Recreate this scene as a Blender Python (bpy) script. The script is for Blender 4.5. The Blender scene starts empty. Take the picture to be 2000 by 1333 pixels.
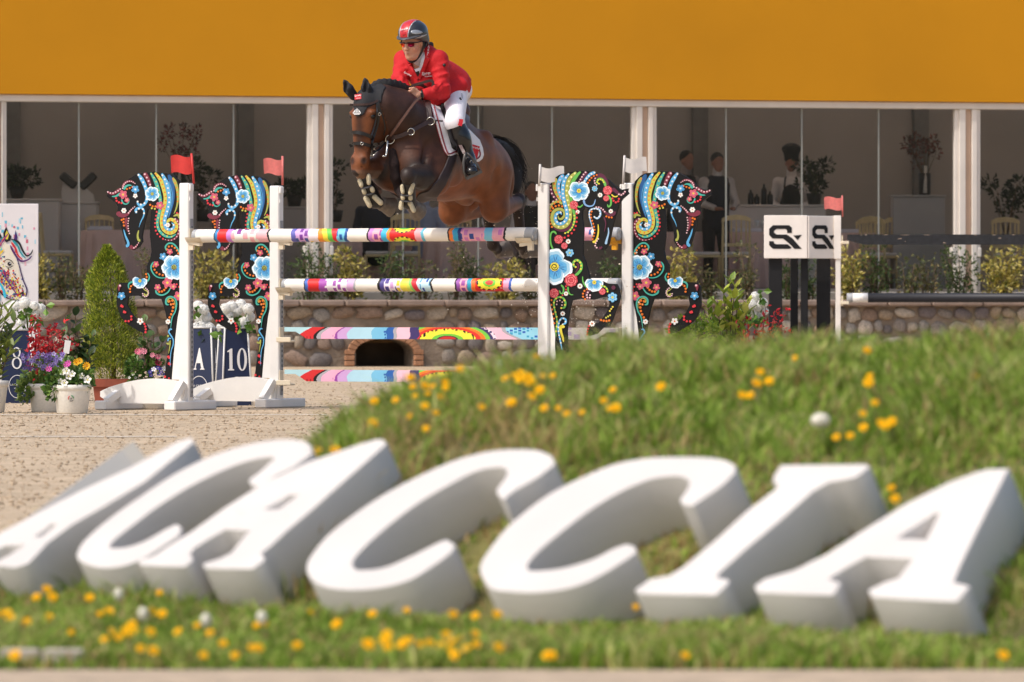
import bpy, bmesh, math, random
import numpy as np
from mathutils import Vector, Matrix
C = bpy.context.scene.collection
SC = bpy.context.scene
R = math.radians
rnd = random.Random(7)
# ------------------------------------------------------------------ camera, sky, sun, exposure
FPX, CH, HY = 13000.0, 0.827, 590.0           # focal length in photo pixels, lens height, horizon row
cam = bpy.data.objects.new('camera', bpy.data.cameras.new('camera')); C.objects.link(cam)
cam.location = (0, 0, CH); cam.rotation_euler = (R(90), 0, 0)
cam.data.sensor_width = 36; cam.data.lens = FPX * 36 / 2000
cam.data.shift_y = -(666.5 - HY) / 2000
cam.data.clip_start = 0.5; cam.data.clip_end = 2000
cam.data.dof.use_dof = True; cam.data.dof.focus_distance = 49.4; cam.data.dof.aperture_fstop = 7.9
SC.camera = cam
SUN = Vector((-0.50, -0.36, 0.787)).normalized()
w = bpy.data.worlds.new('World'); SC.world = w; w.use_nodes = True
nt = w.node_tree; nt.nodes.clear()
sky = nt.nodes.new('ShaderNodeTexSky'); sky.sky_type = 'NISHITA'; sky.sun_disc = False
sky.sun_elevation = math.asin(SUN.z); sky.sun_rotation = math.atan2(SUN.x, SUN.y) % (2 * math.pi)
sky.air_density = 1.0; sky.dust_density = 4.0; sky.ozone_density = 1.0
bg = nt.nodes.new('ShaderNodeBackground'); bg.inputs[1].default_value = 0.15
wo = nt.nodes.new('ShaderNodeOutputWorld')
nt.links.new(sky.outputs[0], bg.inputs[0]); nt.links.new(bg.outputs[0], wo.inputs[0])
sl = bpy.data.lights.new('sun', 'SUN'); sl.energy = 2.0; sl.angle = R(1.2); sl.color = (1.0, 0.95, 0.89)
so = bpy.data.objects.new('sun', sl); C.objects.link(so)
so.rotation_euler = SUN.to_track_quat('Z', 'Y').to_euler(); so.location = (-10, -10, 30)
SC.view_settings.view_transform = 'Standard'; SC.view_settings.look = 'None'
SC.view_settings.exposure = 0.30; SC.view_settings.gamma = 1.0; SC.view_settings.use_curve_mapping = False
SC.cycles.max_bounces = 8; SC.cycles.transparent_max_bounces = 12
SC.cycles.use_denoising = True

# ------------------------------------------------------------------ helpers
def P(px, py, Y):
    return Vector(((px - 1000) / FPX * Y, Y, CH + (HY - py) / FPX * Y))
def S(r, g=None, b=None):
    if g is None: r, g, b = r
    f = lambda c: (c / 255 / 12.92) if c / 255 <= 0.04045 else ((c / 255 + 0.055) / 1.055) ** 2.4
    return (f(r), f(g), f(b))
def mat(name, col=(0.5, 0.5, 0.5), rough=0.6, var=0.12, scale=8.0, bump=0.0, bscale=60.0, metal=0.0,
        spec=0.5, attr=False, sheen=0.0, coat=0.0, trans=0.0):
    m = bpy.data.materials.new(name); m.use_nodes = True
    t = m.node_tree; b = t.nodes['Principled BSDF']
    b.inputs['Roughness'].default_value = rough; b.inputs['Metallic'].default_value = metal
    b.inputs['Specular IOR Level'].default_value = spec
    if sheen: b.inputs['Sheen Weight'].default_value = sheen
    if coat: b.inputs['Coat Weight'].default_value = coat; b.inputs['Coat Roughness'].default_value = 0.15
    tc = t.nodes.new('ShaderNodeTexCoord')
    nz = t.nodes.new('ShaderNodeTexNoise'); nz.inputs['Scale'].default_value = scale; nz.inputs['Detail'].default_value = 6
    t.links.new(tc.outputs['Object'], nz.inputs['Vector'])
    mr = t.nodes.new('ShaderNodeMapRange')
    mr.inputs[1].default_value = 0.3; mr.inputs[2].default_value = 0.7
    mr.inputs[3].default_value = 1 - var; mr.inputs[4].default_value = 1 + var
    t.links.new(nz.outputs[0], mr.inputs[0])
    mx = t.nodes.new('ShaderNodeVectorMath'); mx.operation = 'SCALE'
    if attr:
        at = t.nodes.new('ShaderNodeAttribute'); at.attribute_name = 'Col'
        t.links.new(at.outputs['Color'], mx.inputs[0])
    else:
        mx.inputs[0].default_value = col
    t.links.new(mr.outputs[0], mx.inputs['Scale'])
    t.links.new(mx.outputs[0], b.inputs['Base Color'])
    if bump:
        n2 = t.nodes.new('ShaderNodeTexNoise'); n2.inputs['Scale'].default_value = bscale; n2.inputs['Detail'].default_value = 5
        t.links.new(tc.outputs['Object'], n2.inputs['Vector'])
        bp = t.nodes.new('ShaderNodeBump'); bp.inputs['Strength'].default_value = bump; bp.inputs['Distance'].default_value = 0.02
        t.links.new(n2.outputs[0], bp.inputs['Height']); t.links.new(bp.outputs[0], b.inputs['Normal'])
    if trans:
        b.inputs['Subsurface Weight'].default_value = 0
        tr = t.nodes.new('ShaderNodeBsdfTranslucent'); ms = t.nodes.new('ShaderNodeMixShader'); ms.inputs[0].default_value = trans
        t.links.new(mx.outputs[0], tr.inputs[0]); t.links.new(b.outputs[0], ms.inputs[1]); t.links.new(tr.outputs[0], ms.inputs[2])
        t.links.new(ms.outputs[0], t.nodes['Material Output'].inputs[0])
    return m

def link(name, me, parent=None, m=None):
    o = bpy.data.objects.new(name, me); C.objects.link(o)
    if m is not None and me is not None and not me.materials: me.materials.append(m)
    if parent is not None:
        o.parent = parent
        if parent.parent is None and parent.get('world_parts'):
            o.matrix_parent_inverse = Matrix.Translation(-parent.location)
    return o
def tag(o, label, cat, group=None, kind=None):
    o['label'] = label; o['category'] = cat
    if group: o['group'] = group
    if kind: o['kind'] = kind
    return o
def thing(name, label, cat, loc=(0, 0, 0), rotz=0.0, group=None, world=False):
    o = bpy.data.objects.new(name, None); C.objects.link(o); o.empty_display_size = 0.1
    o.location = loc; o.rotation_euler = (0, 0, rotz)
    if world: o['world_parts'] = 1
    return tag(o, label, cat, group)
def struct(o): o['kind'] = 'structure'; return o
def stuff(o): o['kind'] = 'stuff'; return o
def copy_tree(o, parent=None, loc=None, rotz=None, label=None, scale=None):
    c = o.copy(); C.objects.link(c)
    if parent is not None: c.parent = parent
    if loc is not None: c.location = loc
    if rotz is not None: c.rotation_euler = (0, 0, rotz)
    if scale is not None: c.scale = scale if not isinstance(scale, (int, float)) else (scale,) * 3
    if label: c['label'] = label
    for ch in [k for k in KIDS(o)]: copy_tree(ch, c)
    return c
def KIDS(o): return [k for k in bpy.data.objects if k.parent is o]

class MB:
    """collects polygons, then links them as ONE mesh object"""
    def __init__(self): self.v = []; self.f = []; self.c = []; self.s = []; self.col = (1, 1, 1)
    def add(self, vs, fs, smooth=False, col=None):
        n = len(self.v); self.v += [tuple(v) for v in vs]
        for f in fs:
            self.f.append([n + i for i in f]); self.c.append(col or self.col); self.s.append(smooth)
        return self
    def box(self, c, s, M=None, col=None, bev=0.0):
        x, y, z = s[0] / 2, s[1] / 2, s[2] / 2
        if bev:
            b = min(bev, x * .9, y * .9, z * .9); vs = []; idx = {}
            for sx in (-1, 1):
                for sy in (-1, 1):
                    for sz in (-1, 1):
                        for ax in range(3):
                            p = [sx * x, sy * y, sz * z]
                            for k in range(3):
                                if k != ax: p[k] -= (sx, sy, sz)[k] * b
                            idx[(sx, sy, sz, ax)] = len(vs); vs.append(Vector(p))
            fs = []
            order = [(-1, -1), (1, -1), (1, 1), (-1, 1)]
            for ax in range(3):
                a1, a2 = (ax + 1) % 3, (ax + 2) % 3
                for sg in (-1, 1):
                    q = []
                    for (u, w_) in order:
                        t = [0, 0, 0]; t[ax] = sg; t[a1] = u; t[a2] = w_; q.append(idx[(*t, ax)])
                    fs.append(q if sg > 0 else q[::-1])
                for u in (-1, 1):       # edges along ax
                    for w_ in (-1, 1):
                        q = []
                        for e in (-1, 1):
                            t = [0, 0, 0]; t[ax] = e; t[a1] = u; t[a2] = w_
                            q.append((idx[(*t, a1)], idx[(*t, a2)]))
                        f = [q[0][0], q[0][1], q[1][1], q[1][0]]
                        fs.append(f if u * w_ < 0 else f[::-1])
            for sx in (-1, 1):
                for sy in (-1, 1):
                    for sz in (-1, 1):
                        f = [idx[(sx, sy, sz, k)] for k in range(3)]
                        fs.append(f if sx * sy * sz > 0 else f[::-1])
        else:
            vs = [Vector((sx * x, sy * y, sz * z)) for sx in (-1, 1) for sy in (-1, 1) for sz in (-1, 1)]
            fs = [[0, 1, 3, 2], [4, 6, 7, 5], [0, 4, 5, 1], [2, 3, 7, 6], [0, 2, 6, 4], [1, 5, 7, 3]]
        if M is not None: vs = [M @ v for v in vs]
        return self.add([v + Vector(c) for v in vs], fs, False, col)
    def bar(self, a, b, w_, h, up=(0, 0, 1), col=None, bev=0.0):
        a, b = Vector(a), Vector(b); d = b - a; L = d.length; d.normalize()
        s = d.cross(Vector(up))
        if s.length < 1e-4: s = d.cross(Vector((0, 1, 0)))
        s.normalize(); u = s.cross(d)
        M = Matrix((d, s, u)).transposed()
        return self.box((a + b) / 2, (L, w_, h), M, col, bev)
    def tube(self, pts, r, n=8, col=None, caps=True, flat=None):
        pts = [Vector(p) for p in pts]; k = len(pts)
        rr = r if isinstance(r, (list, tuple)) else [r] * k
        vs, fs = [], []; ref = Vector((0, 0, 1)); prev = None
        for i, p in enumerate(pts):
            d = (pts[min(i + 1, k - 1)] - pts[max(i - 1, 0)])
            if d.length < 1e-9: d = Vector((0, 0, 1))
            d.normalize()
            if prev is None:
                u = d.cross(ref if abs(d.z) < .95 else Vector((1, 0, 0)))
            else:
                u = prev - d * prev.dot(d)
                if u.length < 1e-6: u = d.cross(ref)
            u.normalize(); prev = u; v = d.cross(u)
            for j in range(n):
                a = 2 * math.pi * j / n
                vs.append(p + (u * math.cos(a) + v * math.sin(a) * (flat or 1)) * rr[i])
        for i in range(k - 1):
            for j in range(n):
                fs.append([i * n + j, i * n + (j + 1) % n, (i + 1) * n + (j + 1) % n, (i + 1) * n + j])
        if caps:
            fs.append(list(range(n))[::-1]); fs.append([(k - 1) * n + j for j in range(n)])
        return self.add(vs, fs, True, col)
    def lathe(self, prof, c=(0, 0, 0), n=20, col=None, M=None):
        vs, fs = [], []; c = Vector(c); k = len(prof)
        for (r_, z) in prof:
            for j in range(n):
                a = 2 * math.pi * j / n; p = Vector((r_ * math.cos(a), r_ * math.sin(a), z))
                vs.append((M @ p if M is not None else p) + c)
        for i in range(k - 1):
            for j in range(n): fs.append([i * n + j, i * n + (j + 1) % n, (i + 1) * n + (j + 1) % n, (i + 1) * n + j])
        fs.append(list(range(n))[::-1]); fs.append([(k - 1) * n + j for j in range(n)])
        return self.add(vs, fs, True, col)
    def prism(self, pts, d0, d1, fr, col=None):
        """pts 2D outline; fr(x, z, d) -> 3D; thickness from d0 (front) to d1 (back)"""
        n = len(pts)
        vs = [fr(x, z, d0) for x, z in pts] + [fr(x, z, d1) for x, z in pts]
        fs = [list(range(n)), list(range(n, 2 * n))[::-1]] + [[i, i + n, (i + 1) % n + n, (i + 1) % n] for i in range(n)]
        return self.add(vs, fs, False, col)
    def blob(self, c, r, n=1, col=None, M=None, jit=0.0, rg=rnd):
        vs, fs = ICO[n]; c = Vector(c); r = r if hasattr(r, '__len__') else (r, r, r); out = []
        for v in vs:
            k = 1 + (rg.uniform(-jit, jit) if jit else 0)
            p = Vector((v[0] * r[0] * k, v[1] * r[1] * k, v[2] * r[2] * k))
            out.append((M @ p if M is not None else p) + c)
        return self.add(out, fs, True, col)
    def mesh(self, name):
        me = bpy.data.meshes.new(name); me.from_pydata(self.v, [], self.f)
        me.polygons.foreach_set('use_smooth', self.s)
        if any(c != (1, 1, 1) for c in self.c):
            a = me.attributes.new('Col', 'FLOAT_COLOR', 'FACE')
            a.data.foreach_set('color', np.array([(*c[:3], 1.0) for c in self.c], dtype=np.float32).ravel())
        me.update(); return me
    def build(self, name, m, parent=None): return link(name, self.mesh(name), parent, m)

def _ico(n):
    bm = bmesh.new(); bmesh.ops.create_icosphere(bm, subdivisions=n + 1 if n else 1, radius=1.0)
    bm.verts.index_update(); r = ([tuple(v.co) for v in bm.verts], [[v.index for v in f.verts] for f in bm.faces]); bm.free(); return r
ICO = {0: _ico(0), 1: _ico(1), 2: _ico(2), 3: _ico(3)}

def np_mesh(name, V, F, cols=None, smooth=True):
    """V (n,3), F (m,k) arrays; cols (n,3) per vertex or (m,3) per face"""
    me = bpy.data.meshes.new(name); k = F.shape[1]
    me.vertices.add(len(V)); me.vertices.foreach_set('co', np.asarray(V, np.float32).ravel())
    me.loops.add(F.size); me.loops.foreach_set('vertex_index', F.astype(np.int32).ravel())
    me.polygons.add(len(F)); me.polygons.foreach_set('loop_start', np.arange(0, F.size, k, dtype=np.int32))
    me.polygons.foreach_set('use_smooth', np.full(len(F), smooth))
    me.update(calc_edges=True)
    if cols is not None:
        dom = 'POINT' if len(cols) == len(V) else 'FACE'
        a = me.attributes.new('Col', 'FLOAT_COLOR', dom)
        a.data.foreach_set('color', np.concatenate([cols, np.ones((len(cols), 1))], 1).astype(np.float32).ravel())
    return me

# ---- smooth signed-distance modelling (bodies): one continuous surface out of tapered limbs and muscles
class SDF:
    def __init__(self): self.p = []
    def cap(self, a, b, ra, rb, k=0.03, sub=False): self.p.append(('c', Vector(a), Vector(b), ra, rb, k, sub)); return self
    def chain(self, pts, rs, k=0.03):
        for i in range(len(pts) - 1): self.cap(pts[i], pts[i + 1], rs[i], rs[i + 1], k)
        return self
    def ell(self, c, r, ax=None, k=0.03, sub=False):
        A = Matrix.Identity(3) if ax is None else Matrix(ax)
        self.p.append(('e', Vector(c), r, A, None, k, sub)); return self
    def mesh(self, name, vox, iters=2, colf=None):
        lo, hi = np.full(3, 1e9), np.full(3, -1e9)
        for q in self.p:
            if q[6]: continue
            if q[0] == 'c':
                for a, r in ((q[1], q[3]), (q[2], q[4])):
                    lo = np.minimum(lo, np.array(a) - r); hi = np.maximum(hi, np.array(a) + r)
            else:
                m = max(q[2]); lo = np.minimum(lo, np.array(q[1]) - m); hi = np.maximum(hi, np.array(q[1]) + m)
        lo -= 3 * vox; hi += 3 * vox
        n = np.ceil((hi - lo) / vox).astype(int) + 1
        f = np.full(n, 0.5, np.float32)
        ax = [lo[i] + vox * np.arange(n[i]) for i in range(3)]
        for q in self.p:
            k = max(q[5], 1e-4); pad = 1.2 * k + 2 * vox
            if q[0] == 'c':
                a, b = np.array(q[1]), np.array(q[2]); rm = max(q[3], q[4])
                l_, h_ = np.minimum(a, b) - rm - pad, np.maximum(a, b) + rm + pad
            else:
                m = max(q[2]); l_, h_ = np.array(q[1]) - m - pad, np.array(q[1]) + m + pad
            i0 = np.clip(((l_ - lo) / vox).astype(int), 0, n); i1 = np.clip(((h_ - lo) / vox).astype(int) + 2, 0, n)
            if (i1 <= i0).any(): continue
            X = ax[0][i0[0]:i1[0], None, None]; Y = ax[1][None, i0[1]:i1[1], None]; Z = ax[2][None, None, i0[2]:i1[2]]
            if q[0] == 'c':
                ba = b - a; L2 = max(float(ba @ ba), 1e-9)
                t = np.clip(((X - a[0]) * ba[0] + (Y - a[1]) * ba[1] + (Z - a[2]) * ba[2]) / L2, 0, 1)
                d = np.sqrt((X - a[0] - t * ba[0]) ** 2 + (Y - a[1] - t * ba[1]) ** 2 + (Z - a[2] - t * ba[2]) ** 2) - (q[3] + (q[4] - q[3]) * t)
            else:
                c, r, A = q[1], q[2], q[3]; dx, dy, dz = X - c[0], Y - c[1], Z - c[2]
                u = [(dx * A[i][0] + dy * A[i][1] + dz * A[i][2]) for i in range(3)]
                k0 = np.sqrt(sum((u[i] / r[i]) ** 2 for i in range(3))); k1 = np.sqrt(sum((u[i] / r[i] ** 2) ** 2 for i in range(3)))
                d = k0 * (k0 - 1) / np.maximum(k1, 1e-6)
            g = f[i0[0]:i1[0], i0[1]:i1[1], i0[2]:i1[2]]
            if q[6]:
                d = -d; h = np.clip(.5 - .5 * (g - d) / k, 0, 1); g[...] = g * (1 - h) + d * h + k * h * (1 - h)
            else:
                h = np.clip(.5 + .5 * (d - g) / k, 0, 1); g[...] = d * (1 - h) + g * h - k * h * (1 - h)
        V, F = surface_nets(f); V = lo + V * vox
        E = np.concatenate([F[:, [0, 1]], F[:, [1, 2]], F[:, [2, 3]], F[:, [3, 0]]])
        for _ in range(iters):
            s = np.zeros_like(V); cnt = np.zeros(len(V))
            for i, j in ((0, 1), (1, 0)):
                for q in range(3): s[:, q] += np.bincount(E[:, i], V[E[:, j], q], len(V))
                cnt += np.bincount(E[:, i], minlength=len(V))
            V = V + 0.5 * (s / np.maximum(cnt, 1)[:, None] - V)
        return np_mesh(name, V, F, colf(V) if colf else None)
    def build(self, name, vox, m, parent=None, iters=2, colf=None):
        return link(name, self.mesh(name, vox, iters, colf), parent, m)
def surface_nets(f):
    n = np.array(f.shape) - 1; ins = f < 0
    c = [(i, j, k) for i in (0, 1) for j in (0, 1) for k in (0, 1)]
    sl_ = lambda a, o: a[o[0]:o[0] + n[0], o[1]:o[1] + n[1], o[2]:o[2] + n[2]]
    cnt = sum(sl_(ins, o).astype(np.int8) for o in c)
    act = np.argwhere((cnt > 0) & (cnt < 8)); idx = np.full(n, -1, np.int64); idx[tuple(act.T)] = np.arange(len(act))
    vals = np.stack([f[act[:, 0] + o[0], act[:, 1] + o[1], act[:, 2] + o[2]] for o in c], 1)
    acc = np.zeros((len(act), 3)); m = np.zeros(len(act)); ca = np.array(c, float)
    for a in range(8):
        for b in range(a + 1, 8):
            if np.abs(ca[a] - ca[b]).sum() != 1: continue
            va, vb = vals[:, a], vals[:, b]; x = (va < 0) != (vb < 0)
            t = np.where(x, va / np.where(x, va - vb, 1), 0)
            acc += x[:, None] * (ca[a] + t[:, None] * (ca[b] - ca[a])); m += x
    V = act + acc / m[:, None]; faces = []
    for ax in range(3):
        o1, o2 = [(1, 2), (2, 0), (0, 1)][ax]
        s0 = [slice(0, n[i]) for i in range(3)]; s1 = list(s0); s1[ax] = slice(1, n[ax] + 1)
        x = ins[tuple(s0)] != ins[tuple(s1)]; e = np.argwhere(x)
        e = e[(e[:, o1] > 0) & (e[:, o2] > 0)]
        d1 = np.zeros(3, int); d1[o1] = 1; d2 = np.zeros(3, int); d2[o2] = 1
        q = np.stack([idx[tuple((e - d1 - d2).T)], idx[tuple((e - d2).T)], idx[tuple(e.T)], idx[tuple((e - d1).T)]], 1)
        fl = ~ins[tuple(e.T)]; q[fl] = q[fl][:, ::-1]; faces.append(q)
    return V, np.concatenate(faces)

def spl(pts, n=8):
    """Catmull-Rom through 2D or 3D points"""
    pts = [Vector(p) for p in pts]; out = []; k = len(pts)
    for i in range(k - 1):
        p0, p1, p2, p3 = pts[max(i - 1, 0)], pts[i], pts[i + 1], pts[min(i + 2, k - 1)]
        for j in range(n):
            t = j / n
            out.append(0.5 * ((2 * p1) + (p2 - p0) * t + (2 * p0 - 5 * p1 + 4 * p2 - p3) * t * t + (3 * p1 - p0 - 3 * p2 + p3) * t ** 3))
    out.append(pts[-1]); return out
def leafcards(n, posf, size, cols, rg, asp=0.45, droop=0.3, curl=0.15):
    """many small leaf-shaped faces; posf(i) -> (pos, outward dir); returns V, F(tri), per-face colours"""
    V = np.zeros((n * 4, 3)); F = np.zeros((n * 2, 3), int); K = np.zeros((n * 2, 3))
    for i in range(n):
        p, d = posf(i); d = Vector(d) + Vector((rg.gauss(0, .5), rg.gauss(0, .5), rg.gauss(0, .4) - droop)); d.normalize()
        s = d.cross(Vector((rg.gauss(0, 1), rg.gauss(0, 1), rg.gauss(0, 1)))); s.normalize(); u = s.cross(d)
        L = size * rg.uniform(.6, 1.25); w_ = L * asp * .5; p = Vector(p)
        q = [p, p + d * L * .5 + s * w_ + u * L * curl, p + d * L, p + d * L * .5 - s * w_ + u * L * curl]
        V[i * 4:i * 4 + 4] = [tuple(a) for a in q]
        F[i * 2] = (i * 4, i * 4 + 1, i * 4 + 2); F[i * 2 + 1] = (i * 4, i * 4 + 2, i * 4 + 3)
        c = cols[rg.randrange(len(cols))]; b = rg.uniform(.75, 1.25)
        K[i * 2] = K[i * 2 + 1] = [min(1, x * b) for x in c]
    return V, F, K
# ------------------------------------------------------------------ materials of the setting
M_sand = mat('sand', S(186, 166, 140), 0.95, 0.18, 3.0, 1.0, 40.0, spec=0.2)
M_clod = mat('sand_clod', S(168, 149, 125), 0.95, 0.25, 2.0, spec=0.15)
M_soil = mat('soil', S(122, 98, 70), 0.95, 0.4, 6.0, 0.8, 25.0, spec=0.2)
M_white = mat('white_paint', S(232, 229, 224), 0.42, 0.05, 5.0, 0.05, 40.0)
M_letter = mat('letter_paint', S(203, 198, 193), 0.55, 0.06, 3.0, 0.04, 30.0)
M_vc = mat('painted_colour', rough=0.5, var=0.05, attr=True, spec=0.4)
M_vcm = mat('matte_colour', rough=0.8, var=0.10, attr=True, spec=0.25)
M_grass = mat('grass_blade', rough=0.6, var=0.1, attr=True, spec=0.3, trans=0.45)
M_leaf = mat('leaf', rough=0.45, var=0.1, attr=True, spec=0.4, trans=0.25)

# ------------------------------------------------------------------ ground
g = MB(); g.add([(-400, -60, 0), (400, -60, 0), (400, 700, 0), (-400, 700, 0)], [[0, 1, 2, 3]])
struct(g.build('sand_arena_ground', M_sand))
rg = np.random.RandomState(3)
NCL = 24000
Yc = np.concatenate([rg.uniform(18, 50, 15000), rg.uniform(46, 82, 9000)]); tc_ = rg.uniform(-0.085, 0.03, NCL)
Xc = tc_ * Yc; Rc = 0.003 + 0.0085 * rg.rand(NCL) ** 4
iv = np.array(ICO[0][0]); ifc = np.array(ICO[0][1])
V = iv[None] * Rc[:, None, None] * (1 + rg.uniform(-.35, .35, (NCL, 12, 1))) * np.array([1.2, 1.2, .8])
V += np.stack([Xc, Yc, Rc * .3], 1)[:, None]
F = ifc[None] + 12 * np.arange(NCL)[:, None, None]
o = link('sand_clods', np_mesh('sand_clods', V.reshape(-1, 3), F.reshape(-1, 3), smooth=False), None, M_clod)
stuff(o); o['label'] = 'loose crumbs of beige riding sand scattered over the arena'
M_line = mat('pale_sand', S(222, 210, 192), 0.9, 0.15, 3.0)
for (px0, px1, y0, wd) in ((-300, 345, 854, .09), (-300, 640, 811, .10)):
    a = MB(); Yl = CH * FPX / (y0 - HY); ln = []
    for i in range(31):
        x = ((px0 + (px1 - px0) * i / 30) - 1000) / FPX * Yl
        d = rnd.uniform(-.04, .04); ln += [(x, Yl - wd + d, .004), (x, Yl + wd + d, .004)]
    a.add(ln, [[2 * i, 2 * i + 2, 2 * i + 3, 2 * i + 1] for i in range(30)])
    struct(a.build('sand_track', M_line))

# ------------------------------------------------------------------ grass knoll carrying the letters
LN = Vector((-.35, -.42, .836)).normalized(); LB = Vector((.768, -.64, 0)).normalized(); LU = LN.cross(LB).normalized()
LT = 0.19
LQ = P(1700, 1165, 16.2)                       # a point of the letters' face plane
LQ2 = LQ - LN * LT
GD = Vector((.64, .768))
HX = [-3, -1.6, -1.2, -.92, -.75, -.66, -.6, -.52, -.42, -.3, 0, .45, 1.5, 4, 9]
HZ = [.0, .01, .05, .09, .15, .21, .28, .375, .45, .50, .572, .612, .672, .71, .72]
def knoll(x, y):
    x = np.asarray(x, float); y = np.asarray(y, float)
    q = (x - LQ2.x) * GD.x + (y - LQ2.y) * GD.y
    H = np.interp(x * 19.5 / np.maximum(y, 14), HX, HZ)
    a = .64 * q - .015; b = .36 + .19 * (q - .6); c = H - .10 * np.maximum(q - 3.2, 0) ** 1.5
    sm = lambda p, r, k: np.minimum(p, r) - np.maximum(k - np.abs(p - r), 0) ** 2 / (4 * k)
    z = sm(sm(a, b, .12), c, .12)
    z += .012 * np.sin(9 * x + 3 * y) * np.clip(q, 0, 1) + .01 * np.sin(5 * y - 7 * x + 1) * np.clip(q, 0, 1)
    return np.where(z > .012, z, .012 * np.exp(np.clip(z - .012, -9, 0) * 8)) - np.clip(z < -2.2, 0, 1) * .05
gx = np.arange(-4.5, 7.01, .06); gy = np.arange(14.9, 27, .06)
XX, YY = np.meshgrid(gx, gy, indexing='ij'); ZZ = knoll(XX, YY)
nx, ny = XX.shape; I = np.arange(nx * ny).reshape(nx, ny)
F = np.stack([I[:-1, :-1], I[1:, :-1], I[1:, 1:], I[:-1, 1:]], -1).reshape(-1, 4)
edge = np.minimum(YY - 14.93, 0) * .5
cen = np.stack([XX, YY, ZZ + edge], -1).reshape(-1, 3)
fc = cen[F].mean(1); ok = ~((fc[:, 0] < -1.3) & (fc[:, 1] > 22.5 + .35 * (fc[:, 0] + 1.3)))
o = link('grass_mound', np_mesh('grass_mound', cen, F[ok]), None, mat('turf_thatch', S(108, 104, 56), .95, .4, 5, .8, 30)); struct(o)

def patch(x, y):       # dry, sparse turf where the slope is bare
    d = np.exp(-(((x + .13) / .28) ** 2 + ((y - 18.3) / .45) ** 2))
    q = (x - LQ2.x) * GD.x + (y - LQ2.y) * GD.y
    return np.clip(d + .5 * np.exp(-((q - .3) / .28) ** 2) * (x < .95) * (y > 15.4), 0, 1)
def grass(n, seed, ylo, yhi):
    r = np.random.RandomState(seed)
    y = r.uniform(ylo, yhi, n * 2); x = r.uniform(-.095, .095, n * 2) * y
    cl = np.sin(x * 7.1 + 2 * np.sin(y * 5)) * np.sin(y * 6.3 + 2 * np.sin(x * 4.1)) + .5 * np.sin(x * 23 + y * 3) * np.sin(y * 19)
    pt = patch(x, y)
    keep = (r.rand(2 * n) < (.55 + .3 * cl) * (1 - .8 * pt)) & ~((x < -1.35) & (y > 22)) & (knoll(x, y) > -.01)
    keep &= ~((knoll(x, y) < .03) & (y > 19.5) & (x < -.9 - .1 * (y - 19.5)))
    x, y, cl, pt = x[keep][:n], y[keep][:n], cl[keep][:n], pt[keep][:n]; n = len(x)
    z = knoll(x, y)
    qf = (x - LQ2.x) * GD.x + (y - LQ2.y) * GD.y
    h = (.030 + .055 * r.rand(n) ** 1.6) * (1 + .4 * cl) * np.where(y > 17.6, 1.05, np.where((qf > -.35) & (qf < .05), .34, .62)) * (.75 + .5 * np.clip(.5 + np.sin(2.3 * x + 1.7 * y) * np.sin(2.9 * y - 1.3 * x + 2), 0, 1.3)); a = r.uniform(0, 2 * np.pi, n); wv = .0030 + .0030 * r.rand(n)
    ln = r.normal(0, .55, (n, 2)) * h[:, None] + np.array([.004, 0])
    wx, wy = np.cos(a) * wv, np.sin(a) * wv
    b0 = np.stack([x - wx, y - wy, z - .004], 1); b1 = np.stack([x + wx, y + wy, z - .004], 1)
    m0 = np.stack([x - wx * .8 + ln[:, 0] * .35, y - wy * .8 + ln[:, 1] * .35, z + h * .6], 1); m1 = m0 + np.stack([wx, wy, 0 * wx], 1) * 1.6
    t = np.stack([x + ln[:, 0], y + ln[:, 1], z + h * .95], 1)
    V = np.stack([b0, b1, m1, m0, t], 1).reshape(-1, 3); k = 5 * np.arange(n)[:, None]
    F = np.stack([k + [0, 1, 2], k + [0, 2, 3], k + [3, 2, 4]], 1).reshape(-1, 3)
    ca, cb, cc, cd = (np.array(S(*q)) for q in ((112, 140, 44), (156, 178, 76), (196, 196, 122), (190, 164, 110)))
    u = r.rand(n)[:, None] + .25 * cl[:, None]
    col = np.where(u < .45, ca, np.where(u < .95, cb, cc)) * r.uniform(.6, 1.25, (n, 1))
    col = np.where(r.rand(n, 1) < .13 + .6 * pt[:, None] + .12 * (np.sin(3.1 * x + 5.3 * y) * np.sin(4.7 * x - 2.1 * y) > .3)[:, None], cd * r.uniform(.6, 1.05, (n, 1)), col)
    return np_mesh('grass', V, F, np.repeat(col, 3, 0), False)
o = stuff(link('grass', grass(120000, 5, 14.95, 23.6), None, M_grass)); o['label'] = 'rough green grass covering the mound around the white letters'
gp = MB(); gp.add([(-12, -60, .004), (12, -60, .004), (12, 14.86, .004), (-12, 14.86, .004)], [[0, 1, 2, 3]])
struct(gp.build('gravel_path', mat('gravel_path', S(176, 156, 132), .95, .2, 9.0, .4, 60)))
kb = MB()
for i in range(7): kb.box((-1.62 + .1 * i + .0, 15.22 - .012 * i, .02), (.094, .05, .035), bev=.006)
struct(kb.build('stone_kerb', mat('kerb_stone', S(170, 160, 146), .9, .2, 9.0)))

def ray_hit(px, py):
    Ys = np.linspace(14.8, 27, 2400); X = (px - 1000) / FPX * Ys; Z = CH + (HY - py) / FPX * Ys
    k = np.argmax(Z < knoll(X, Ys)); return Vector((X[k], Ys[k], float(knoll(X[k], Ys[k]))))

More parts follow.
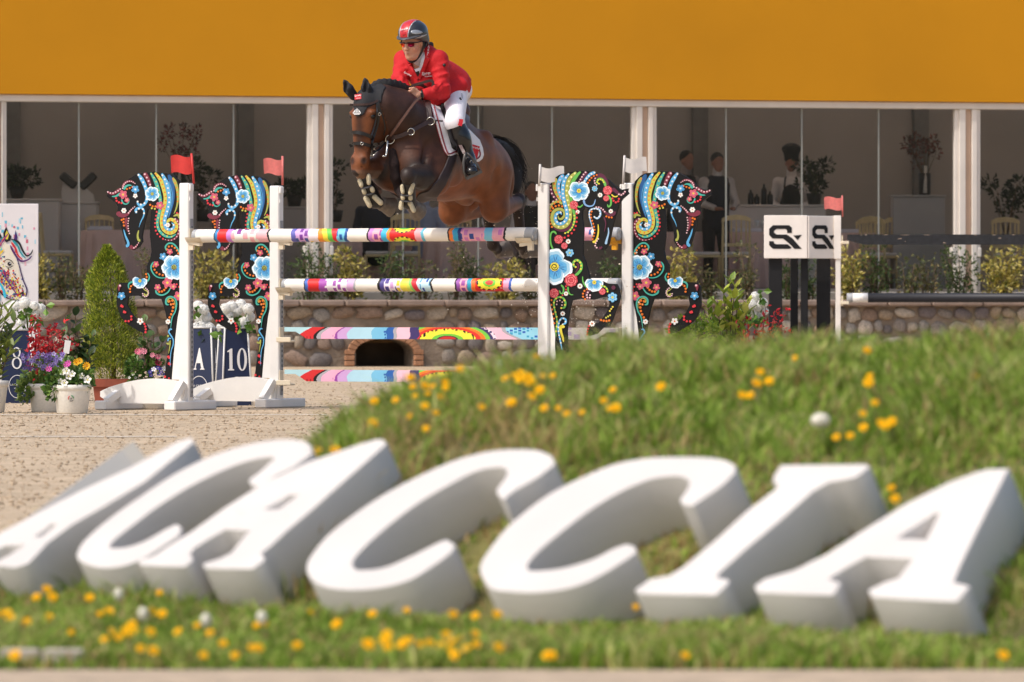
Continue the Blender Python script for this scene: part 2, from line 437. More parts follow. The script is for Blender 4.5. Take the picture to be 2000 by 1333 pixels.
# ------------------------------------------------------------------ the big white letters on the slope
def on_plane(px, py, Q=LQ, N=LN):
    d = Vector(((px - 1000) / FPX, 1, (HY - py) / FPX)); o0 = Vector((0, 0, CH))
    return o0 + d * (N.dot(Q - o0) / N.dot(d))
def letter(outer, holes, label, Q=LQ, N=LN, B=LB, U=LU, smooth=True):
    M = Matrix((B, U, N)).transposed()
    org = on_plane(*outer[0], Q, N)
    cu = bpy.data.curves.new('letter', 'CURVE'); cu.dimensions = '2D'; cu.fill_mode = 'BOTH'; cu.extrude = LT / 2 - .004
    cu.bevel_depth = .004; cu.bevel_resolution = 1; cu.offset = -.004
    for poly in [outer] + holes:
        s = cu.splines.new('POLY'); s.points.add(len(poly) - 1); s.use_cyclic_u = True
        for i, q in enumerate(poly):
            p = M.transposed() @ (on_plane(q[0], q[1], Q, N) - org); s.points[i].co = (p.x, p.y, 0, 1)
    t = bpy.data.objects.new('tmp', cu); C.objects.link(t)
    me = bpy.data.meshes.new_from_object(t.evaluated_get(bpy.context.evaluated_depsgraph_get()))
    bpy.data.objects.remove(t); me.name = 'letter'
    me.materials.clear()
    o = link('letter', me, None, M_letter)
    o.matrix_world = Matrix.Translation(org - N * (LT / 2)) @ M.to_4x4()
    tag(o, label, 'letter', 'white letters lying on the grass slope')
    return o
zl = lambda L: [(x / 2, 820 + y / 2) for x, y in L]
zr = lambda L: [(1000 + x / 1.924, 640 + y / 1.924) for x, y in L]
def rnd_c(L, sharp, n=5):
    """smooth an outline between the listed sharp corners"""
    k = len(L); sh = sorted(sharp); out = []
    for a, b in zip(sh, sh[1:] + [sh[0] + k]):
        seg = [L[i % k] for i in range(a, b + 1)]
        q = spl([(x, y, 0) for x, y in seg], n) if len(seg) > 2 else [Vector((*seg[0], 0)), Vector((*seg[1], 0))]
        out += [(v.x, v.y) for v in q[:-1]]
    return out
letter(zl([(745, 68), (760, 85), (560, 245), (410, 335), (280, 410), (185, 480), (150, 520), (110, 560), (55, 578), (0, 572), (-30, 560), (40, 525), (100, 485), (20, 490), (-60, 530), (-120, 575), (-220, 570), (-150, 535), (0, 440), (200, 335), (330, 268), (500, 190), (690, 85)]),
       [zl([(130, 458), (200, 405), (225, 402), (165, 455)])], 'white letter A cut by the left edge of the picture')
c0 = zl([(300, 520), (330, 470), (420, 390), (560, 290), (700, 200), (850, 130), (990, 90), (1100, 75), (1180, 80), (1215, 100), (1220, 130), (1150, 180), (1080, 215), (1020, 260), (985, 255), (970, 235), (1010, 205), (1055, 165), (1070, 150), (1040, 145), (950, 165), (850, 205), (740, 260), (620, 335), (520, 410), (450, 465), (430, 490), (440, 500), (500, 495), (570, 470), (640, 430), (690, 405), (710, 420), (700, 450), (640, 490), (560, 540), (480, 570), (400, 578), (340, 565), (305, 545)])
letter(rnd_c(c0, [9, 10, 13, 15, 31, 32, 33]), [], 'white letter C leftmost of the three, overlapped by an A')
letter(zl([(1495, 75), (1512, 92), (1400, 190), (1320, 260), (1220, 350), (1130, 425), (1060, 490), (1022, 520), (1037, 545), (985, 582), (800, 580), (790, 562), (860, 540), (900, 520), (975, 430), (880, 427), (815, 465), (760, 500), (742, 522), (757, 545), (720, 574), (547, 568), (540, 550), (600, 530), (660, 490), (740, 440), (880, 340), (1030, 245), (1200, 165), (1400, 95), (1470, 75)]),
       [zl([(1030, 350), (1130, 292), (1170, 288), (1090, 348)])], 'white letter A between two letters C')
c1 = [(598, 1108), (607, 1085), (640, 1045), (690, 1005), (750, 965), (820, 928), (890, 898), (950, 882), (1000, 877), (1050, 879), (1078, 890), (1085, 905), (1050, 932), (1005, 958), (985, 975), (973, 968), (969, 956), (985, 935), (990, 920), (975, 912), (930, 920), (880, 945), (820, 980), (760, 1025), (710, 1070), (690, 1095), (692, 1108), (705, 1113), (750, 1108), (800, 1087), (850, 1062), (872, 1053), (890, 1064), (882, 1078), (850, 1102), (800, 1132), (740, 1148), (680, 1152), (630, 1145), (605, 1128)]
letter(rnd_c(c1, [10, 11, 14, 16, 31, 32, 33]), [], 'white letter C in the middle of the row, right after an A')
c2 = zr([(500, 490), (600, 485), (740, 487), (810, 500), (842, 520), (838, 545), (790, 592), (720, 640), (680, 668), (642, 665), (630, 645), (655, 610), (665, 580), (640, 560), (580, 558), (500, 575), (400, 620), (300, 680), (200, 755), (110, 830), (65, 880), (58, 900), (75, 912), (130, 910), (200, 900), (300, 870), (380, 830), (430, 812), (460, 820), (470, 842), (430, 870), (350, 920), (270, 960), (180, 985), (80, 995), (0, 992), (-77, 981), (-115, 933), (-121, 895), (-96, 847), (-29, 760), (58, 683), (154, 616), (270, 558), (385, 512)])
letter(rnd_c(c2, [4, 5, 8, 10, 27, 28, 29]), [], 'white letter C beside the letter I, third of three')
letter(zr([(1010, 515), (1330, 512), (1345, 522), (1290, 562), (1240, 572), (1190, 580), (1130, 615), (1000, 730), (880, 830), (780, 920), (768, 937), (812, 945), (817, 957), (765, 1005), (480, 1000), (460, 985), (520, 942), (590, 930), (640, 900), (760, 800), (880, 690), (990, 605), (1000, 590), (978, 577), (985, 552)]), [], 'white letter I standing out between C and the last A')
letter(zr([(1790, 530), (1868, 528), (1800, 660), (1735, 790), (1680, 905), (1660, 955), (1722, 970), (1670, 1030), (1350, 1012), (1338, 985), (1400, 955), (1450, 940), (1505, 868), (1330, 860), (1250, 905), (1190, 942), (1237, 960), (1205, 1005), (920, 995), (910, 970), (950, 942), (1060, 910), (1180, 850), (1320, 760), (1480, 660), (1640, 580), (1750, 540)]),
       [zr([(1445, 790), (1555, 795), (1608, 690), (1590, 697)])], 'white letter A at the right end of the row')
# the L further round the knoll, seen almost edge on
lu = Vector((.67, .55, .5)).normalized(); ln_ = Vector((-.60, -.03, .8)); ln_ = (ln_ - lu * ln_.dot(lu)).normalized(); lb = lu.cross(ln_).normalized()
def flat_letter(pts, org, B, U, N, label):
    a = MB(); a.prism(pts, 0, -LT, lambda x, z, d: org + B * x + U * z + N * d)
    return tag(a.build('letter', M_letter), label, 'letter', 'white letters lying on the grass slope')
flat_letter([(-.12, 0), (.30, 0), (.32, .16), (.28, .16), (.24, .05), (0, .05), (0, .58), (.03, .61), (-.17, .61), (-.12, .58)][::-1], P(-42, 1082, 18.9), lb, lu, ln_, 'white letter L leaning behind the first A, nearly edge on')

# ------------------------------------------------------------------ dandelions
def make_dandelion():
    t = thing('dandelion', 'yellow dandelion flower open in the mound grass', 'dandelion', (0, 0, 0), 0, 'dandelions in the mound grass')
    s = MB(); s.tube([(-.01, 0, -.20), (-.004, 0, -.06), (.004, 0, .03), (.006, .003, .06)], .0020, 5); s.build('stem', mat('stem', S(120, 130, 70), .6), t)
    h = MB(); rg_ = random.Random(4); TM = Matrix.Translation((.006, .003, .062)) @ Matrix.Rotation(R(50), 4, 'X') @ Matrix.Translation((-.006, -.003, -.062))
    for ring, (rr, zz, n) in enumerate(((.021, .062, 22), (.015, .067, 18), (.008, .071, 10))):
        for i in range(n):
            a = 2 * math.pi * (i + .5 * ring) / n + rg_.uniform(-.1, .1); c_, s_ = math.cos(a), math.sin(a); q = rr * rg_.uniform(.85, 1.1)
            h.add([(0.006, .003, .061), (.006 + q * .8 * c_ - .003 * s_, .003 + q * .8 * s_ + .003 * c_, zz), (.006 + q * c_, .003 + q * s_, zz + .003), (.006 + q * .8 * c_ + .003 * s_, .003 + q * .8 * s_ - .003 * c_, zz)], [[0, 1, 2, 3]], col=S(252, 206, 20) if (i + ring) % 3 else S(246, 178, 8))
    h.lathe([(.004, .052), (.007, .058), (.006, .064)], (.006, .003, 0), 8, S(110, 130, 50)); h.v = [tuple(TM @ Vector(v)) for v in h.v]
    h.build('flower_head', M_vcm, t); return t
dand = make_dandelion()
DP = [(728, 784), (725, 827), (818, 722), (800, 738), (845, 755), (835, 770), (870, 758), (866, 748), (940, 796), (997, 788), (1000, 735), (1040, 745), (1028, 738), (1035, 775), (1052, 762), (1080, 735), (1195, 762), (1190, 800), (1135, 806), (1105, 809), (1200, 797), (1550, 700), (1480, 750), (1462, 773), (1445, 772), (1685, 809), (1685, 836), (1716, 828), (1728, 832), (1633, 855), (1695, 735), (1690, 748), (1740, 955), (1743, 976), (620, 882), (650, 880), (1240, 1186), (90, 1152), (70, 1167), (102, 1167), (210, 1196), (240, 1230), (228, 1246), (255, 1222), (262, 1232), (310, 1158), (297, 1195), (345, 1235), (437, 1258), (455, 1286), (490, 1266), (500, 1222), (755, 1266), (750, 1252), (795, 1252), (835, 1256), (870, 1242), (885, 1256), (880, 1270), (895, 1248), (925, 1240), (982, 1256), (5, 1202), (20, 1208), (172, 1168), (382, 1222), (215, 1233), (140, 1236), (1338, 1300), (1960, 1308), (1068, 1282), (300, 1272), (580, 1262), (1150, 1262), (860, 1262), (910, 1268), (1060, 735), (1012, 742), (985, 740), (755, 1240), (45, 1216), (1075, 1285), (1030, 748), (1500, 745), (195, 1200), (1905, 735), (1740, 825), (1660, 852)]
dr_ = random.Random(77)
DP += [(dr_.choice((800, 860, 1010, 1050, 1190, 1480, 1690, 760)) + dr_.gauss(0, 45), dr_.gauss(762, 32)) for _ in range(22)] + [(dr_.uniform(0, 1050), dr_.uniform(1190, 1290)) for _ in range(22)]
DP = [q for q in DP if q[1] > 700 + max(0, 850 - q[0]) * .35 - 40]
first = True
for (px, py) in DP:
    up_ = py < 1000; off = 58 if up_ else 36; p = ray_hit(px, py + off); sc = rnd.uniform(.45, .82) if up_ else rnd.uniform(.45, .75); hh_ = off * p.y / FPX
    d = dand if first else copy_tree(dand); first = False
    lone = {(1550, 700): 'lone yellow dandelion near the mound crest, right of centre', (725, 827): 'lone yellow dandelion low on the left flank of the mound', (940, 796): 'lone yellow dandelion on the slope below the largest cluster', (1695, 735): 'upper of two dandelions above the big seed head', (1740, 955): 'yellow dandelion between the letter I and the last A', (1240, 1186): 'lone yellow dandelion between the third C and the letter I', (620, 882): 'yellow dandelion right beside the top of the leftmost C', (1633, 855): 'yellow dandelion right beside the big white seed head', (1960, 1308): 'yellow dandelion at the lower right corner', (728, 784): 'yellow dandelion on the left edge of the mound'}
    up_ = py < 1000
    d['label'] = lone.get((px, py), 'yellow dandelion in a loose cluster on the mound above the letters' if up_ else 'yellow dandelion in the grass strip below the letters')
    if (px, py) not in lone: d['group'] = 'dandelions on the mound above the letters' if up_ else 'dandelions in the strip below the letters'
    d.location = p + Vector((0, 0, hh_ - sc * .062)); d.scale = (sc, sc, sc); d.rotation_euler = (rnd.uniform(-.05, .1), rnd.uniform(-.1, .1), rnd.uniform(-.6, .6))
M_fluff = mat('seed_fluff', S(246, 242, 230), .9, .05, 20, trans=.4)
def make_clock():
    t = thing('dandelion_clock', 'white dandelion seed head standing in the grass', 'dandelion', (0, 0, 0), 0, 'dandelion clocks in the grass')
    s = MB(); s.tube([(0, 0, -.01), (.003, 0, .05), (0, 0, .10)], .0016, 5); s.build('stem', mat('clock_stem', S(140, 130, 90), .6), t)
    h = MB(); r_ = random.Random(9)
    for i in range(330):
        d = Vector((r_.gauss(0, 1), r_.gauss(0, 1), r_.gauss(0, 1))).normalized(); u = d.orthogonal().normalized(); v = d.cross(u); c_ = Vector((0, 0, .105)) + d * .022
        h.add([c_ + u * .004, c_ + v * .004, c_ - u * .004, c_ - v * .004], [[0, 1, 2, 3]]); h.add([(0, 0, .105), c_ + u * .0008, c_ - u * .0008], [[0, 1, 2]])
    h.blob((0, 0, .105), .004, 0); h.build('seed_head', M_fluff, t); return t
ck = make_clock(); first = True
for (px, py) in [(1607, 837), (968, 712), (238, 1165), (285, 1208), (405, 1222), (520, 1216)]:
    p = ray_hit(px, py + 55); d = ck if first else copy_tree(ck); first = False
    d['label'] = {1607: 'large white dandelion seed head right on the mound', 968: 'pale dandelion seed head on the crest of the mound', 238: 'white seed head at the foot of the leftmost C', 285: 'white seed head among dandelions below the leftmost C', 405: 'faint seed head below the second A, left one', 520: 'faint seed head below the second A, right one', 924: 'seed head at the end of the middle C', 968 + 1: ''}[px] if (px, py) != (968, 1218) else 'faint seed head in the grass between two letters C'
    d.location = p; d.scale = (.55, .55, .75) if px != 1607 else (1.15, 1.15, .9); d.rotation_euler = (rnd.uniform(-.15, .15), rnd.uniform(-.2, .2), 0)
# ------------------------------------------------------------------ pavilion behind the arena
FA, FB = Vector((-6.54, 85.0)), Vector((6.82, 88.7))
FD = (FB - FA).normalized(); FN = Vector((FD.y, -FD.x))          # FN: outward, towards the arena
def fpt(px, z, off=0.0):
    t = (px - 1000) / FPX; A0 = FA + FN * off
    s = (t * A0.y - A0.x) / (FD.x - t * FD.y); q = A0 + FD * s
    return Vector((q.x, q.y, z))
def fs(px, off=0.0):                                              # distance along the facade
    q = fpt(px, 0, off); return (Vector((q.x, q.y)) - FA).dot(FD)
def fw(s, z, off=0.0): q = FA + FD * s + FN * off; return Vector((q.x, q.y, z))
FR = math.atan2(FD.y, FD.x)
MF = Matrix.Rotation(FR, 3, 'Z')
def fbox(mb, s0, s1, z0, z1, o0, o1, col=None, bev=0.0):
    mb.box((fw((s0 + s1) / 2, (z0 + z1) / 2, (o0 + o1) / 2)), (s1 - s0, abs(o1 - o0), z1 - z0), MF, col, bev); return mb
ZT, ZB, ZF = 3.42, 0.96, 1.00        # glass top, glass bottom, floor
SL, SR = -9.0, 24.0
M_orange = mat('orange_canvas', S(198, 136, 16), 0.75, 0.06, 0.5, 0.12, 90.0, spec=0.25)
M_frame = mat('cream_frame', S(222, 214, 204), 0.5, 0.05, 4.0)
M_beige = mat('beige_post', S(196, 166, 142), 0.6, 0.06, 4.0)
M_inwall = mat('inner_lining', S(162, 154, 148), 0.85, 0.10, 0.7, 0.15, 5.0)
M_carpet = mat('carpet', S(116, 110, 106), 0.95, 0.15, 3.0)
M_glass = bpy.data.materials.new('window_glass'); M_glass.use_nodes = True
t_ = M_glass.node_tree; t_.nodes.clear()
out = t_.nodes.new('ShaderNodeOutputMaterial'); mx_ = t_.nodes.new('ShaderNodeMixShader'); tr_ = t_.nodes.new('ShaderNodeBsdfTransparent')
gl_ = t_.nodes.new('ShaderNodeBsdfGlossy'); fr_ = t_.nodes.new('ShaderNodeFresnel'); fr_.inputs[0].default_value = 1.55
tr_.inputs[0].default_value = (.935, .93, .92, 1); gl_.inputs['Roughness'].default_value = .03
t_.links.new(fr_.outputs[0], mx_.inputs[0]); t_.links.new(tr_.outputs[0], mx_.inputs[1]); t_.links.new(gl_.outputs[0], mx_.inputs[2]); t_.links.new(mx_.outputs[0], out.inputs[0])
pav = thing('pavilion', 'long pavilion with deep orange canvas fascia above dark glazed front', 'pavilion', (0, 86, 0), world=True)
b = MB(); fbox(b, SL, SR, ZT + .06, 7.2, -.06, .16); b.build('fascia', M_orange, pav)
b = MB(); fbox(b, SL, SR, ZT - .035, ZT + .057, -.05, .10, bev=.01); b.build('header_rail', M_frame, pav)
b = MB(); fbox(b, SL, SR, 7.2, 7.3, -9, .3); b.build('roof', mat('roof_canvas', S(240, 236, 230), .8, .03, trans=.72), pav)
b = MB(); fbox(b, SL, SR, ZF - .3, ZF, -9, .0); b.build('floor', M_carpet, pav)
b = MB(); fbox(b, SL, SR, ZF, ZT + .6, -6.6, -6.5); b.build('back_wall', M_inwall, pav)
b = MB(); fbox(b, SL, SR, ZT + .9, ZT + .92, -6.5, -.07); b.build('ceiling', mat('ceiling_lining', S(232, 230, 228), .85, .03, trans=.9), pav)
b = MB(); fbox(b, SL, SR, .70, ZB - .002, .003, .12, bev=.01); b.build('plinth', mat('grey_plinth', S(160, 154, 146), .8, .1, 3), pav)
for s_ in (SL, SR):
    b = MB(); fbox(b, s_ - .05, s_ + .05, ZF, 7.2, -6.5, -.06); b.build('end_wall', M_inwall, pav)
def wpan(px): return fs(px)
bays = [(-640, -8), (4, 606), (641, 1239), (1273, 1869), (1905, 2520)]
for (a_, b_) in bays:
    for (p0, p1) in ((a_ - 1, a_ + 7), (b_ - 7, b_ + 1)):
        q = MB(); fbox(q, fs(p0), fs(p1), ZB, ZT - .037, -.03, .06, bev=.006); q.build('window_frame', M_frame, pav)
for (a_, b_) in ((-8, 4), (606, 641), (1239, 1273), (1869, 1905)):
    w0, w1 = fs(a_), fs(b_); c_ = w1 - w0
    for k0, k1, m_, o_ in ((.02, .36, M_frame, .09), (.37, .70, M_beige, .05), (.71, .98, M_frame, .09)):
        q = MB(); fbox(q, w0 + c_ * k0, w0 + c_ * k1, .705, ZT - .037, -.04, o_, bev=.006); q.build('post', m_, pav)
for px in (600, 1864):
    for dx in (0, 50):
        lk = MB(); fbox(lk, fs(px + dx - 9), fs(px + dx - 1), 1.42, 1.55, -.02, .09, bev=.01); lk.lathe([(.001, 0), (.03, 0), (.03, .03), (.001, .03)], fw(fs(px + dx - 6), 1.63, .05), 10, M=MF @ Matrix.Rotation(R(90), 3, 'X')); lk.build('door_lock', M_frame, pav)
M_edge = mat('pane_edge', S(150, 152, 146), .25, .05)
panes = {(-640, -8): [-480, -320, -160], (4, 606): [154, 305, 456], (641, 1239): [787, 934, 1078], (1273, 1869): [1418, 1566, 1716], (1905, 2520): [2056, 2205, 2360]}
for (a_, b_), ms in panes.items():
    ed = [a_ + 6] + ms + [b_ - 6]
    for p0, p1 in zip(ed, ed[1:]):
        q = MB(); s0, s1 = fs(p0) + .004, fs(p1) - .004
        fbox(q, s0, s1, ZB, ZT - .04, -.012, -.004)
        o = q.build('glass_pane', M_glass, pav)
    for m0 in ms:
        q = MB(); fbox(q, fs(m0) - .009, fs(m0) + .009, ZB, ZT - .04, -.02, .006); q.build('pane_joint', M_edge, pav)
for k_ in range(9):                                               # seams and poles of the inner lining
    q = MB(); s_ = fs(-300) + 3.3 * k_; fbox(q, s_, s_ + .22, ZF, ZT + .3, -6.49, -6.40); q.build('lining_pole', mat('pole_%d' % k_, S(112, 108, 105), .7) if k_ == 0 else bpy.data.materials['pole_0'], pav)

# ------------------------------------------------------------------ field-stone wall of the terrace
WO, WT, WB = 1.3, 0.77, 0.0          # wall face in front of the glass; top of masonry; foot
wall = thing('stone_wall', 'low field stone terrace wall with brick arch under the pavilion', 'wall', (0, 84, 0), world=True)
A0, A1 = fs(592, WO), fs(592, WO)
ax0, ax1 = fs(694, WO), fs(808, WO)      # the arched opening
acx, ar = (ax0 + ax1) / 2, (ax1 - ax0) / 2; azs = .18; rise = .46
M_mortar = mat('mortar', S(132, 117, 101), .95, .25, 5, .8, 30)
b = MB()
fbox(b, SL, ax0, WB, WT, WO - .5, WO - .05); fbox(b, ax1, SR, WB, WT, WO - .5, WO - .05)
n = 14; pts = [(ax0, azs)] + [(acx - ar * math.cos(math.pi * i / n), azs + ar * rise * math.sin(math.pi * i / n)) for i in range(1, n)] + [(ax1, azs), (ax1, WT), (ax0, WT)]
b.prism(pts[::-1], WO - .05, WO - .5, lambda x, z, d: fw(x, z, d))
b.prism([(ax0, 0), (ax0 + .02, 0), (ax0 + .02, azs), (ax0, azs)], WO - .05, WO - .5, lambda x, z, d: fw(x, z, d))
b.build('masonry', M_mortar, wall)
b = MB(); fbox(b, ax0 - .3, ax1 + .3, 0, WT, WO - .95, WO - .9); b.build('tunnel_end', mat('tunnel_dark', S(90, 78, 66), .95, .3, 4), wall)
bed = MB(); fbox(bed, SL, SR, .3, .72, .05, WO - .51); struct(bed.build('planting_bed', M_soil))
M_brick = mat('arch_brick', S(168, 122, 90), .9, .25, 9, .4, 60)
for i in range(15):
    a0, a1 = math.pi * i / 15 + .012, math.pi * (i + 1) / 15 - .012; q = MB()
    po = [(acx - (ar + e) * math.cos(a), azs + (ar * rise + e) * math.sin(a)) for e, a in ((.005, a0), (.005, a1), (.10, a1), (.10, a0))]
    q.prism(po[::-1], WO + .01 + rnd.uniform(0, .015), WO - .2, lambda x, z, d: fw(x, z, d)); q.build('brick', M_brick, wall)
for sx in (-1, 1):
    for i in range(3):
        q = MB(); x0 = acx + sx * (ar + .01); fbox(q, min(x0, x0 + sx * .12), max(x0, x0 + sx * .12), .01 + i * .072, .072 + i * .072, WO - .2, WO + .015, bev=.008); q.build('brick', M_brick, wall)
SC_ = [(150, 142, 132), (136, 126, 116), (168, 154, 136), (118, 108, 106), (156, 138, 116), (110, 102, 98), (182, 170, 154), (140, 118, 100), (148, 126, 110)]
M_st = [mat('stone_%d' % i, S(*c), .85, .28, 7, .5, 40) for i, c in enumerate(SC_)]
SM = []
for i in range(12):
    q = MB(); q.blob((0, 0, 0), 1.0, 1, None, None, .24, random.Random(i))
    q.v = [(max(-.9, min(.88, x)), max(-.8, y), max(-.86, min(.9, z))) for x, y, z in q.v]; SM.append(q.mesh('stone'))
rs = random.Random(21); count = 0
s_lo, s_hi = fs(-60, WO), fs(2060, WO)
rows = [(.005, .20), (.205, .385), (.39, .58), (.585, .765)]
for (z0, z1) in rows:
    s = s_lo + rs.uniform(0, .1)
    while s < s_hi:
        wd = rs.choice((.12, .16, .2, .24, .3, .34)) * rs.uniform(.85, 1.1); hh = (z1 - z0) * rs.uniform(.62, 1.2); cx, cz = s + wd / 2, (z0 + z1) / 2 + rs.uniform(-.03, .03)
        s += wd + .012
        if abs(cx - acx) < ar + .15 + wd * .4 and cz < azs + ar * rise + .16: continue
        i = rs.randrange(12); me = SM[i]
        k = (i + rs.randrange(9)) % 9
        o = bpy.data.objects.new('stone', me); C.objects.link(o); o.parent = wall; o.matrix_parent_inverse = Matrix.Translation(-wall.location)
        if not me.materials: me.materials.append(M_st[0])
        o.material_slots[0].link = 'OBJECT'; o.material_slots[0].material = M_st[k]
        q = fw(cx, cz, WO - .055); o.location = q; o.scale = (wd * .57, .048 + rs.uniform(0, .025), hh * .57)
        o.rotation_euler = (rs.uniform(-.2, .2), rs.uniform(-.4, .4), FR + rs.uniform(-.2, .2)); count += 1
s = fs(-120, WO); M_cap = mat('cap_stone', S(140, 122, 110), .9, .22, 5, .4, 40)
while s < fs(2120, WO):
    wd = rs.uniform(.5, .8); q = MB(); dz = rs.uniform(-.006, .006)
    fbox(q, s, s + wd - .012, WT + .003, WT + .085 + dz, WO - .5, WO + .07 + rs.uniform(-.015, .015), bev=.018); q.build('cap_stone', M_cap, wall); s += wd
# ------------------------------------------------------------------ the oxer: four wings, rails and planks
DA, DB, DCC, DD = 50.75, 51.93, 49.28, 50.46
pA, pB, pC, pD = P(364, 0, DA), P(540, 0, DB), P(1064.5, 0, DCC), P(1228, 0, DD)
for q in (pA, pB, pC, pD): q.z = 0
RV = (pC - pA).normalized(); NV = Vector((-RV.y, RV.x, 0))      # along the rails; towards the back of the jump
TH = math.atan2(RV.y, RV.x); CT = math.cos(TH)
M_black = mat('black_board', S(17, 17, 19), .55, .15, 6, .05, 40, spec=.25)
M_cup = mat('cream_plastic', S(226, 212, 186), .45, .05)
M_strip = mat('steel_strip', S(150, 150, 152), .4, .08, 10, metal=.6)
M_dark = mat('dark_slot', S(30, 30, 32), .8)
M_orangep = mat('orange_plastic', S(226, 104, 34), .4)
M_yel = mat('yellow_plastic', S(226, 160, 34), .4)
M_redf = mat('red_flag', S(224, 66, 60), .45, .08, 20, trans=.2)
M_pinkf = mat('faded_red_flag', S(230, 128, 120), .5, .12, 30, trans=.2)
M_whitef = mat('white_flag', S(228, 222, 216), .5, .05, 20, trans=.2)

K = {'sky': S(98, 178, 226), 'pale': S(168, 212, 236), 'blue': S(40, 112, 176), 'deep': S(38, 92, 148), 'white': S(240, 238, 232), 'maroon': S(128, 48, 66), 'plum': S(92, 34, 62),
     'pink': S(214, 108, 132), 'rose': S(206, 70, 82), 'lpink': S(236, 196, 200), 'red': S(226, 58, 66), 'orange': S(232, 120, 34), 'teal': S(70, 176, 160), 'lime': S(206, 202, 84),
     'olive': S(172, 176, 84), 'green': S(104, 186, 84), 'yellow': S(232, 214, 70), 'black': S(24, 24, 26), 'cream': S(222, 206, 150)}
K = {k: tuple(x * .86 for x in v) for k, v in K.items()}
class Deco:
    """flat paint: coloured shapes in photo pixels, mapped on the board and layered a hair apart"""
    def __init__(self, px0, S_, sgn=1): self.mb = MB(); self.px0 = px0; self.S = S_; self.z = 0; self.sgn = sgn
    def pt(self, x, y, d): return (self.sgn * (x - self.px0) / (self.S * CT), -.0105 - d, (801.9 * self.S / 256.2 + 590 * (1 - self.S / 256.2) - y) / self.S)
    def lay(self): self.z += 1; return .000012 * self.z + .0004
    def poly(self, pts, col): d = self.lay(); self.mb.add([self.pt(x, y, d) for x, y in pts], [list(range(len(pts)))[::-self.sgn]], col=K[col] if isinstance(col, str) else col)
    def stroke(self, pts, w0, col, w1=None, n=6, edge=None):
        q = spl([(x, y, 0) for x, y in pts], n); k = len(q); w1 = w0 if w1 is None else w1
        if w0 > 4.6: w0 *= 1.28
        if w1 > 4.2: w1 *= 1.2
        if edge: self._str(q, k, w0 + 1.0, w1 + .8, edge)
        self._str(q, k, w0, w1, col); return q
    def _str(self, q, k, w0, w1, col):
        d = self.lay(); L, Rr = [], []
        for i, p in enumerate(q):
            t = (q[min(i + 1, k - 1)] - q[max(i - 1, 0)]); t.normalize(); nn = Vector((-t.y, t.x, 0)); u = i / (k - 1)
            wv = (w0 + (w1 - w0) * u) / 2 * min(1, .35 + 6 * min(u, 1 - u) + .0)
            L.append(p + nn * wv); Rr.append(p - nn * wv)
        vs = [self.pt(p.x, p.y, d) for p in L + Rr]
        self.mb.add(vs, [[i, i + 1, k + i + 1, k + i] for i in range(k - 1)], col=K[col] if isinstance(col, str) else col)
    def dot(self, x, y, r, col, n=8):
        self.poly([(x + r * math.cos(2 * math.pi * i / n), y + r * math.sin(2 * math.pi * i / n)) for i in range(n)], col)
    def ring(self, x, y, r, col, c2='cream'): self.dot(x, y, r, col); self.dot(x, y, r * .4, c2, 5)
    def dots(self, pts, n, r, col, r1=None, ringed=None, sp=True):
        q = spl([(x, y, 0) for x, y in pts], 10) if sp else [Vector((*p, 0)) for p in pts]
        acc = [0]
        for a, b_ in zip(q, q[1:]): acc.append(acc[-1] + (b_ - a).length)
        for i in range(n):
            t = acc[-1] * (i / max(n - 1, 1)); j = max(0, min(len(q) - 2, int(np.searchsorted(acc, t)) - 1)); u = (t - acc[j]) / max(acc[j + 1] - acc[j], 1e-6)
            p = q[j].lerp(q[j + 1], min(u, 1)); rr = r + ((r1 if r1 is not None else r) - r) * i / max(n - 1, 1)
            (self.ring(p.x, p.y, rr, col, ringed) if ringed else self.dot(p.x, p.y, rr, col))
    def flower(self, x, y, r, n, cols, cen, rot=0., pw=.62):
        for i in range(n):
            a = rot + 2 * math.pi * i / n
            for k_, (cc, sc) in enumerate(zip(cols, (1, .82, .62, .42))):
                rr = r * pw * .55 * sc; cx, cy = x + r * .58 * (1 - .28 * k_ * .6) * math.cos(a), y + r * .58 * (1 - .28 * k_ * .6) * math.sin(a); m = 12
                self.poly([(cx + rr * (1.15 * math.cos(t) * math.cos(a) - math.sin(t) * math.sin(a)) * (1 + .05 * math.sin(5 * t)), cy + rr * (1.15 * math.cos(t) * math.sin(a) + math.sin(t) * math.cos(a)) * (1 + .05 * math.sin(5 * t))) for t in [2 * math.pi * j / m for j in range(m)]], cc)
        self.dot(x, y, r * .24, cen)
    def pansy(self, x, y, r, angs, cen='lime', rc=.30, spiral=True):
        cs = [K['pale'], K['sky'], S(70, 150, 206), K['blue']]
        for a in angs:
            a = R(a)
            cs0 = S(226, 238, 244)
            for k_, (cc, sc) in enumerate(zip([cs0] + cs, (1, .9, .76, .6, .4))):
                dd = r * (.60 - .11 * k_); rr = r * .47 * sc; m = 18
                self.poly([(x + dd * math.cos(a) + rr * (1.08 * math.cos(t) * math.cos(a) - 1.12 * math.sin(t) * math.sin(a)) * (1 + .06 * math.sin(6 * t)), y + dd * math.sin(a) + rr * (1.08 * math.cos(t) * math.sin(a) + 1.12 * math.sin(t) * math.cos(a)) * (1 + .06 * math.sin(6 * t))) for t in [2 * math.pi * j / m for j in range(m)]], cc)
            for j in range(-2, 3):
                self.stroke([(x + r * .2 * math.cos(a), y + r * .2 * math.sin(a)), (x + r * .75 * math.cos(a + .16 * j), y + r * .75 * math.sin(a + .16 * j))], r * .07, K['deep'] if j % 2 else K['sky'], r * .015, 3)
        self.dot(x, y, r * rc, cen, 14)
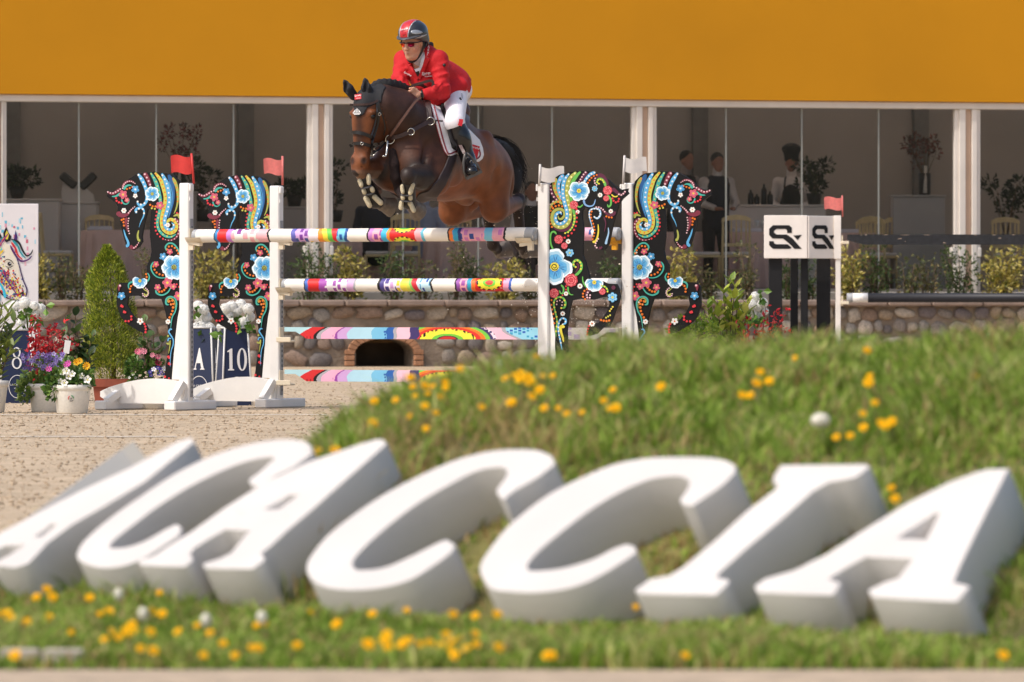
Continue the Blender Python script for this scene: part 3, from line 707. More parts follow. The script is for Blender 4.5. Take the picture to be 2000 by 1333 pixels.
        if spiral:
            self.stroke([(x + r * rc * .85 * (1 - i / 16) * math.cos(.75 * i), y + r * rc * .85 * (1 - i / 16) * math.sin(.75 * i)) for i in range(14)], r * .06, K['black'] if r > 20 else S(120, 120, 60), r * .05, 3)
        else: self.dot(x, y, r * rc * .4, S(150, 130, 50), 6)
    def rose(self, x, y, r):
        self.poly([(x + r * (1 + .07 * math.sin(9 * t)) * math.cos(t), y + r * (1 + .07 * math.sin(9 * t)) * math.sin(t)) for t in [2 * math.pi * j / 24 for j in range(24)]], K['rose'])
        for k_, (rr, cc) in enumerate(((.72, 'lpink'), (.58, 'rose'), (.42, 'lpink'), (.28, 'rose'))):
            for j in range(5):
                a = 1.256 * j + .5 * k_
                self.stroke([(x + r * rr * math.cos(a + t), y + r * rr * 1.05 * math.sin(a + t)) for t in (0, .35, .7, 1.05)], r * .13, S(236, 150, 150) if cc == 'lpink' else S(176, 40, 56), r * .04, 3)
    def spiral(self, x, y, r0, turns, a0, w0, col, w1, r1=0., sg=1, n=16):
        return self.stroke([(x + (r0 + (r1 - r0) * i / n) * math.cos(a0 + sg * turns * 2 * math.pi * i / n), y + (r0 + (r1 - r0) * i / n) * math.sin(a0 + sg * turns * 2 * math.pi * i / n)) for i in range(n + 1)], w0, col, w1, 4)

za = lambda *L: [(190 + x / 5.555, 320 + y / 5.555) for x, y in L]
zb = lambda *L: [(200 + x / 5.555, 540 + y / 5.555) for x, y in L]
def paint_a(d):
    u = 1 / 5.555
    # mane ribbons
    d.stroke(za((765, 120), (800, 200), (815, 290), (815, 390), (795, 480), (760, 590)), 44 * u, 'deep', 14 * u)
    for i, cc in enumerate(('sky', 'blue')): d.stroke(za((770 + 12 * i, 190), (808 + 12 * i, 330), (795 + 12 * i, 470), (762 + 8 * i, 580)), 7 * u, cc, 3 * u)
    d.stroke(za((812, 150), (850, 230), (868, 320), (868, 410), (850, 490), (825, 545)), 32 * u, 'olive', 8 * u)
    d.dots(za((815, 168), (845, 225), (862, 310), (866, 410)), 6, 9 * u, 'orange')
    d.stroke(za((565, 95), (620, 190), (650, 280), (672, 380), (675, 470), (655, 560), (640, 640), (660, 720), (720, 780), (790, 795), (850, 765)), 34 * u, 'teal', 22 * u)
    d.dots(za((572, 108), (622, 180), (650, 280), (672, 380), (675, 470), (655, 560), (640, 650), (660, 725), (730, 780), (800, 790)), 17, 9 * u, 'lime')
    d.stroke(za((615, 95), (680, 180), (715, 270), (735, 370), (722, 470), (698, 560), (690, 640), (710, 710), (770, 750), (830, 735), (855, 680), (835, 625), (790, 605), (755, 625), (745, 655)), 42 * u, 'lime', 26 * u, edge='black')
    d.dots(za((625, 110), (680, 185), (715, 275), (735, 370), (722, 470), (698, 560), (690, 640), (712, 715), (775, 752), (835, 735), (853, 680), (835, 628), (785, 612)), 22, 10 * u, 'orange')
    d.stroke(za((690, 105), (735, 190), (765, 290), (775, 390), (760, 480), (735, 560), (722, 630), (735, 690), (775, 715), (815, 700), (825, 665), (800, 640)), 44 * u, 'sky', 20 * u, edge='black')
    d.dots(za((697, 125), (735, 190), (762, 280), (774, 400), (758, 490), (732, 570), (722, 640), (755, 712), (810, 705), (822, 665)), 15, 10 * u, 'white')
    d.stroke(za((425, 105), (475, 180), (510, 260), (525, 340), (515, 410), (475, 450), (430, 440), (412, 405)), 36 * u, 'sky', 22 * u)
    d.dots(za((428, 118), (475, 185), (510, 265), (525, 340), (515, 400), (470, 445), (420, 408)), 10, 11 * u, 'white')
    d.stroke(za((495, 95), (535, 165), (562, 240)), 38 * u, 'maroon', 30 * u)
    d.dots(za((500, 110), (535, 170), (560, 225)), 4, 11 * u, 'lpink')
    d.stroke(za((405, 535), (400, 500), (425, 478), (470, 480), (492, 515), (485, 570), (455, 630), (435, 690)), 26 * u, 'sky', 6 * u)
    d.dots(za((405, 520), (430, 487), (475, 488), (492, 535)), 4, 11 * u, 'white')
    d.stroke(za((432, 720), (420, 780), (430, 825), (450, 830)), 14 * u, 'olive', 26 * u)
    # maroon curl round the scroll
    d.stroke(za((900, 585), (870, 555), (820, 570)), 40 * u, 'olive', 10 * u)
    d.stroke(za((845, 600), (885, 650), (885, 730), (850, 800), (790, 830), (730, 825)), 30 * u, 'maroon', 10 * u)
    d.dots(za((840, 600), (883, 655), (883, 735), (848, 805), (790, 832), (730, 824)), 11, 9 * u, 'lpink', 5 * u)
    d.dots(za((860, 535), (888, 540)), 2, 11 * u, 'red', sp=False)
    d.dots(za((635, 522), (622, 600), (616, 680), (640, 760), (705, 815)), 9, 11 * u, 'red')
    d.flower(*za((758, 665))[0], 28 * u, 6, [K['white']], K['orange'])
    # ear, brow, face
    d.stroke(za((75, 295), (130, 320), (180, 300), (230, 268)), 20 * u, 'maroon', 34 * u); d.dots(za((85, 300), (135, 315), (180, 298), (225, 270)), 6, 9 * u, 'lpink')
    d.stroke(za((130, 350), (180, 345), (225, 315)), 10 * u, 'teal', 24 * u)
    d.stroke(za((255, 265), (265, 220), (300, 190), (350, 185), (390, 210)), 28 * u, 'maroon', 14 * u); d.dots(za((253, 260), (265, 220), (300, 192), (345, 186), (390, 210)), 9, 9 * u, 'lpink', 6 * u)
    d.stroke(za((265, 275), (290, 240), (325, 228), (355, 235)), 26 * u, 'teal', 8 * u); d.dots(za((300, 270), (330, 260), (362, 248)), 3, 11 * u, 'orange')
    d.stroke(za((240, 380), (255, 420), (290, 435), (320, 415), (325, 375)), 18 * u, 'teal', 8 * u)
    d.flower(*za((257, 330))[0], 48 * u, 5, [K['pink'], K['rose'], K['pink']], K['yellow'], .5, .72)
    d.flower(*za((300, 390))[0], 28 * u, 5, [K['rose'], K['pink']], K['yellow'], .2, .72)
    d.dots(za((178, 368), (186, 400), (212, 415), (240, 422)), 4, 12 * u, 'red')
    d.flower(*za((395, 275))[0], 44 * u, 5, [K['sky'], K['blue'], K['sky']], K['white'], .3, .7)
    d.flower(*za((394, 345))[0], 27 * u, 5, [K['white']], K['orange'], .3, .7)
    d.pansy(*za((585, 325))[0], 74 * u, (20, 75, 130, 190, 250, 310), 'olive', .25, False)
    d.flower(*za((672, 452))[0], 46 * u, 5, [K['pink'], K['rose'], K['pink']], K['yellow'], .1, .72)
    d.dots(za((563, 445), (592, 462), (622, 462)), 3, 12 * u, 'orange'); d.dots(za((580, 482), (615, 488)), 2, 11 * u, 'lime', sp=False)
    d.flower(*za((267, 505))[0], 30 * u, 6, [K['white']], K['orange'], 0, .7)
    d.stroke(za((200, 515), (215, 545), (260, 560), (310, 545), (330, 520), (385, 465)), 50 * u, 'maroon', 8 * u); d.dots(za((320, 530), (350, 495), (388, 465)), 5, 9 * u, 'lpink', 7 * u)
    d.dots(za((242, 607), (265, 590), (263, 630), (268, 668)), 4, 12 * u, 'orange', sp=False)
    d.stroke(za((298, 580), (290, 640), (302, 700), (312, 735)), 30 * u, 'maroon', 6 * u); d.dots(za((322, 590), (314, 650), (318, 710), (328, 755)), 7, 8 * u, 'lpink')
    d.stroke(za((265, 710), (285, 780), (315, 850), (310, 885), (290, 885)), 10 * u, 'sky', 34 * u)
    d.stroke(za((335, 890), (360, 910), (395, 905), (430, 860)), 40 * u, 'maroon', 10 * u); d.dots(za((380, 912), (410, 890), (432, 858)), 4, 8 * u, 'lpink', 6 * u)
    # chest
    d.stroke(za((745, 945), (735, 900), (770, 865), (820, 870), (865, 915), (893, 980), (898, 1040)), 18 * u, 'teal', 16 * u)
    d.dots(za((752, 930), (770, 900), (800, 893), (830, 908), (858, 935), (878, 975), (885, 1010)), 7, 12 * u, 'orange')
    d.flower(*za((783, 955))[0], 34 * u, 5, [K['pink'], K['rose'], K['pink']], K['yellow'], .3, .7)
    d.flower(*za((708, 1008))[0], 42 * u, 5, [K['sky'], K['blue'], K['sky']], K['white'], .1, .7)
    d.pansy(*za((830, 1125))[0], 128 * u, (175, 235, 300, 120, 65), 'olive', .24)
    d.stroke(za((600, 1065), (575, 1110), (580, 1160), (620, 1215), (680, 1240), (760, 1235)), 18 * u, 'teal', 10 * u)
    d.dots(za((600, 1115), (615, 1155), (640, 1185), (672, 1202), (705, 1210)), 5, 12 * u, 'orange')
    d.flower(*za((630, 1090))[0], 34 * u, 5, [K['pink'], K['rose'], K['pink']], K['yellow'], .3, .7)
    d.dots(za((518, 1198), (525, 1230), (522, 1262)), 3, 12 * u, 'orange'); d.stroke(za((535, 1185), (555, 1225), (545, 1260), (525, 1280)), 12 * u, 'teal', 20 * u)
    # foreleg up and body
    d.stroke(zb((268, 135), (265, 90), (290, 65), (320, 62)), 12 * u, 'teal', 22 * u); d.dots(zb((283, 168), (282, 132), (297, 103), (320, 90)), 4, 12 * u, 'orange')
    d.pansy(*zb((393, 50))[0], 76 * u, (15, 60, 105, 150, 185), 'yellow', .24, False)
    d.stroke(zb((428, 125), (450, 150), (478, 165), (480, 195), (455, 208), (440, 185)), 8 * u, 'olive', 22 * u)
    d.dots(zb((458, 130), (480, 150), (490, 175), (482, 205), (458, 222), (430, 210), (425, 190)), 9, 8 * u, 'lpink')
    d.stroke(zb((570, 150), (585, 185), (640, 205), (700, 180), (735, 130), (740, 90)), 22 * u, 'teal', 10 * u); d.dots(zb((610, 168), (640, 165), (665, 150), (685, 125)), 4, 13 * u, 'orange')
    d.flower(*zb((593, 120))[0], 38 * u, 5, [K['pink'], K['rose'], K['pink']], K['yellow'], .3, .7)
    d.flower(*zb((702, 70))[0], 56 * u, 5, [K['pink'], K['rose'], K['pink']], K['yellow'], .7, .72)
    d.flower(*zb((768, 112))[0], 36 * u, 5, [K['pink'], K['rose'], K['pink']], K['yellow'], .1, .72)
    d.dots(zb((805, 88), (830, 110), (845, 152)), 3, 11 * u, 'red', sp=False)
    d.flower(*zb((825, 212))[0], 50 * u, 5, [K['pink'], K['rose'], K['pink']], K['yellow'], .4, .72)
    d.stroke(zb((170, 95), (160, 120), (160, 160)), 40 * u, 'maroon', 8 * u); d.dot(*zb((170, 100))[0], 12 * u, 'lpink')
    d.flower(*zb((187, 212))[0], 44 * u, 5, [K['sky'], K['blue'], K['sky']], K['white'], .3, .7)
    for q in ((175, 315, 210, 335), (205, 383, 240, 395), (705, 865, 730, 895), (712, 940, 740, 965)): d.stroke(zb(q[:2], q[2:]), 26 * u, 'red', 20 * u)
    d.dots(zb((233, 488), (272, 488), (302, 467), (298, 437)), 4, 13 * u, 'red', sp=False); d.dots(zb((445, 517), (457, 548), (461, 580), (457, 608)), 4, 13 * u, 'red', sp=False)
    d.flower(*zb((398, 488))[0], 40 * u, 5, [K['white']], K['orange'], .3, .62)
    d.stroke(zb((720, 310), (690, 300), (690, 250), (730, 222), (785, 240), (805, 300), (790, 380), (755, 450), (740, 560)), 22 * u, 'teal', 12 * u)
    d.stroke(zb((715, 290), (705, 262), (735, 238), (775, 262), (790, 310), (785, 350)), 14 * u, 'olive', 6 * u)
    d.dots(zb((725, 272), (755, 260), (768, 292), (766, 330), (762, 368), (748, 408), (728, 447)), 7, 14 * u, 'orange'); d.ring(*zb((742, 305))[0], 13 * u, 'orange')
    d.flower(*zb((710, 493))[0], 30 * u, 6, [K['white']], K['orange'], .3, .66)
    d.stroke(zb((755, 580), (735, 575), (718, 605), (740, 640), (768, 690), (765, 750), (745, 810), (735, 900), (735, 985)), 20 * u, 'sky', 6 * u)
    d.stroke(zb((745, 680), (720, 675), (705, 705)), 10 * u, 'sky', 16 * u); d.stroke(zb((690, 725), (720, 735), (735, 700), (730, 760), (715, 840)), 20 * u, 'olive', 8 * u)
    d.dot(*zb((710, 648))[0], 12 * u, 'olive'); d.dot(*zb((675, 1092))[0], 14 * u, 'red'); d.dot(*zb((720, 1108))[0], 10 * u, 'red')
zc = lambda *L: [(1060 + x / 7.017, 320 + y / 7.017) for x, y in L]
zd = lambda *L: [(1060 + x / 6.667, 490 + y / 6.667) for x, y in L]
def paint_c(d):
    u = 1 / 7.017
    d.stroke(zc((125, 290), (140, 380), (175, 450), (215, 500), (165, 530), (130, 580)), 36 * u, 'plum', 26 * u); d.dots(zc((130, 305), (145, 400), (180, 465), (212, 497), (160, 525), (130, 560)), 7, 12 * u, 'lpink')
    d.stroke(zc((205, 200), (180, 280), (195, 370), (230, 450), (275, 520)), 50 * u, 'olive', 24 * u); d.dots(zc((190, 220), (182, 280), (200, 375), (230, 450), (265, 500)), 6, 14 * u, 'orange')
    d.stroke(zc((125, 630), (140, 570), (190, 530), (250, 525), (290, 560)), 22 * u, 'olive', 30 * u); d.dots(zc((148, 590), (185, 545), (235, 528)), 3, 14 * u, 'orange')
    d.stroke(zc((310, 155), (255, 230), (235, 320), (255, 420), (300, 520)), 48 * u, 'sky', 26 * u); d.dots(zc((285, 178), (255, 240), (240, 310), (250, 380), (270, 450)), 6, 12 * u, 'lpink')
    d.stroke(zc((540, 115), (470, 190), (420, 290), (405, 400), (415, 520), (435, 620), (458, 720), (450, 810), (400, 910), (330, 955)), 42 * u, 'green', 22 * u)
    d.dots(zc((455, 715), (455, 790), (430, 870), (375, 940), (330, 955)), 8, 12 * u, 'yellow')
    d.stroke(zc((415, 800), (370, 880), (290, 915), (210, 900), (165, 860)), 60 * u, 'plum', 12 * u)
    d.stroke(zc((480, 120), (400, 200), (355, 310), (350, 430), (375, 560), (395, 670), (390, 770), (340, 850), (260, 875), (180, 835), (150, 740), (180, 655), (250, 625), (310, 650), (320, 710), (280, 760), (240, 750), (235, 715)), 56 * u, 'olive', 26 * u, edge='black')
    d.dots(zc((460, 140), (395, 215), (355, 320), (350, 430), (375, 560), (395, 670), (390, 770), (335, 850), (250, 870), (185, 830)), 15, 14 * u, S(226, 224, 150))
    d.stroke(zc((385, 140), (325, 220), (300, 320), (300, 430), (325, 550), (350, 640), (355, 740), (310, 810), (240, 825), (200, 770), (205, 700), (255, 670), (285, 700)), 46 * u, 'sky', 30 * u, edge='black')
    d.dots(zc((375, 150), (325, 225), (300, 320), (302, 430), (325, 545), (350, 640), (352, 740), (310, 805), (240, 818), (203, 760), (225, 690), (270, 670)), 18, 13 * u, 'white')
    d.dots(zc((150, 868), (125, 810), (115, 740), (125, 660), (160, 620), (190, 592), (240, 575), (290, 588)), 10, 15 * u, 'orange')
    d.stroke(zc((625, 120), (575, 185), (520, 265)), 44 * u, 'plum', 30 * u); d.dots(zc((608, 125), (570, 170), (520, 258)), 5, 12 * u, 'lpink')
    d.stroke(zc((740, 130), (680, 150), (620, 210), (590, 265)), 36 * u, 'sky', 30 * u); d.dots(zc((730, 130), (685, 150), (640, 190), (595, 245)), 5, 13 * u, 'white')
    d.dots(zc((640, 268), (680, 210), (730, 172), (800, 156)), 6, 14 * u, 'orange')
    d.stroke(zc((770, 175), (830, 180), (880, 240), (905, 310)), 56 * u, 'plum', 40 * u); d.stroke(zc((790, 190), (730, 210), (730, 270), (760, 300)), 24 * u, 'plum', 8 * u); d.dots(zc((740, 210), (730, 260), (757, 300)), 4, 11 * u, 'lpink')
    d.stroke(zc((795, 285), (765, 265), (780, 222), (825, 220), (865, 270), (880, 325)), 20 * u, 'green', 30 * u); d.dots(zc((790, 283), (768, 260), (785, 228), (830, 228), (855, 262)), 6, 12 * u, 'yellow')
    d.stroke(zc((970, 345), (1020, 390), (1070, 430), (1120, 425), (1155, 385)), 40 * u, 'plum', 20 * u); d.dots(zc((1060, 430), (1100, 438), (1140, 395)), 4, 12 * u, 'lpink')
    d.stroke(zc((960, 430), (985, 455), (1020, 462), (1045, 448)), 18 * u, 'yellow', 14 * u); d.dots(zc((972, 485), (990, 520), (1023, 540), (1057, 520), (1060, 492)), 5, 15 * u, 'red')
    d.stroke(zc((910, 440), (950, 500), (950, 570), (920, 600), (905, 565)), 30 * u, 'green', 16 * u)
    d.rose(*zc((907, 375))[0], 62 * u); d.rose(*zc((888, 483))[0], 40 * u)
    d.flower(*zc((733, 350))[0], 42 * u, 7, [K['pale'], K['sky']], K['yellow'], 0, .6); d.flower(*zc((807, 438))[0], 36 * u, 7, [K['white']], K['orange'], 0, .55); d.flower(*zc((952, 660))[0], 34 * u, 7, [K['white']], K['orange'], 0, .55); d.flower(*zc((502, 665))[0], 32 * u, 7, [K['white']], K['orange'], 0, .55)
    d.pansy(*zc((520, 378))[0], 132 * u, (45, 110, 165, 225, 315, 0), 'yellow', .23, False)
    d.stroke(zc((585, 490), (600, 560), (660, 590), (720, 570), (745, 495)), 30 * u, S(120, 160, 206), 12 * u); d.stroke(zc((490, 580), (535, 600), (575, 565)), 24 * u, 'green', 14 * u)
    d.rose(*zc((450, 570))[0], 58 * u)
    d.dots(zc((488, 630), (490, 716), (490, 775), (483, 832), (467, 885), (440, 934), (408, 970), (368, 996), (325, 1017)), 9, 15 * u, 'red')
    d.stroke(zc((725, 735), (770, 755), (810, 710), (800, 640), (740, 620), (675, 640), (660, 700), (680, 800), (715, 915)), 30 * u, S(150, 190, 226), 10 * u); d.dots(zc((730, 735), (775, 752), (808, 700), (790, 640), (720, 625), (665, 660), (665, 740)), 11, 11 * u, 'white')
    d.dots(zc((692, 662), (680, 710), (695, 775), (720, 850), (732, 920), (722, 995), (705, 1038)), 10, 14 * u, 'orange')
    d.stroke(zc((755, 605), (810, 610), (860, 660), (920, 705), (980, 705), (1015, 665)), 22 * u, 'plum', 40 * u); d.dots(zc((755, 603), (790, 605), (840, 630), (870, 665)), 5, 11 * u, 'lpink'); d.dots(zc((893, 730), (930, 743), (965, 745)), 3, 14 * u, 'orange')
    d.stroke(zc((780, 835), (785, 930), (765, 1030), (735, 1075), (705, 1070)), 14 * u, 'yellow', 30 * u); d.stroke(zc((860, 735), (885, 830), (865, 940)), 22 * u, 'plum', 8 * u); d.stroke(zc((918, 880), (922, 960), (895, 1060), (885, 1110)), 10 * u, S(150, 186, 216), 30 * u)
    d.dots(zc((783, 1035), (765, 1062), (750, 1092), (740, 1125), (762, 1156)), 5, 12 * u, 'lpink'); d.stroke(zc((790, 1160), (815, 1160), (835, 1140)), 34 * u, 'plum', 20 * u)
    d.stroke(zc((215, 970), (185, 935), (145, 950), (130, 1020), (140, 1110), (175, 1185)), 24 * u, 'green', 24 * u)
    d.rose(*zc((245, 1040))[0], 60 * u); d.rose(*zc((323, 1128))[0], 44 * u); d.flower(*zc((376, 1068))[0], 38 * u, 8, [K['white']], K['orange'], 0, .5); d.flower(*zc((398, 1224))[0], 58 * u, 6, [K['sky'], K['pale'], K['sky']], K['yellow'], .2, .66)
    u = 1 / 6.667
    d.pansy(*zd((180, 210))[0], 215 * u, (275, 10, 85), 'yellow', .27)
    d.stroke(zd((460, 220), (425, 190), (430, 145), (475, 125), (525, 170), (525, 240), (480, 300), (440, 325)), 26 * u, 'green', 30 * u); d.dots(zd((455, 215), (428, 185), (440, 140), (480, 130), (522, 175), (520, 240)), 7, 13 * u, 'yellow'); d.stroke(zd((465, 165), (490, 200), (470, 260), (445, 285)), 30 * u, 'plum', 14 * u)
    d.rose(*zd((395, 385))[0], 84 * u); d.rose(*zd((175, 555))[0], 62 * u); d.rose(*zd((798, 533))[0], 42 * u)
    d.stroke(zd((265, 445), (298, 490), (290, 550), (260, 555), (245, 515)), 24 * u, 'green', 14 * u); d.stroke(zd((355, 470), (360, 530), (385, 570), (425, 575)), 26 * u, 'green', 8 * u); d.stroke(zd((545, 335), (548, 400), (580, 460), (615, 480)), 12 * u, 'green', 24 * u)
    d.flower(*zd((510, 463))[0], 40 * u, 8, [K['white']], K['orange'], 0, .5); d.flower(*zd((330, 560))[0], 34 * u, 8, [K['white']], K['orange'], 0, .5); d.flower(*zd((287, 820))[0], 36 * u, 8, [K['white']], K['orange'], 0, .5)
    d.dots(zd((330, 465), (330, 508)), 2, 12 * u, 'red', sp=False); d.dot(*zd((285, 580))[0], 11 * u, 'red')
    d.pansy(*zd((695, 415))[0], 110 * u, (170, 95, 20, 130, 55), 'yellow', .24, False)
    d.stroke(zd((780, 460), (830, 470), (865, 510), (868, 545)), 24 * u, 'green', 18 * u); d.dots(zd((790, 458), (828, 468), (855, 495), (865, 535)), 4, 11 * u, 'yellow')
    d.dots(zd((602, 502), (572, 520), (552, 555), (552, 602), (577, 632)), 5, 14 * u, 'orange'); d.stroke(zd((655, 525), (600, 540), (595, 600), (625, 625), (650, 600)), 30 * u, 'plum', 24 * u); d.dots(zd((612, 545), (600, 580), (605, 610), (635, 615), (642, 580)), 5, 12 * u, 'lpink')
    d.dot(*zd((942, 483))[0], 28 * u, 'plum'); d.flower(*zd((930, 608))[0], 66 * u, 6, [K['sky'], K['pale'], K['sky']], K['yellow'], .5, .66)
    d.stroke(zd((935, 730), (895, 785)), 24 * u, 'plum', 14 * u); d.dots(zd((933, 732), (895, 785)), 3, 12 * u, 'yellow', sp=False); d.dots(zd((900, 840), (848, 872)), 3, 12 * u, 'lime', sp=False); d.dots(zd((783, 903), (820, 912), (853, 915), (887, 908)), 4, 15 * u, 'orange')
    d.flower(*zd((667, 950))[0], 44 * u, 7, [K['white']], K['orange'], 0, .5); d.dots(zd((628, 980), (615, 1012), (607, 1048), (605, 1092)), 4, 13 * u, 'red')
    d.stroke(zd((265, 745), (310, 740), (325, 680), (295, 620), (240, 605), (185, 640), (175, 720), (200, 830), (215, 930), (200, 1050), (205, 1120)), 28 * u, 'green', 14 * u); d.dots(zd((270, 748), (315, 710), (318, 660), (250, 605), (180, 650), (180, 740), (205, 840), (215, 930), (202, 1050)), 12, 13 * u, 'yellow')
    d.dots(zd((210, 700), (215, 662), (248, 648), (282, 668), (278, 710)), 5, 10 * u, 'lpink'); d.dots(zd((143, 645), (142, 700), (150, 762), (166, 830), (176, 890), (180, 945)), 6, 13 * u, 'orange')
    d.stroke(zd((290, 960), (325, 940), (325, 895), (280, 880), (240, 930), (232, 1040), (255, 1160), (280, 1290)), 28 * u, 'sky', 18 * u); d.dots(zd((288, 960), (322, 930), (310, 890), (270, 885), (238, 950), (235, 1060), (265, 1200)), 10, 11 * u, 'white')
    d.stroke(zd((315, 995), (265, 990), (265, 1050), (290, 1130), (300, 1190)), 36 * u, 'yellow', 20 * u)

OA = [(352.7, 368), (349.4, 354.8), (338.4, 343.8), (329.6, 339.4), (312, 337.6), (298.8, 335.4), (276.8, 336.8), (261.4, 340.5), (248.2, 348.2), (235, 359.2), (227.3, 368), (213, 373.5), (202, 371.3), (204.2, 379), (203, 382.3), (213, 390), (219.6, 394.4), (225.1, 403.2), (224, 416.4), (229.5, 427.4), (232.8, 447.2), (238.3, 467), (242.7, 482.4), (255.9, 488.6), (268, 482.4), (274.6, 471.4), (273.5, 462.6), (276.8, 442.8), (283.4, 416.4), (285.6, 407.6), (292.2, 409.8), (290.5, 434), (290, 460.4), (293.3, 491.2), (290, 506.6), (283.4, 519.8), (283, 544), (268, 547.3), (252.6, 551.7), (229.4, 552.4), (223.8, 561.7), (222.5, 595.8), (230.5, 619), (240, 630), (248, 636), (266.6, 647), (280.5, 652.2), (285.8, 642.3), (280.5, 633), (263.5, 625.2), (251, 611.3), (243.3, 595.8), (246.4, 578.7), (266.6, 578), (291.4, 584), (313, 584.5), (319.3, 602), (324, 623.7), (327, 648.5), (328.6, 670.2), (325.5, 695), (322.4, 713.6), (318.3, 742), (334, 742), (337.5, 700), (341, 660), (346, 620), (352.7, 588)]
OC = [(1077, 589), (1076, 362.8), (1080, 357.8), (1085.7, 348.5), (1097, 341.4), (1114, 337.8), (1128.4, 335), (1148.4, 335), (1168, 339.2), (1181, 345.7), (1192.5, 354.2), (1201, 362.8), (1215.3, 372.7), (1228, 370.2), (1226.7, 375.6), (1229.3, 379.9), (1218, 389.8), (1209.6, 401.2), (1207.5, 411.2), (1202.5, 426.9), (1199, 441), (1194.7, 461), (1191, 478.2), (1182.6, 488.9), (1169.7, 487.4), (1162.6, 478.2), (1158.3, 468.2), (1162.6, 452.5), (1158.3, 436.9), (1151.2, 419.8), (1150.5, 408.4), (1145.5, 405.5), (1139.8, 412.6), (1139.8, 428.3), (1142.7, 448.3), (1141.2, 476.8), (1140.8, 499), (1145.5, 511), (1150, 527.5), (1153.8, 544), (1157.5, 547.8), (1178.5, 550), (1189, 554.5), (1206, 555.3), (1210, 563.5), (1213, 580), (1210, 592), (1202.5, 610), (1198, 625), (1192, 637), (1180, 640), (1168, 652), (1153, 656.5), (1148.2, 652), (1150, 638.5), (1156, 631), (1171, 631), (1180, 620.5), (1189, 607), (1192.8, 593.5), (1189, 580), (1177, 581.5), (1162, 586), (1135, 583.8), (1120, 587.5), (1115.5, 604), (1112.5, 625), (1110, 647.5), (1111, 685), (1112, 742), (1092, 742), (1087, 677), (1087.8, 647.5), (1082.5, 617.5)]
def post_frame(): pass
def make_wing(label, px0, S_, outline, painter, side, loc, group='painted horse wings of the jump'):
    """local x runs along the rails, z up; side = -1: board stands left of the post, +1: right of it"""
    t = thing('jump_wing', label, 'jump wing', (loc.x, loc.y, 0), TH, group)
    zz = lambda y: (801.9 * S_ / 256.2 + 590 * (1 - S_ / 256.2) - y) / S_
    off = side * .045
    fr = lambda x, z, d: (off + (x - px0) / (S_ * CT), d, zz(z))
    b = MB(); b.prism([q for q in outline], -.010, .010, fr) if side > 0 else b.prism(outline[::-1], -.010, .010, fr)
    b.f = [f for f in b.f]; b.build('horse_board', M_black, t)
    d = Deco(px0, S_); painter(d); d.mb.v = [(x + off, y, z) for x, y, z in d.mb.v]
    pp = d.mb.build('painted_pattern', M_vc, t)
    hp = zz(358)
    b = MB(); b.box((0, 0, (hp + .03) / 2), (.088, .075, hp - .03), bev=.008); b.build('post', M_white, t)
    ix = -side * .0475
    b = MB(); b.box((ix, .0, .78), (.006, .034, 1.36), col=S(150, 150, 152))
    for i in range(34): b.box((ix - side * .0035, 0, .14 + i * .038), (.002, .010, .020), col=S(36, 36, 38))
    b.build('keyhole_strip', M_vc, t)
    b = MB(); b.box((-side * .052, -.012, hp - .035), (.016, .05, .05), bev=.004); b.box((-side * .05, -.028, hp - .12), (.006, .012, .028), col=S(60, 60, 60)); b.build('flag_clip', M_white, t)
    # fillet, arched base board, feet and braces
    m = lambda L: [((px0 + (352 - x) if side > 0 else px0 - (352 - x)), y) for x, y in L]
    fl = m([(352.5, 589), (346, 621), (341, 661), (337.5, 701), (333.5, 742), (352.5, 742)]); b = MB(); b.prism(fl if side < 0 else fl[::-1], -.009, .009, fr); b.build('side_fillet', M_white, t)
    ar_ = spl([(x, y, 0) for x, y in m([(197, 766), (217, 757), (248, 748), (279, 742), (310, 740), (341, 743), (368, 751)])], 5)
    bo = [(v.x, v.y) for v in ar_] + m([(368, 789), (217, 789), (197, 776)]); b = MB(); b.prism(bo[::-1] if side < 0 else bo, -.065, -.030, fr) ; b.build('base_board', M_white, t)
    for xx in (side * .62, 0):
        b = MB(); b.box((xx, .06, .037), (.10, .62, .07), bev=.008); b.build('foot', M_white, t)
    for xx in (side * .60, side * .02):
        b = MB(); b.bar((xx, -.18, .068), (xx - side * .03, -.068, .21 if xx == side * .02 else .13), .055, .05, col=None); b.build('brace', M_white, t)
    return t
def sort_faces(o): pass
wA = make_wing('black horse wing with long blue mane at far left of jump', 352, 256.2, OA, paint_a, -1, pA)
wB = copy_tree(wA, loc=(pB.x, pB.y, 0), label='black horse wing standing second from left, half behind the top rail')
def mir(L): return [(1240 + (352 - x), y) for x, y in L]
class MDeco(Deco):
    def pt(self, x, y, d): return Deco.pt(self, 1240 + (352 - x), y, d)
def paint_d(d): paint_a(d)
def make_d():
    global Deco
    old = Deco; Deco = MDeco
    try: return make_wing('black horse wing with blue pansy facing right, rightmost of the jump', 1240, 257.6, mir(OA)[::-1], paint_d, 1, pD)
    finally: Deco = old
MDeco.__mro__
_D = Deco
def _pt_m(self, x, y, d): return _D.pt(self, 1240 + (352 - x), y, d)
MDeco.pt = _pt_m
wD = make_d()
wC = make_wing('black horse wing with red roses and green swirls right of the jumping horse', 1077, 263.8, OC, paint_c, 1, pC)

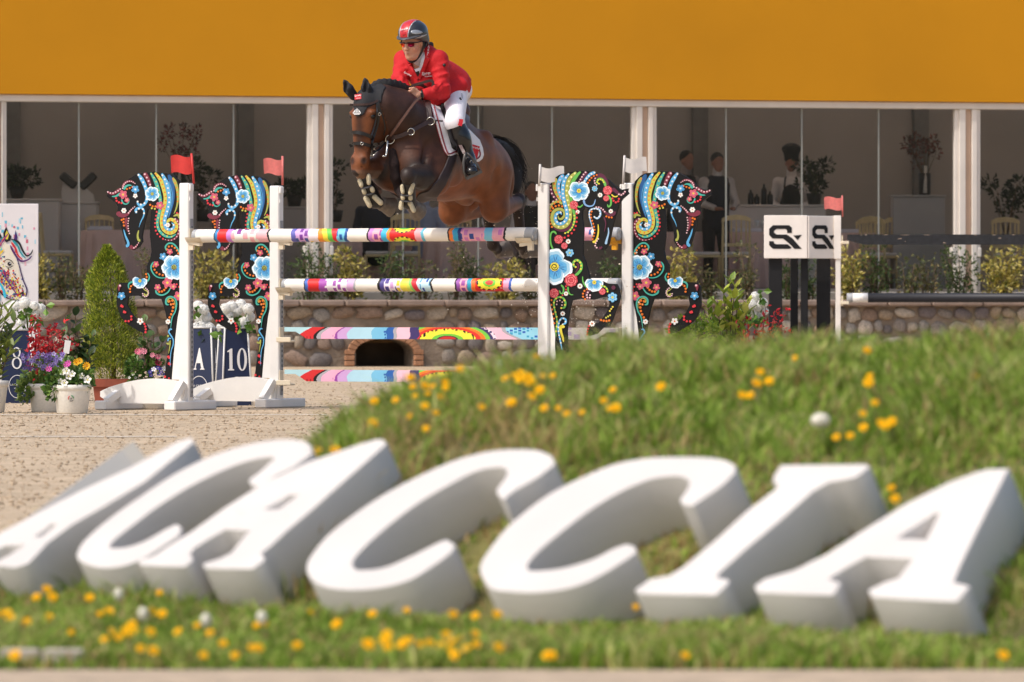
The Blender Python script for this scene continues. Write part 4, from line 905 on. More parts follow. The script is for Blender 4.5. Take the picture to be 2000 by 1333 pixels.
# ---- flags
def flag(label, px, ytop, ybot, cloth, Y, m, sgn, group):
    """px: pole foot; cloth (x0, x1, y0, y1) in photo pixels; sgn -1: cloth to the left of the pole"""
    base = P(px, ybot, Y); t = thing('jump_flag', label, 'flag', base, 0, group)
    k = Y / FPX; tx = (cloth[1] if sgn < 0 else cloth[0]) - px
    b = MB(); b.tube([(0, 0, 0), (tx * k, 0, (ybot - ytop) * k)], .009, 8); b.build('pole', m, t)
    b = MB(); n = 12; vs = []
    for s_ in (0, 1):
        for j in range(2):
            for i in range(n + 1):
                u = i / n; x = (cloth[0] + (cloth[1] - cloth[0]) * u - px) * k; wv = math.sin(u * 6.0 + (0 if sgn < 0 else 2.5))
                z = (ybot - (cloth[2] + 3.0 if j else cloth[3] - 3.0)) * k + wv * .010; vs.append((x + (.008 * math.sin(j * 2 + 1) if (i == (0 if sgn < 0 else n)) else 0), .005 * wv + (s_ - .5) * .006, z))
    N_ = n + 1; fs_ = []
    for i in range(n):
        fs_ += [[i, i + 1, N_ + i + 1, N_ + i], [2 * N_ + i, 3 * N_ + i, 3 * N_ + i + 1, 2 * N_ + i + 1], [i, 2 * N_ + i, 2 * N_ + i + 1, i + 1], [N_ + i, N_ + i + 1, 3 * N_ + i + 1, 3 * N_ + i]]
    fs_ += [[0, N_, 3 * N_, 2 * N_], [n, 2 * N_ + n, 3 * N_ + n, N_ + n]]
    b.add(vs, fs_, False); b.build('flag_cloth', m, t); return t
flag('bright red plastic flag on the far left jump post', 378.5, 300, 359, (333, 374, 302, 342), DA - .05, M_redf, -1, 'flags on the jump posts')
flag('faded pink red flag on the second jump post from left', 552, 305, 362, (514, 552, 308, 344), DB - .05, M_pinkf, -1, 'flags on the jump posts')
flag('white flag on the post just right of the horse', 1053, 321, 364, (1055, 1101, 324, 358), DCC - .05, M_whitef, 1, 'flags on the jump posts')
flag('white flag on the rightmost post of the big jump', 1217, 304, 360, (1220, 1262, 306, 340), DD - .05, M_whitef, 1, 'flags on the jump posts')

# ---- rails and planks
W_, BK = K['white'], K['black']
cream = S(236, 230, 220)
def cell(u, v, fu, fv, seed, thr=.55):
    """a rounded brush dab in a jittered grid: True inside"""
    i, j = math.floor(u * fu), math.floor(v * fv + .5 * (math.floor(u * fu) % 2)); h = math.sin(i * 12.99 + j * 78.2 + seed) * 43758.5; h -= math.floor(h)
    if h > thr: return None
    a, b = u * fu - i - .5, v * fv + .5 * (i % 2) - j - .5
    return h / thr if (abs(a) < .34 and abs(b) < .36) else None
def band(bands, px):
    for x0, x1, c in bands:
        if x0 <= px < x1: return c, (px - x0) / (x1 - x0), px - x0
    return None, 0, 0
def mixpat(c, px, v, u):
    """named dab patterns; px along the rail, v around it 0..1"""
    if c == 'dabA': q = cell(px / 13, v, 1, 4, 1, .7); f = u; return cream if q is None else (S(128, 48, 140) if f < .62 and q < .62 else S(236, 170, 176)) if True else None
    if c == 'dabB': q = cell(px / 9, v, 1, 5, 2, .75); return S(206, 164, 214) if q is None else (S(58, 84, 150) if q < .6 else S(120, 60, 150))
    if c == 'dabC': q = cell(px / 9, v, 1, 5, 3, .7); return S(240, 226, 232) if q is None else (S(240, 206, 60) if q < .6 else S(214, 176, 220))
    if c == 'dabD': q = cell(px / 8, v, 1, 5, 4, .8); return S(120, 200, 232) if q is None else S(30, 84, 160)
    if c == 'dabE': q = cell(px / 10, v, 1, 5, 5, .6); return S(238, 170, 184) if q is None else S(150, 72, 156)
    if c == 'dabF': q = cell(px / 11, v, 1, 5, 6, .45); return S(240, 172, 190) if q is None else (S(206, 128, 190) if q < .7 else S(48, 78, 150))
    if c == 'drip': s = math.floor(v * 9); h = math.sin(s * 37.7) * .5; return S(126, 200, 228) if abs(u - .5 + .18 * h) < .34 else S(240, 172, 190)
    if c == 'rain': pass
    return c
def xpat(u, v, far='red'):
    """the flower of arcs: red at the sides, yellow and green half discs from both edges"""
    w_ = abs(v - .5) * 2; a = (u - .5) * 2
    for top in (1,):
        e = 1 - w_; r_ = math.hypot(a * .72, e * .80)
        if r_ < .20: return S(226, 60, 40) if far == 'dark' else K['green']
        if r_ < .34: return S(112, 196, 60)
        if r_ < .56: return S(240, 226, 60)
        if r_ < .66: return BK if (math.sin(math.atan2(e, a) * 13) > -.1) else S(240, 226, 60)
    return S(218, 38, 36)
T1 = [(378, 388, S(160, 162, 164)), (388, 425, cream), (425, 427, BK), (427, 432, S(48, 130, 190)), (432, 450, S(222, 42, 40)), (450, 460, S(196, 130, 206)), (460, 512, 'dabA'), (512, 531, S(240, 178, 184)), (531, 535, BK), (535, 578, cream), (578, 587, S(96, 96, 176)), (587, 612, 'dabB'), (612, 631, 'dabC'), (631, 668, 'rb'), (668, 683, 'dabD'), (683, 689, S(28, 82, 150)), (689, 727, cream), (727, 730, BK), (730, 738, S(196, 130, 196)), (738, 755, 'dabE'), (755, 766, S(60, 180, 222)), (766, 772, S(240, 150, 50)), (772, 820, 'x'), (820, 832, S(240, 172, 178)), (832, 838, S(104, 186, 210)), (838, 883, cream), (883, 886, BK), (886, 893, S(240, 130, 50)), (893, 903, S(54, 164, 206)), (903, 909, S(40, 54, 120)), (909, 950, 'dabF'), (950, 972, 'drip'), (972, 990, 'dabF'), (990, 994, BK), (994, 1030, cream), (1030, 1046, S(160, 163, 166))]
T2 = [(552, 562, S(160, 162, 164)), (562, 600, cream), (600, 602, BK), (602, 608, S(70, 110, 190)), (608, 630, S(216, 42, 40)), (630, 642, S(166, 82, 172)), (642, 686, 'dabG'), (686, 699, S(220, 178, 220)), (699, 703, S(170, 170, 176)), (703, 747, cream), (747, 752, BK), (752, 760, S(80, 70, 140)), (760, 784, 'dabH'), (784, 792, 'dabC'), (792, 805, S(240, 224, 80)), (805, 830, 'rb2'), (830, 850, 'dabI'), (850, 854, BK), (854, 898, cream), (898, 901, BK), (901, 908, S(150, 84, 170)), (908, 922, 'dabE'), (922, 930, S(46, 158, 190)), (930, 938, S(240, 116, 40)), (938, 992, 'x2'), (992, 1003, S(240, 164, 196)), (1003, 1008, S(60, 96, 180)), (1008, 1110, cream), (1110, 1150, 'dabF'), (1150, 1192, cream), (1192, 1214, S(165, 167, 170))]
TB = [(552, 562, S(160, 162, 164)), (562, 600, cream), (600, 608, S(70, 110, 190)), (608, 640, S(216, 42, 40)), (640, 690, 'dabA'), (690, 740, cream), (740, 790, 'dabB'), (790, 850, S(210, 60, 60)), (850, 900, cream), (900, 1010, 'dabF'), (1010, 1100, cream), (1100, 1142, S(226, 140, 190)), (1142, 1162, 'dabF'), (1162, 1192, cream), (1192, 1214, S(165, 167, 170))]
def rail_col(bands, px, v):
    wob = 1.2 * math.sin(v * 19 + px * .02) + .5 * math.sin(v * 41)
    c, u, dx = band(bands, px + wob * (.6 if bands is not None else 1))
    if c is None: return cream
    if not isinstance(c, str): return c
    vv = (v * 2) % 1
    if c == 'rb': t = u - .25 * (vv - .5); return [S(240, 150, 50), S(244, 222, 70), S(110, 196, 76), S(216, 44, 50)][max(0, min(3, int(t * 4)))]
    if c == 'rb2': t = u - .35 * (vv - .5); return [S(214, 226, 90), S(140, 206, 110), S(206, 44, 60), S(206, 44, 60), S(200, 224, 236)][max(0, min(4, int(t * 5)))]
    if c == 'x': return xpat(u, (v * 2) % 1)
    if c == 'x2':
        q = xpat(u, (v * 2 + .62) % 1, 'dark'); return q
    if c == 'dabG': q = cell(px / 9, v, 1, 5, 11, .55); return S(240, 230, 236) if q is None else S(160, 84, 170)
    if c == 'dabH': q = cell(px / 10, v, 1, 4, 12, .6); return S(236, 222, 236) if q is None else (S(76, 64, 140) if q < .5 else S(206, 160, 210))
    if c == 'dabI': q = cell(px / 7, v, 1, 5, 13, .7); return S(196, 228, 240) if q is None else (S(40, 80, 170) if q < .6 else S(70, 150, 200))
    return mixpat(c, px, v, u)
def on_line(a, b, px):
    """point of the line a-b (plan) seen at column px"""
    t = (px - 1000) / FPX; d = b - a; s = (t * a.y - a.x) / (d.x - t * d.y); return a + d * s
def rail(label, a, b, y_mid, px0, px1, bands, n=640, m=56, r=.050, group='painted rails of the jump'):
    mid = on_line(a, b, (px0 + px1) / 2); zc_ = CH + (HY - y_mid) / FPX * mid.y
    A_, B_ = on_line(a, b, px0), on_line(a, b, px1); A_.z = B_.z = zc_
    root = thing('jump_rail', label, 'jump rail', A_, 0, group)
    L = (B_ - A_); ln = L.length; L.normalize(); up = Vector((0, 0, 1)); sd = L.cross(up)
    V = np.zeros((n + 1, m, 3))
    for i in range(n + 1):
        for j in range(m):
            a_ = 2 * math.pi * j / m; rr = r * (1 if 1 < i < n - 1 else (.985 if i in (1, n - 1) else .93)); s_ = {0: 0, 1: .003, n - 1: ln - .003, n: ln}.get(i, ln * i / n)
            V[i, j] = tuple(L * s_ + (up * math.cos(a_) + sd * math.sin(a_)) * rr)
    I = np.arange((n + 1) * m).reshape(n + 1, m); J = np.roll(I, -1, 1)
    F = np.stack([I[:-1], J[:-1], J[1:], I[1:]], -1).reshape(-1, 4)
    cols = np.array([rail_col(bands, px0 + (px1 - px0) * (i + .5) / n, ((j + .5) / m)) for i in range(n) for j in range(m)])
    link('painted_pole', np_mesh('painted_pole', V.reshape(-1, 3), F, cols), root, M_vc)
    for e, s_ in ((0, -1), (ln, 1)):
        c_ = MB(); R3 = Matrix((up, sd, L)).transposed(); c_.lathe([(.0465, 0), (.0465, .0012 * s_), (.012, .0015 * s_), (.010, -.01 * s_)] if s_ > 0 else [(.010, .01), (.012, -.0015), (.0465, -.0012), (.0465, 0)], L * e, 20, M=R3); c_.build('end_cap', mat_cap, root)
    return root
mat_cap = mat('grey_cap', S(158, 160, 163), .5, .08)
qa = lambda p, k=0.0: p - NV * k
fA, fC, bB, bD = pA - NV * .065, pC - NV * .065, pB - NV * .065, pD - NV * .065
rail('painted top rail nearest the camera, below the horse', fA, fC, 459.5, 380, 1046, T1)
rail('painted top rail of the back element, mostly hidden', bB, bD, 459, 555, 1210, TB)
rail('painted middle rail of the back element', bB, bD, 557, 555, 1210, T2)
def plank(label, y0, y1, shift=0):
    mid = on_line(bB, bD, 880); k = mid.y / FPX; z0, z1 = CH + (HY - y1) * k, CH + (HY - y0) * k; h = z1 - z0
    A_, B_ = on_line(bB, bD, 557), on_line(bB, bD, 1208); A_.z = B_.z = z0; L = B_ - A_; ln = L.length; L.normalize()
    root = thing('jump_plank', label, 'jump plank', A_, math.atan2(L.y, L.x), 'painted planks of the jump'); n, m = 560, 30
    zlow = lambda u: h * max(0, .62 - max(0, (min(u, ln - u) - .10)) / .16) if min(u, ln - u) < .27 else 0.
    def col(px, v):
        pxs = px + shift; s = 1 - v
        wv = 22 * (s - .5) + 9 * math.sin(s * 3.1 + pxs * .01)
        t = pxs + wv; q = cell(pxs / 8, v, 1, 4, 21, .6)
        bs = [(540, 600, S(182, 220, 226)), (600, 628, S(214, 46, 48)), (628, 634, BK), (634, 642, S(176, 172, 178)), (642, 664, S(240, 176, 202)), (664, 672, S(150, 70, 160)), (672, 690, S(206, 164, 214)), (690, 735, S(176, 216, 232)), (735, 758, S(120, 190, 224)), (758, 775, S(40, 96, 172)), (775, 781, S(172, 170, 176)), (781, 805, S(240, 190, 206)), (805, 822, S(62, 48, 104))]
        if t < 822:
            for a, b, c in bs:
                if a <= t < b:
                    if 655 <= t < 668 and q is None: return S(240, 176, 202)
                    if 745 < t < 762 and q is None: return S(120, 190, 224)
                    if 600 < t < 628 and s > .8 and math.sin(pxs * .9) > .5: return S(150, 24, 30)
                    return c
        if t < 985 + 0:
            c0 = 880; a = (pxs - c0) / 62; e = 1 - s if False else v; r_ = math.hypot(a, (1 - s) * .0 + (s - 1.05) * .95)
            if r_ < .28: return S(196, 40, 36)
            if r_ < .34: return S(60, 50, 60)
            if r_ < .50: return S(112, 196, 60)
            if r_ < .82 + .06 * math.sin(a * 20): return S(244, 226, 66)
            if r_ < .90: return BK if math.sin(pxs * .8) > -.2 else S(244, 226, 66)
            if r_ < 1.05: return S(222, 50, 40)
            if r_ < 1.20: return S(244, 124, 40)
            if r_ < 1.34: return S(120, 204, 70)
            if r_ < 1.55: return S(62, 48, 104) if (q is not None or r_ < 1.44) else S(236, 214, 226)
        t2 = pxs - wv
        if t2 < 1000: return S(240, 186, 204)
        if t2 < 1008: return S(170, 168, 176)
        if t2 < 1080: return S(150, 212, 232) if q is None or t2 > 1060 else (S(34, 92, 184) if q < .6 else S(60, 160, 200))
        q2 = cell(pxs / 17, v, 1, 2, 5, .4); return cream if q2 is None else S(206, 184, 216)
    V, F, cols = [], [], []
    for side in (-1, 1):
        o_ = len(V)
        for i in range(n + 1):
            u = ln * i / n; zl_ = zlow(u)
            for j in range(m + 1): V.append((u, side * .012, zl_ + (h - zl_) * j / m))
        for i in range(n):
            for j in range(m):
                a = o_ + i * (m + 1) + j; f = [a, a + m + 1, a + m + 2, a + 1]; F.append(f if side < 0 else f[::-1])
                u = (i + .5) / n; zl_ = zlow(ln * u); cols.append(col(557 + 651 * u, (zl_ + (h - zl_) * (j + .5) / m) / h))
    o2 = (n + 1) * (m + 1)
    for i in range(n):
        for j, fl in ((0, 1), (m, 0)):
            a, b_ = i * (m + 1) + j, (i + 1) * (m + 1) + j; f = [a, a + o2, b_ + o2, b_]; F.append(f if fl else f[::-1]); cols.append(S(225, 220, 214))
    link('painted_board', np_mesh('painted_board', np.array(V), np.array(F), np.array(cols), False), root, M_vc)
    return root
plank('painted rainbow plank hung above the lowest one', 640, 663)
plank('painted rainbow plank nearest the sand', 724, 747)
def cup(wing, x, z, flat=False, m=None, hk=None):
    """a jump cup pinned to the inner face of a post; x sign points along the rail"""
    b = MB(); sg = 1 if x > 0 else -1
    b.box((sg * .056, -.02, z - .01), (.008, .06, .12), bev=.003)
    if flat: b.box((sg * .12, -.065, z - .058), (.13, .075, .018), bev=.005); b.box((sg * .12, -.098, z - .045), (.13, .008, .035), bev=.003)
    else:
        n_ = 8; vs = []
        for xx in (.06, .19):
            for rr in (.053, .062):
                for i in range(n_ + 1):
                    a = math.pi * (1.12 + .76 * i / n_); vs.append((sg * (xx + .0), -.065 + rr * math.cos(a), z + rr * math.sin(a)))
        k = n_ + 1; f = []
        for i in range(n_): f += [[i, i + 1, 2 * k + i + 1, 2 * k + i], [k + i, 3 * k + i, 3 * k + i + 1, k + i + 1], [i, k + i, k + i + 1, i + 1], [2 * k + i, 2 * k + i + 1, 3 * k + i + 1, 3 * k + i]]
        b.add(vs, f, True); b.bar((sg * .06, -.065, z - .055), (sg * .17, -.065, z - .075), .045, .022)
        b.bar((sg * .085, -.065, z - .06), (sg * .085, -.065, z - .115), .04, .03, up=(0, 1, 0))
    b.build('jump_cup', m or M_cup, wing)
zy = lambda y, D: CH + (HY - y) / FPX * D
cup(wA, 1, zy(459.5, DA)); cup(wB, 1, zy(459, DB)); cup(wB, 1, zy(557, DB)); cup(wB, 1, zy(652, DB), True); cup(wB, 1, zy(736, DB), True)
cup(wC, -1, zy(459.5, DCC)); cup(wD, -1, zy(459, DD), m=M_yel); cup(wD, -1, zy(557, DD)); cup(wD, -1, zy(652, DD), True); cup(wD, -1, zy(736, DD), True)
b = MB(); b.box((.063, 0, zy(468, DA)), (.006, .03, .11), bev=.003); b.build('cup_pin_plate', M_orangep, wA)
# painting d's cup plate order: nothing further
# ------------------------------------------------------------------ the jumping horse
from mathutils.bvhtree import BVHTree
HT = R(26); hf_, hl_ = Vector((-math.sin(HT), -math.cos(HT), 0)), Vector((math.cos(HT), -math.sin(HT), 0)); UZ = Vector((0, 0, 1))
HW = P(842, 200, 49.2)
def HF(F, L, U): return HW + hf_ * F + hl_ * L + UZ * U
def Hp(px, py, L):
    t = (px - 1000) / FPX
    F = (t * (HW.y + L * hl_.y) - HW.x - L * hl_.x) / (hf_.x - t * hf_.y)
    q = HW + hf_ * F + hl_ * L; q.z = CH + (HY - py) / FPX * q.y; return q
def proj(V):
    V = np.asarray(V); return np.stack([1000 + V[:, 0] / V[:, 1] * FPX, HY - (V[:, 2] - CH) / V[:, 1] * FPX], 1)
pt_ = R(12); bf, bu = hf_ * math.cos(pt_) + UZ * math.sin(pt_), UZ * math.cos(pt_) - hf_ * math.sin(pt_)
BAX = [bf, hl_, bu]
horse = thing('horse', 'bay horse jumping over the painted oxer towards the camera, black bonnet on its ears', 'horse', (HW.x + .3, HW.y + .3, 0), world=True)
h = SDF()
h.ell(HF(-.12, 0, -.385), (.55, .295, .335), BAX, .06)
h.ell(HF(-.48, 0, -.43), (.46, .30, .27), BAX, .06)
h.ell(HF(.26, 0, -.43), (.34, .245, .31), BAX, .07)
for s_ in (-1, 1): h.ell(HF(.47, .11 * s_, -.50), (.13, .13, .16), None, .06)
h.cap(HF(.10, 0, -.12), HF(-.35, 0, -.17), .085, .10, .08)
h.ell(HF(-.70, 0, -.43), (.34, .235, .215), BAX, .07)
for s_ in (-1, 1):
    h.ell(HF(-.84, .11 * s_, -.56), (.15, .12, .24), None, .06)
    h.ell(HF(-.66, .15 * s_, -.52), (.22, .11, .24), BAX, .06)
    h.ell(HF(.14, .20 * s_, -.36), (.15, .075, .26), BAX, .06)           # shoulder blade muscle
for s_ in (-1, 1):
    h.ell(HF(.33, .17 * s_, -.50), (.10, .09, .15), BAX, .03); h.ell(HF(.10, .215 * s_, -.50), (.16, .07, .13), BAX, .025)
    h.cap(HF(-.08, .32 * s_, -.30), HF(-.02, .30 * s_, -.62), .022, .018, .05, True)
    h.cap(HF(-.52, .30 * s_, -.52), HF(-.56, .25 * s_, -.72), .04, .02, .05, True)
    h.cap(HF(-.80, .30 * s_, -.36), HF(-.86, .24 * s_, -.72), .018, .014, .05, True)
    h.ell(HF(-.48, .215 * s_, -.26), (.07, .05, .06), BAX, .05)
    h.cap(HF(.36, .21 * s_, -.18), HF(.52, .19 * s_, -.46), .022, .018, .05, True)
h.ell(HF(-.54, 0, -.71), (.12, .06, .045), BAX, .03)
LH = dict(st=Hp(966, 408, .19), hk=Hp(1011, 396, .15), ft=Hp(1017, 476, .15), hf=Hp(1026, 492, .15))
RH = dict(st=Hp(884, 414, -.20), hk=Hp(950, 408, -.15), ft=Hp(963, 478, -.15), hf=Hp(975, 492, -.15))
for q, s_ in ((LH, 1), (RH, -1)):
    h.cap(HF(-.72, .14 * s_, -.52), q['st'], .165, .100, .03); h.ell(q['st'] + hf_ * .02 + UZ * .03, (.085, .08, .12), BAX, .03)
    h.cap(q['st'], q['hk'] + (q['st'] - q['hk']) * .12, .100, .058, .03); h.ell(q['hk'] + UZ * .012 - hf_ * .02, (.055, .045, .065), None, .02)
    h.cap(q['hk'], q['ft'], .046, .036, .025); h.ell(q['ft'], (.050, .046, .052), None, .02)
    h.cap(q['ft'], q['hf'], .040, .042, .02)
LF = dict(el=Hp(848, 352, .19), kn=Hp(797, 342, .20)); RF = dict(el=Hp(757, 330, -.15), kn=Hp(700, 330, -.19))
def back(p, px, py, d): return P(px, py, p.y + d)
LF['ft'] = back(LF['kn'], 799, 396, .13); LF['hf'] = back(LF['kn'], 808, 404, .20)
RF['ft'] = back(RF['kn'], 733, 394, .13); RF['hf'] = back(RF['kn'], 747, 399, .19)
for q, s_ in ((LF, 1), (RF, -1)):
    h.cap(HF(.25, .17 * s_, -.45), q['el'], .14, .115, .06)
    kk_ = .03 if s_ > 0 else .006
    h.cap(q['el'], q['el'].lerp(q['kn'], .6), .108, .074, .035).cap(q['el'].lerp(q['kn'], .5), q['kn'], .078, .054, kk_); h.ell(q['kn'] + UZ * .012, (.052, .06, .040), None, kk_ * .7); h.ell(q['kn'] + Vector((0, -.022, -.022)), (.050, .045, .042), None, kk_ * .7)
    h.cap(q['kn'], q['ft'], .046, .036, .02); h.ell(q['ft'], (.043, .045, .045), None, .02); h.cap(q['ft'], q['hf'], .040, .042, .02)
NK = [HF(.18, 0, -.30), Hp(800, 252, -.01), Hp(772, 224, -.04), Hp(746, 206, -.09), Hp(724, 207, -.15)]
h.chain(NK, [.25, .22, .185, .140, .098], .05)
h.cap(NK[1] + UZ * .125, NK[2] + UZ * .105, .075, .07, .05).cap(NK[2] + UZ * .105, NK[3] + UZ * .078, .07, .062, .04).cap(NK[3] + UZ * .075, NK[4] + UZ * .02, .055, .06, .03)
# head
HO = P(708, 228, Hp(722, 200, -.16).y - .10); ha, hb = Vector((-.42, -.907, 0)).normalized(), Vector((.907, -.42, 0)).normalized(); HAX = [ha, hb, UZ]
def HD(a, b, c): return HO + ha * a + hb * (b + .03 * (c + .0)) + UZ * c
h.ell(HD(-.08, 0, .09), (.11, .088, .12), HAX, .04); h.ell(HD(-.07, 0, 0), (.12, .092, .13), HAX, .04)
for s_ in (-1, 1):
    h.ell(HD(-.16, .048 * s_, -.07), (.10, .042, .125), HAX, .03); h.ell(HD(-.005, .082 * s_, .026), (.040, .026, .024), HAX, .02)
    h.cap(HD(.005, .058 * s_, -.04), HD(.0, .040 * s_, -.20), .022, .016, .025)
h.cap(HD(-.02, 0, .0), HD(.0, 0, -.25), .078, .055, .03); h.cap(HD(-.09, 0, -.12), HD(-.04, 0, -.30), .06, .042, .03)
h.ell(HD(.005, 0, -.325), (.062, .066, .07), HAX, .03); h.ell(HD(-.02, 0, -.378), (.045, .046, .03), HAX, .02)
for s_ in (-1, 1):
    h.ell(HD(.035, .045 * s_, -.318), (.03, .026, .04), HAX, .02); h.ell(HD(.058, .055 * s_, -.325), (.020, .013, .024), HAX, .008, True)
    h.ell(HD(.012, .098 * s_, -.002), (.016, .012, .016), HAX, .008, True)
h.cap(HD(.045, -.05, -.368), HD(.045, .05, -.368), .006, .006, .008, True)
HD_DK, HD_MD, HD_LT = (np.array(S(*q)) for q in ((46, 29, 23), (80, 47, 31), (120, 70, 40)))
def ramp(x, a, b): return np.clip((x - a) / (b - a), 0, 1)
def segd(V, a, b):
    a, b = np.array(a), np.array(b); ba = b - a; t = np.clip(((V - a) @ ba) / (ba @ ba), 0, 1); return np.linalg.norm(V - a - t[:, None] * ba, axis=1), t
def coat(V):
    r = V - np.array(HW); F = r @ np.array(hf_); L = r @ np.array(hl_); U = r[:, 2]
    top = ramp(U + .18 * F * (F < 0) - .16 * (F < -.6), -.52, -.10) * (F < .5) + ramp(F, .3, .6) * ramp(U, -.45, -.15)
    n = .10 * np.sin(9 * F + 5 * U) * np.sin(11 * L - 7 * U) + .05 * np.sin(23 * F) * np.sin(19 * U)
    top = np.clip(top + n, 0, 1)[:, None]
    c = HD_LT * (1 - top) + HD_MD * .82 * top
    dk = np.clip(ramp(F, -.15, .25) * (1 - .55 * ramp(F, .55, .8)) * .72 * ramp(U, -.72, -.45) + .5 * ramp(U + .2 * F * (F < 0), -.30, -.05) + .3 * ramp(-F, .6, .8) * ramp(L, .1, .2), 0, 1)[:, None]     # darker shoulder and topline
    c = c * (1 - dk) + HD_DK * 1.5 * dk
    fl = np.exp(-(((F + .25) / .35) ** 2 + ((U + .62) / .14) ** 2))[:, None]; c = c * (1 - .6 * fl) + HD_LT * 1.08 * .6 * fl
    dh = np.linalg.norm(V - np.array(HD(-.05, 0, -.1)), axis=1)
    hx = V - np.array(HO); head = (((hx @ np.array(ha) + .07) / .21) ** 2 + (hx @ np.array(hb) / .15) ** 2 + ((hx[:, 2] + .12) / .385) ** 2) < 1
    hh = V - np.array(HO); hb_ = hh @ np.array(hb); ha_ = hh @ np.array(ha); hz = hh[:, 2]
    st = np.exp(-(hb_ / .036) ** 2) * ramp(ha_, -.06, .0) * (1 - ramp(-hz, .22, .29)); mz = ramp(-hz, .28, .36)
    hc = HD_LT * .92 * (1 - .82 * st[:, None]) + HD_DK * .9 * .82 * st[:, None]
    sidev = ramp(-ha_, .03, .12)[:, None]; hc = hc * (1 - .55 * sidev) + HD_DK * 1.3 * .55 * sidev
    nd = np.minimum(np.linalg.norm(V - np.array(HD(.058, .05, -.325)), axis=1), np.linalg.norm(V - np.array(HD(.058, -.05, -.325)), axis=1))
    k = (1 - ramp(nd, .018, .036))[:, None]; hc = hc * (1 - .85 * k) + np.array(S(34, 28, 28)) * .85 * k
    lip = ramp(-hz, .385, .405)[:, None]; hc = hc * (1 - .4 * lip) + np.array(S(150, 130, 110)) * .4 * lip
    ed = np.minimum(np.linalg.norm(V - np.array(HD(.0, .098, .0)), axis=1), np.linalg.norm(V - np.array(HD(.0, -.098, .0)), axis=1)); k = (1 - ramp(ed, .02, .04))[:, None]; hc = hc * (1 - .7 * k) + np.array(S(40, 28, 24)) * .7 * k
    c = np.where(head[:, None], hc, c)
    blk = np.zeros(len(V)); BLK = np.array(S(46, 36, 32))
    for q in (LF, RF):
        d, t = segd(V, q['el'], q['kn']); blk = np.maximum(blk, (1 - ramp(d, .10, .19)) * ramp(t, .05, .45))
        for a, b in (('kn', 'ft'), ('ft', 'hf')): d, t = segd(V, q[a], q[b]); blk = np.maximum(blk, 1 - ramp(d, .075, .10))
    for q in (LH, RH):
        for a, b in (('hk', 'ft'), ('ft', 'hf')): d, t = segd(V, q[a], q[b]); blk = np.maximum(blk, 1 - ramp(d, .06, .12))
        d, t = segd(V, q['st'], q['hk']); blk = np.maximum(blk, (d < .13) * ramp(t, .55, .95) * .9)
    blk = (blk * ~head)[:, None]; return c * (1 - blk) + BLK * blk
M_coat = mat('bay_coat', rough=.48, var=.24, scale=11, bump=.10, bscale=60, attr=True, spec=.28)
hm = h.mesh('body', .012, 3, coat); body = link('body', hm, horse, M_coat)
def arrays(me):
    V = np.zeros(len(me.vertices) * 3); me.vertices.foreach_get('co', V); V = V.reshape(-1, 3)
    F = np.zeros(len(me.loops), int); me.loops.foreach_get('vertex_index', F); return V, F.reshape(len(me.polygons), -1)
HV, HFc = arrays(hm)
def normals(V, F):
    n = np.cross(V[F[:, 2]] - V[F[:, 0]], V[F[:, 3 % F.shape[1]]] - V[F[:, 1]]); N = np.zeros_like(V)
    for j in range(F.shape[1]):
        for q in range(3): N[:, q] += np.bincount(F[:, j], n[:, q], len(V))
    return N / np.maximum(np.linalg.norm(N, axis=1), 1e-9)[:, None]
HN = normals(HV, HFc)
def poly_sd(Q, poly):
    poly = np.array(poly, float); d = np.full(len(Q), 1e9); ins = np.zeros(len(Q), bool)
    for a, b in zip(poly, np.roll(poly, -1, 0)):
        ba = b - a; t = np.clip(((Q - a) @ ba) / (ba @ ba), 0, 1); d = np.minimum(d, np.linalg.norm(Q - a - t[:, None] * ba, axis=1))
        ins ^= ((a[1] > Q[:, 1]) != (b[1] > Q[:, 1])) & (Q[:, 0] < (b[0] - a[0]) * (Q[:, 1] - a[1]) / (b[1] - a[1] + 1e-12) + a[0])
    return np.where(ins, d, -d)
def shell(name, V, F, N, g, off, m, parent, skirt=.004, cols=None):
    """cloth or leather lying on a body: the part of its surface where g > 0, lifted by off"""
    T = np.concatenate([F[:, [0, 1, 2]], F[:, [0, 2, 3]]]) if F.shape[1] == 4 else F
    s = g[T] > 0; full = T[s.all(1)]; mixd = T[s.any(1) & ~s.all(1)]
    nv, nn, tri, cache = list(V), list(N), [tuple(t) for t in full], {}
    def cut(i, j):
        k = (min(i, j), max(i, j))
        if k not in cache:
            t = g[k[0]] / (g[k[0]] - g[k[1]]); cache[k] = len(nv); nv.append(V[k[0]] * (1 - t) + V[k[1]] * t); nn.append(N[k[0]] * (1 - t) + N[k[1]] * t)
        return cache[k]
    for t in mixd:
        q = []
        for a in range(3):
            i, j = t[a], t[(a + 1) % 3]
            if g[i] > 0: q.append(i)
            if (g[i] > 0) != (g[j] > 0): q.append(cut(i, j))
        for a in range(1, len(q) - 1): tri.append((q[0], q[a], q[a + 1]))
    if not tri: return None
    tri = np.array(tri); u, inv = np.unique(tri, return_inverse=True); tri = inv.reshape(-1, 3); P0 = np.array(nv)[u]; N0 = np.array(nn)[u]
    O = P0 + N0 * off; n = len(O); e = np.concatenate([tri[:, [0, 1]], tri[:, [1, 2]], tri[:, [2, 0]]]); key = np.sort(e, 1); kk = key[:, 0] * n + key[:, 1]
    _, idx, cnt = np.unique(kk, return_index=True, return_counts=True); be = e[idx[cnt == 1]]
    sk = np.concatenate([np.stack([be[:, 1], be[:, 0], be[:, 0] + n], 1), np.stack([be[:, 1], be[:, 0] + n, be[:, 1] + n], 1)]) if skirt else np.zeros((0, 3), int)
    return link(name, np_mesh(name, np.concatenate([O, P0 - N0 * skirt]), np.concatenate([tri, sk]), cols), parent, m)
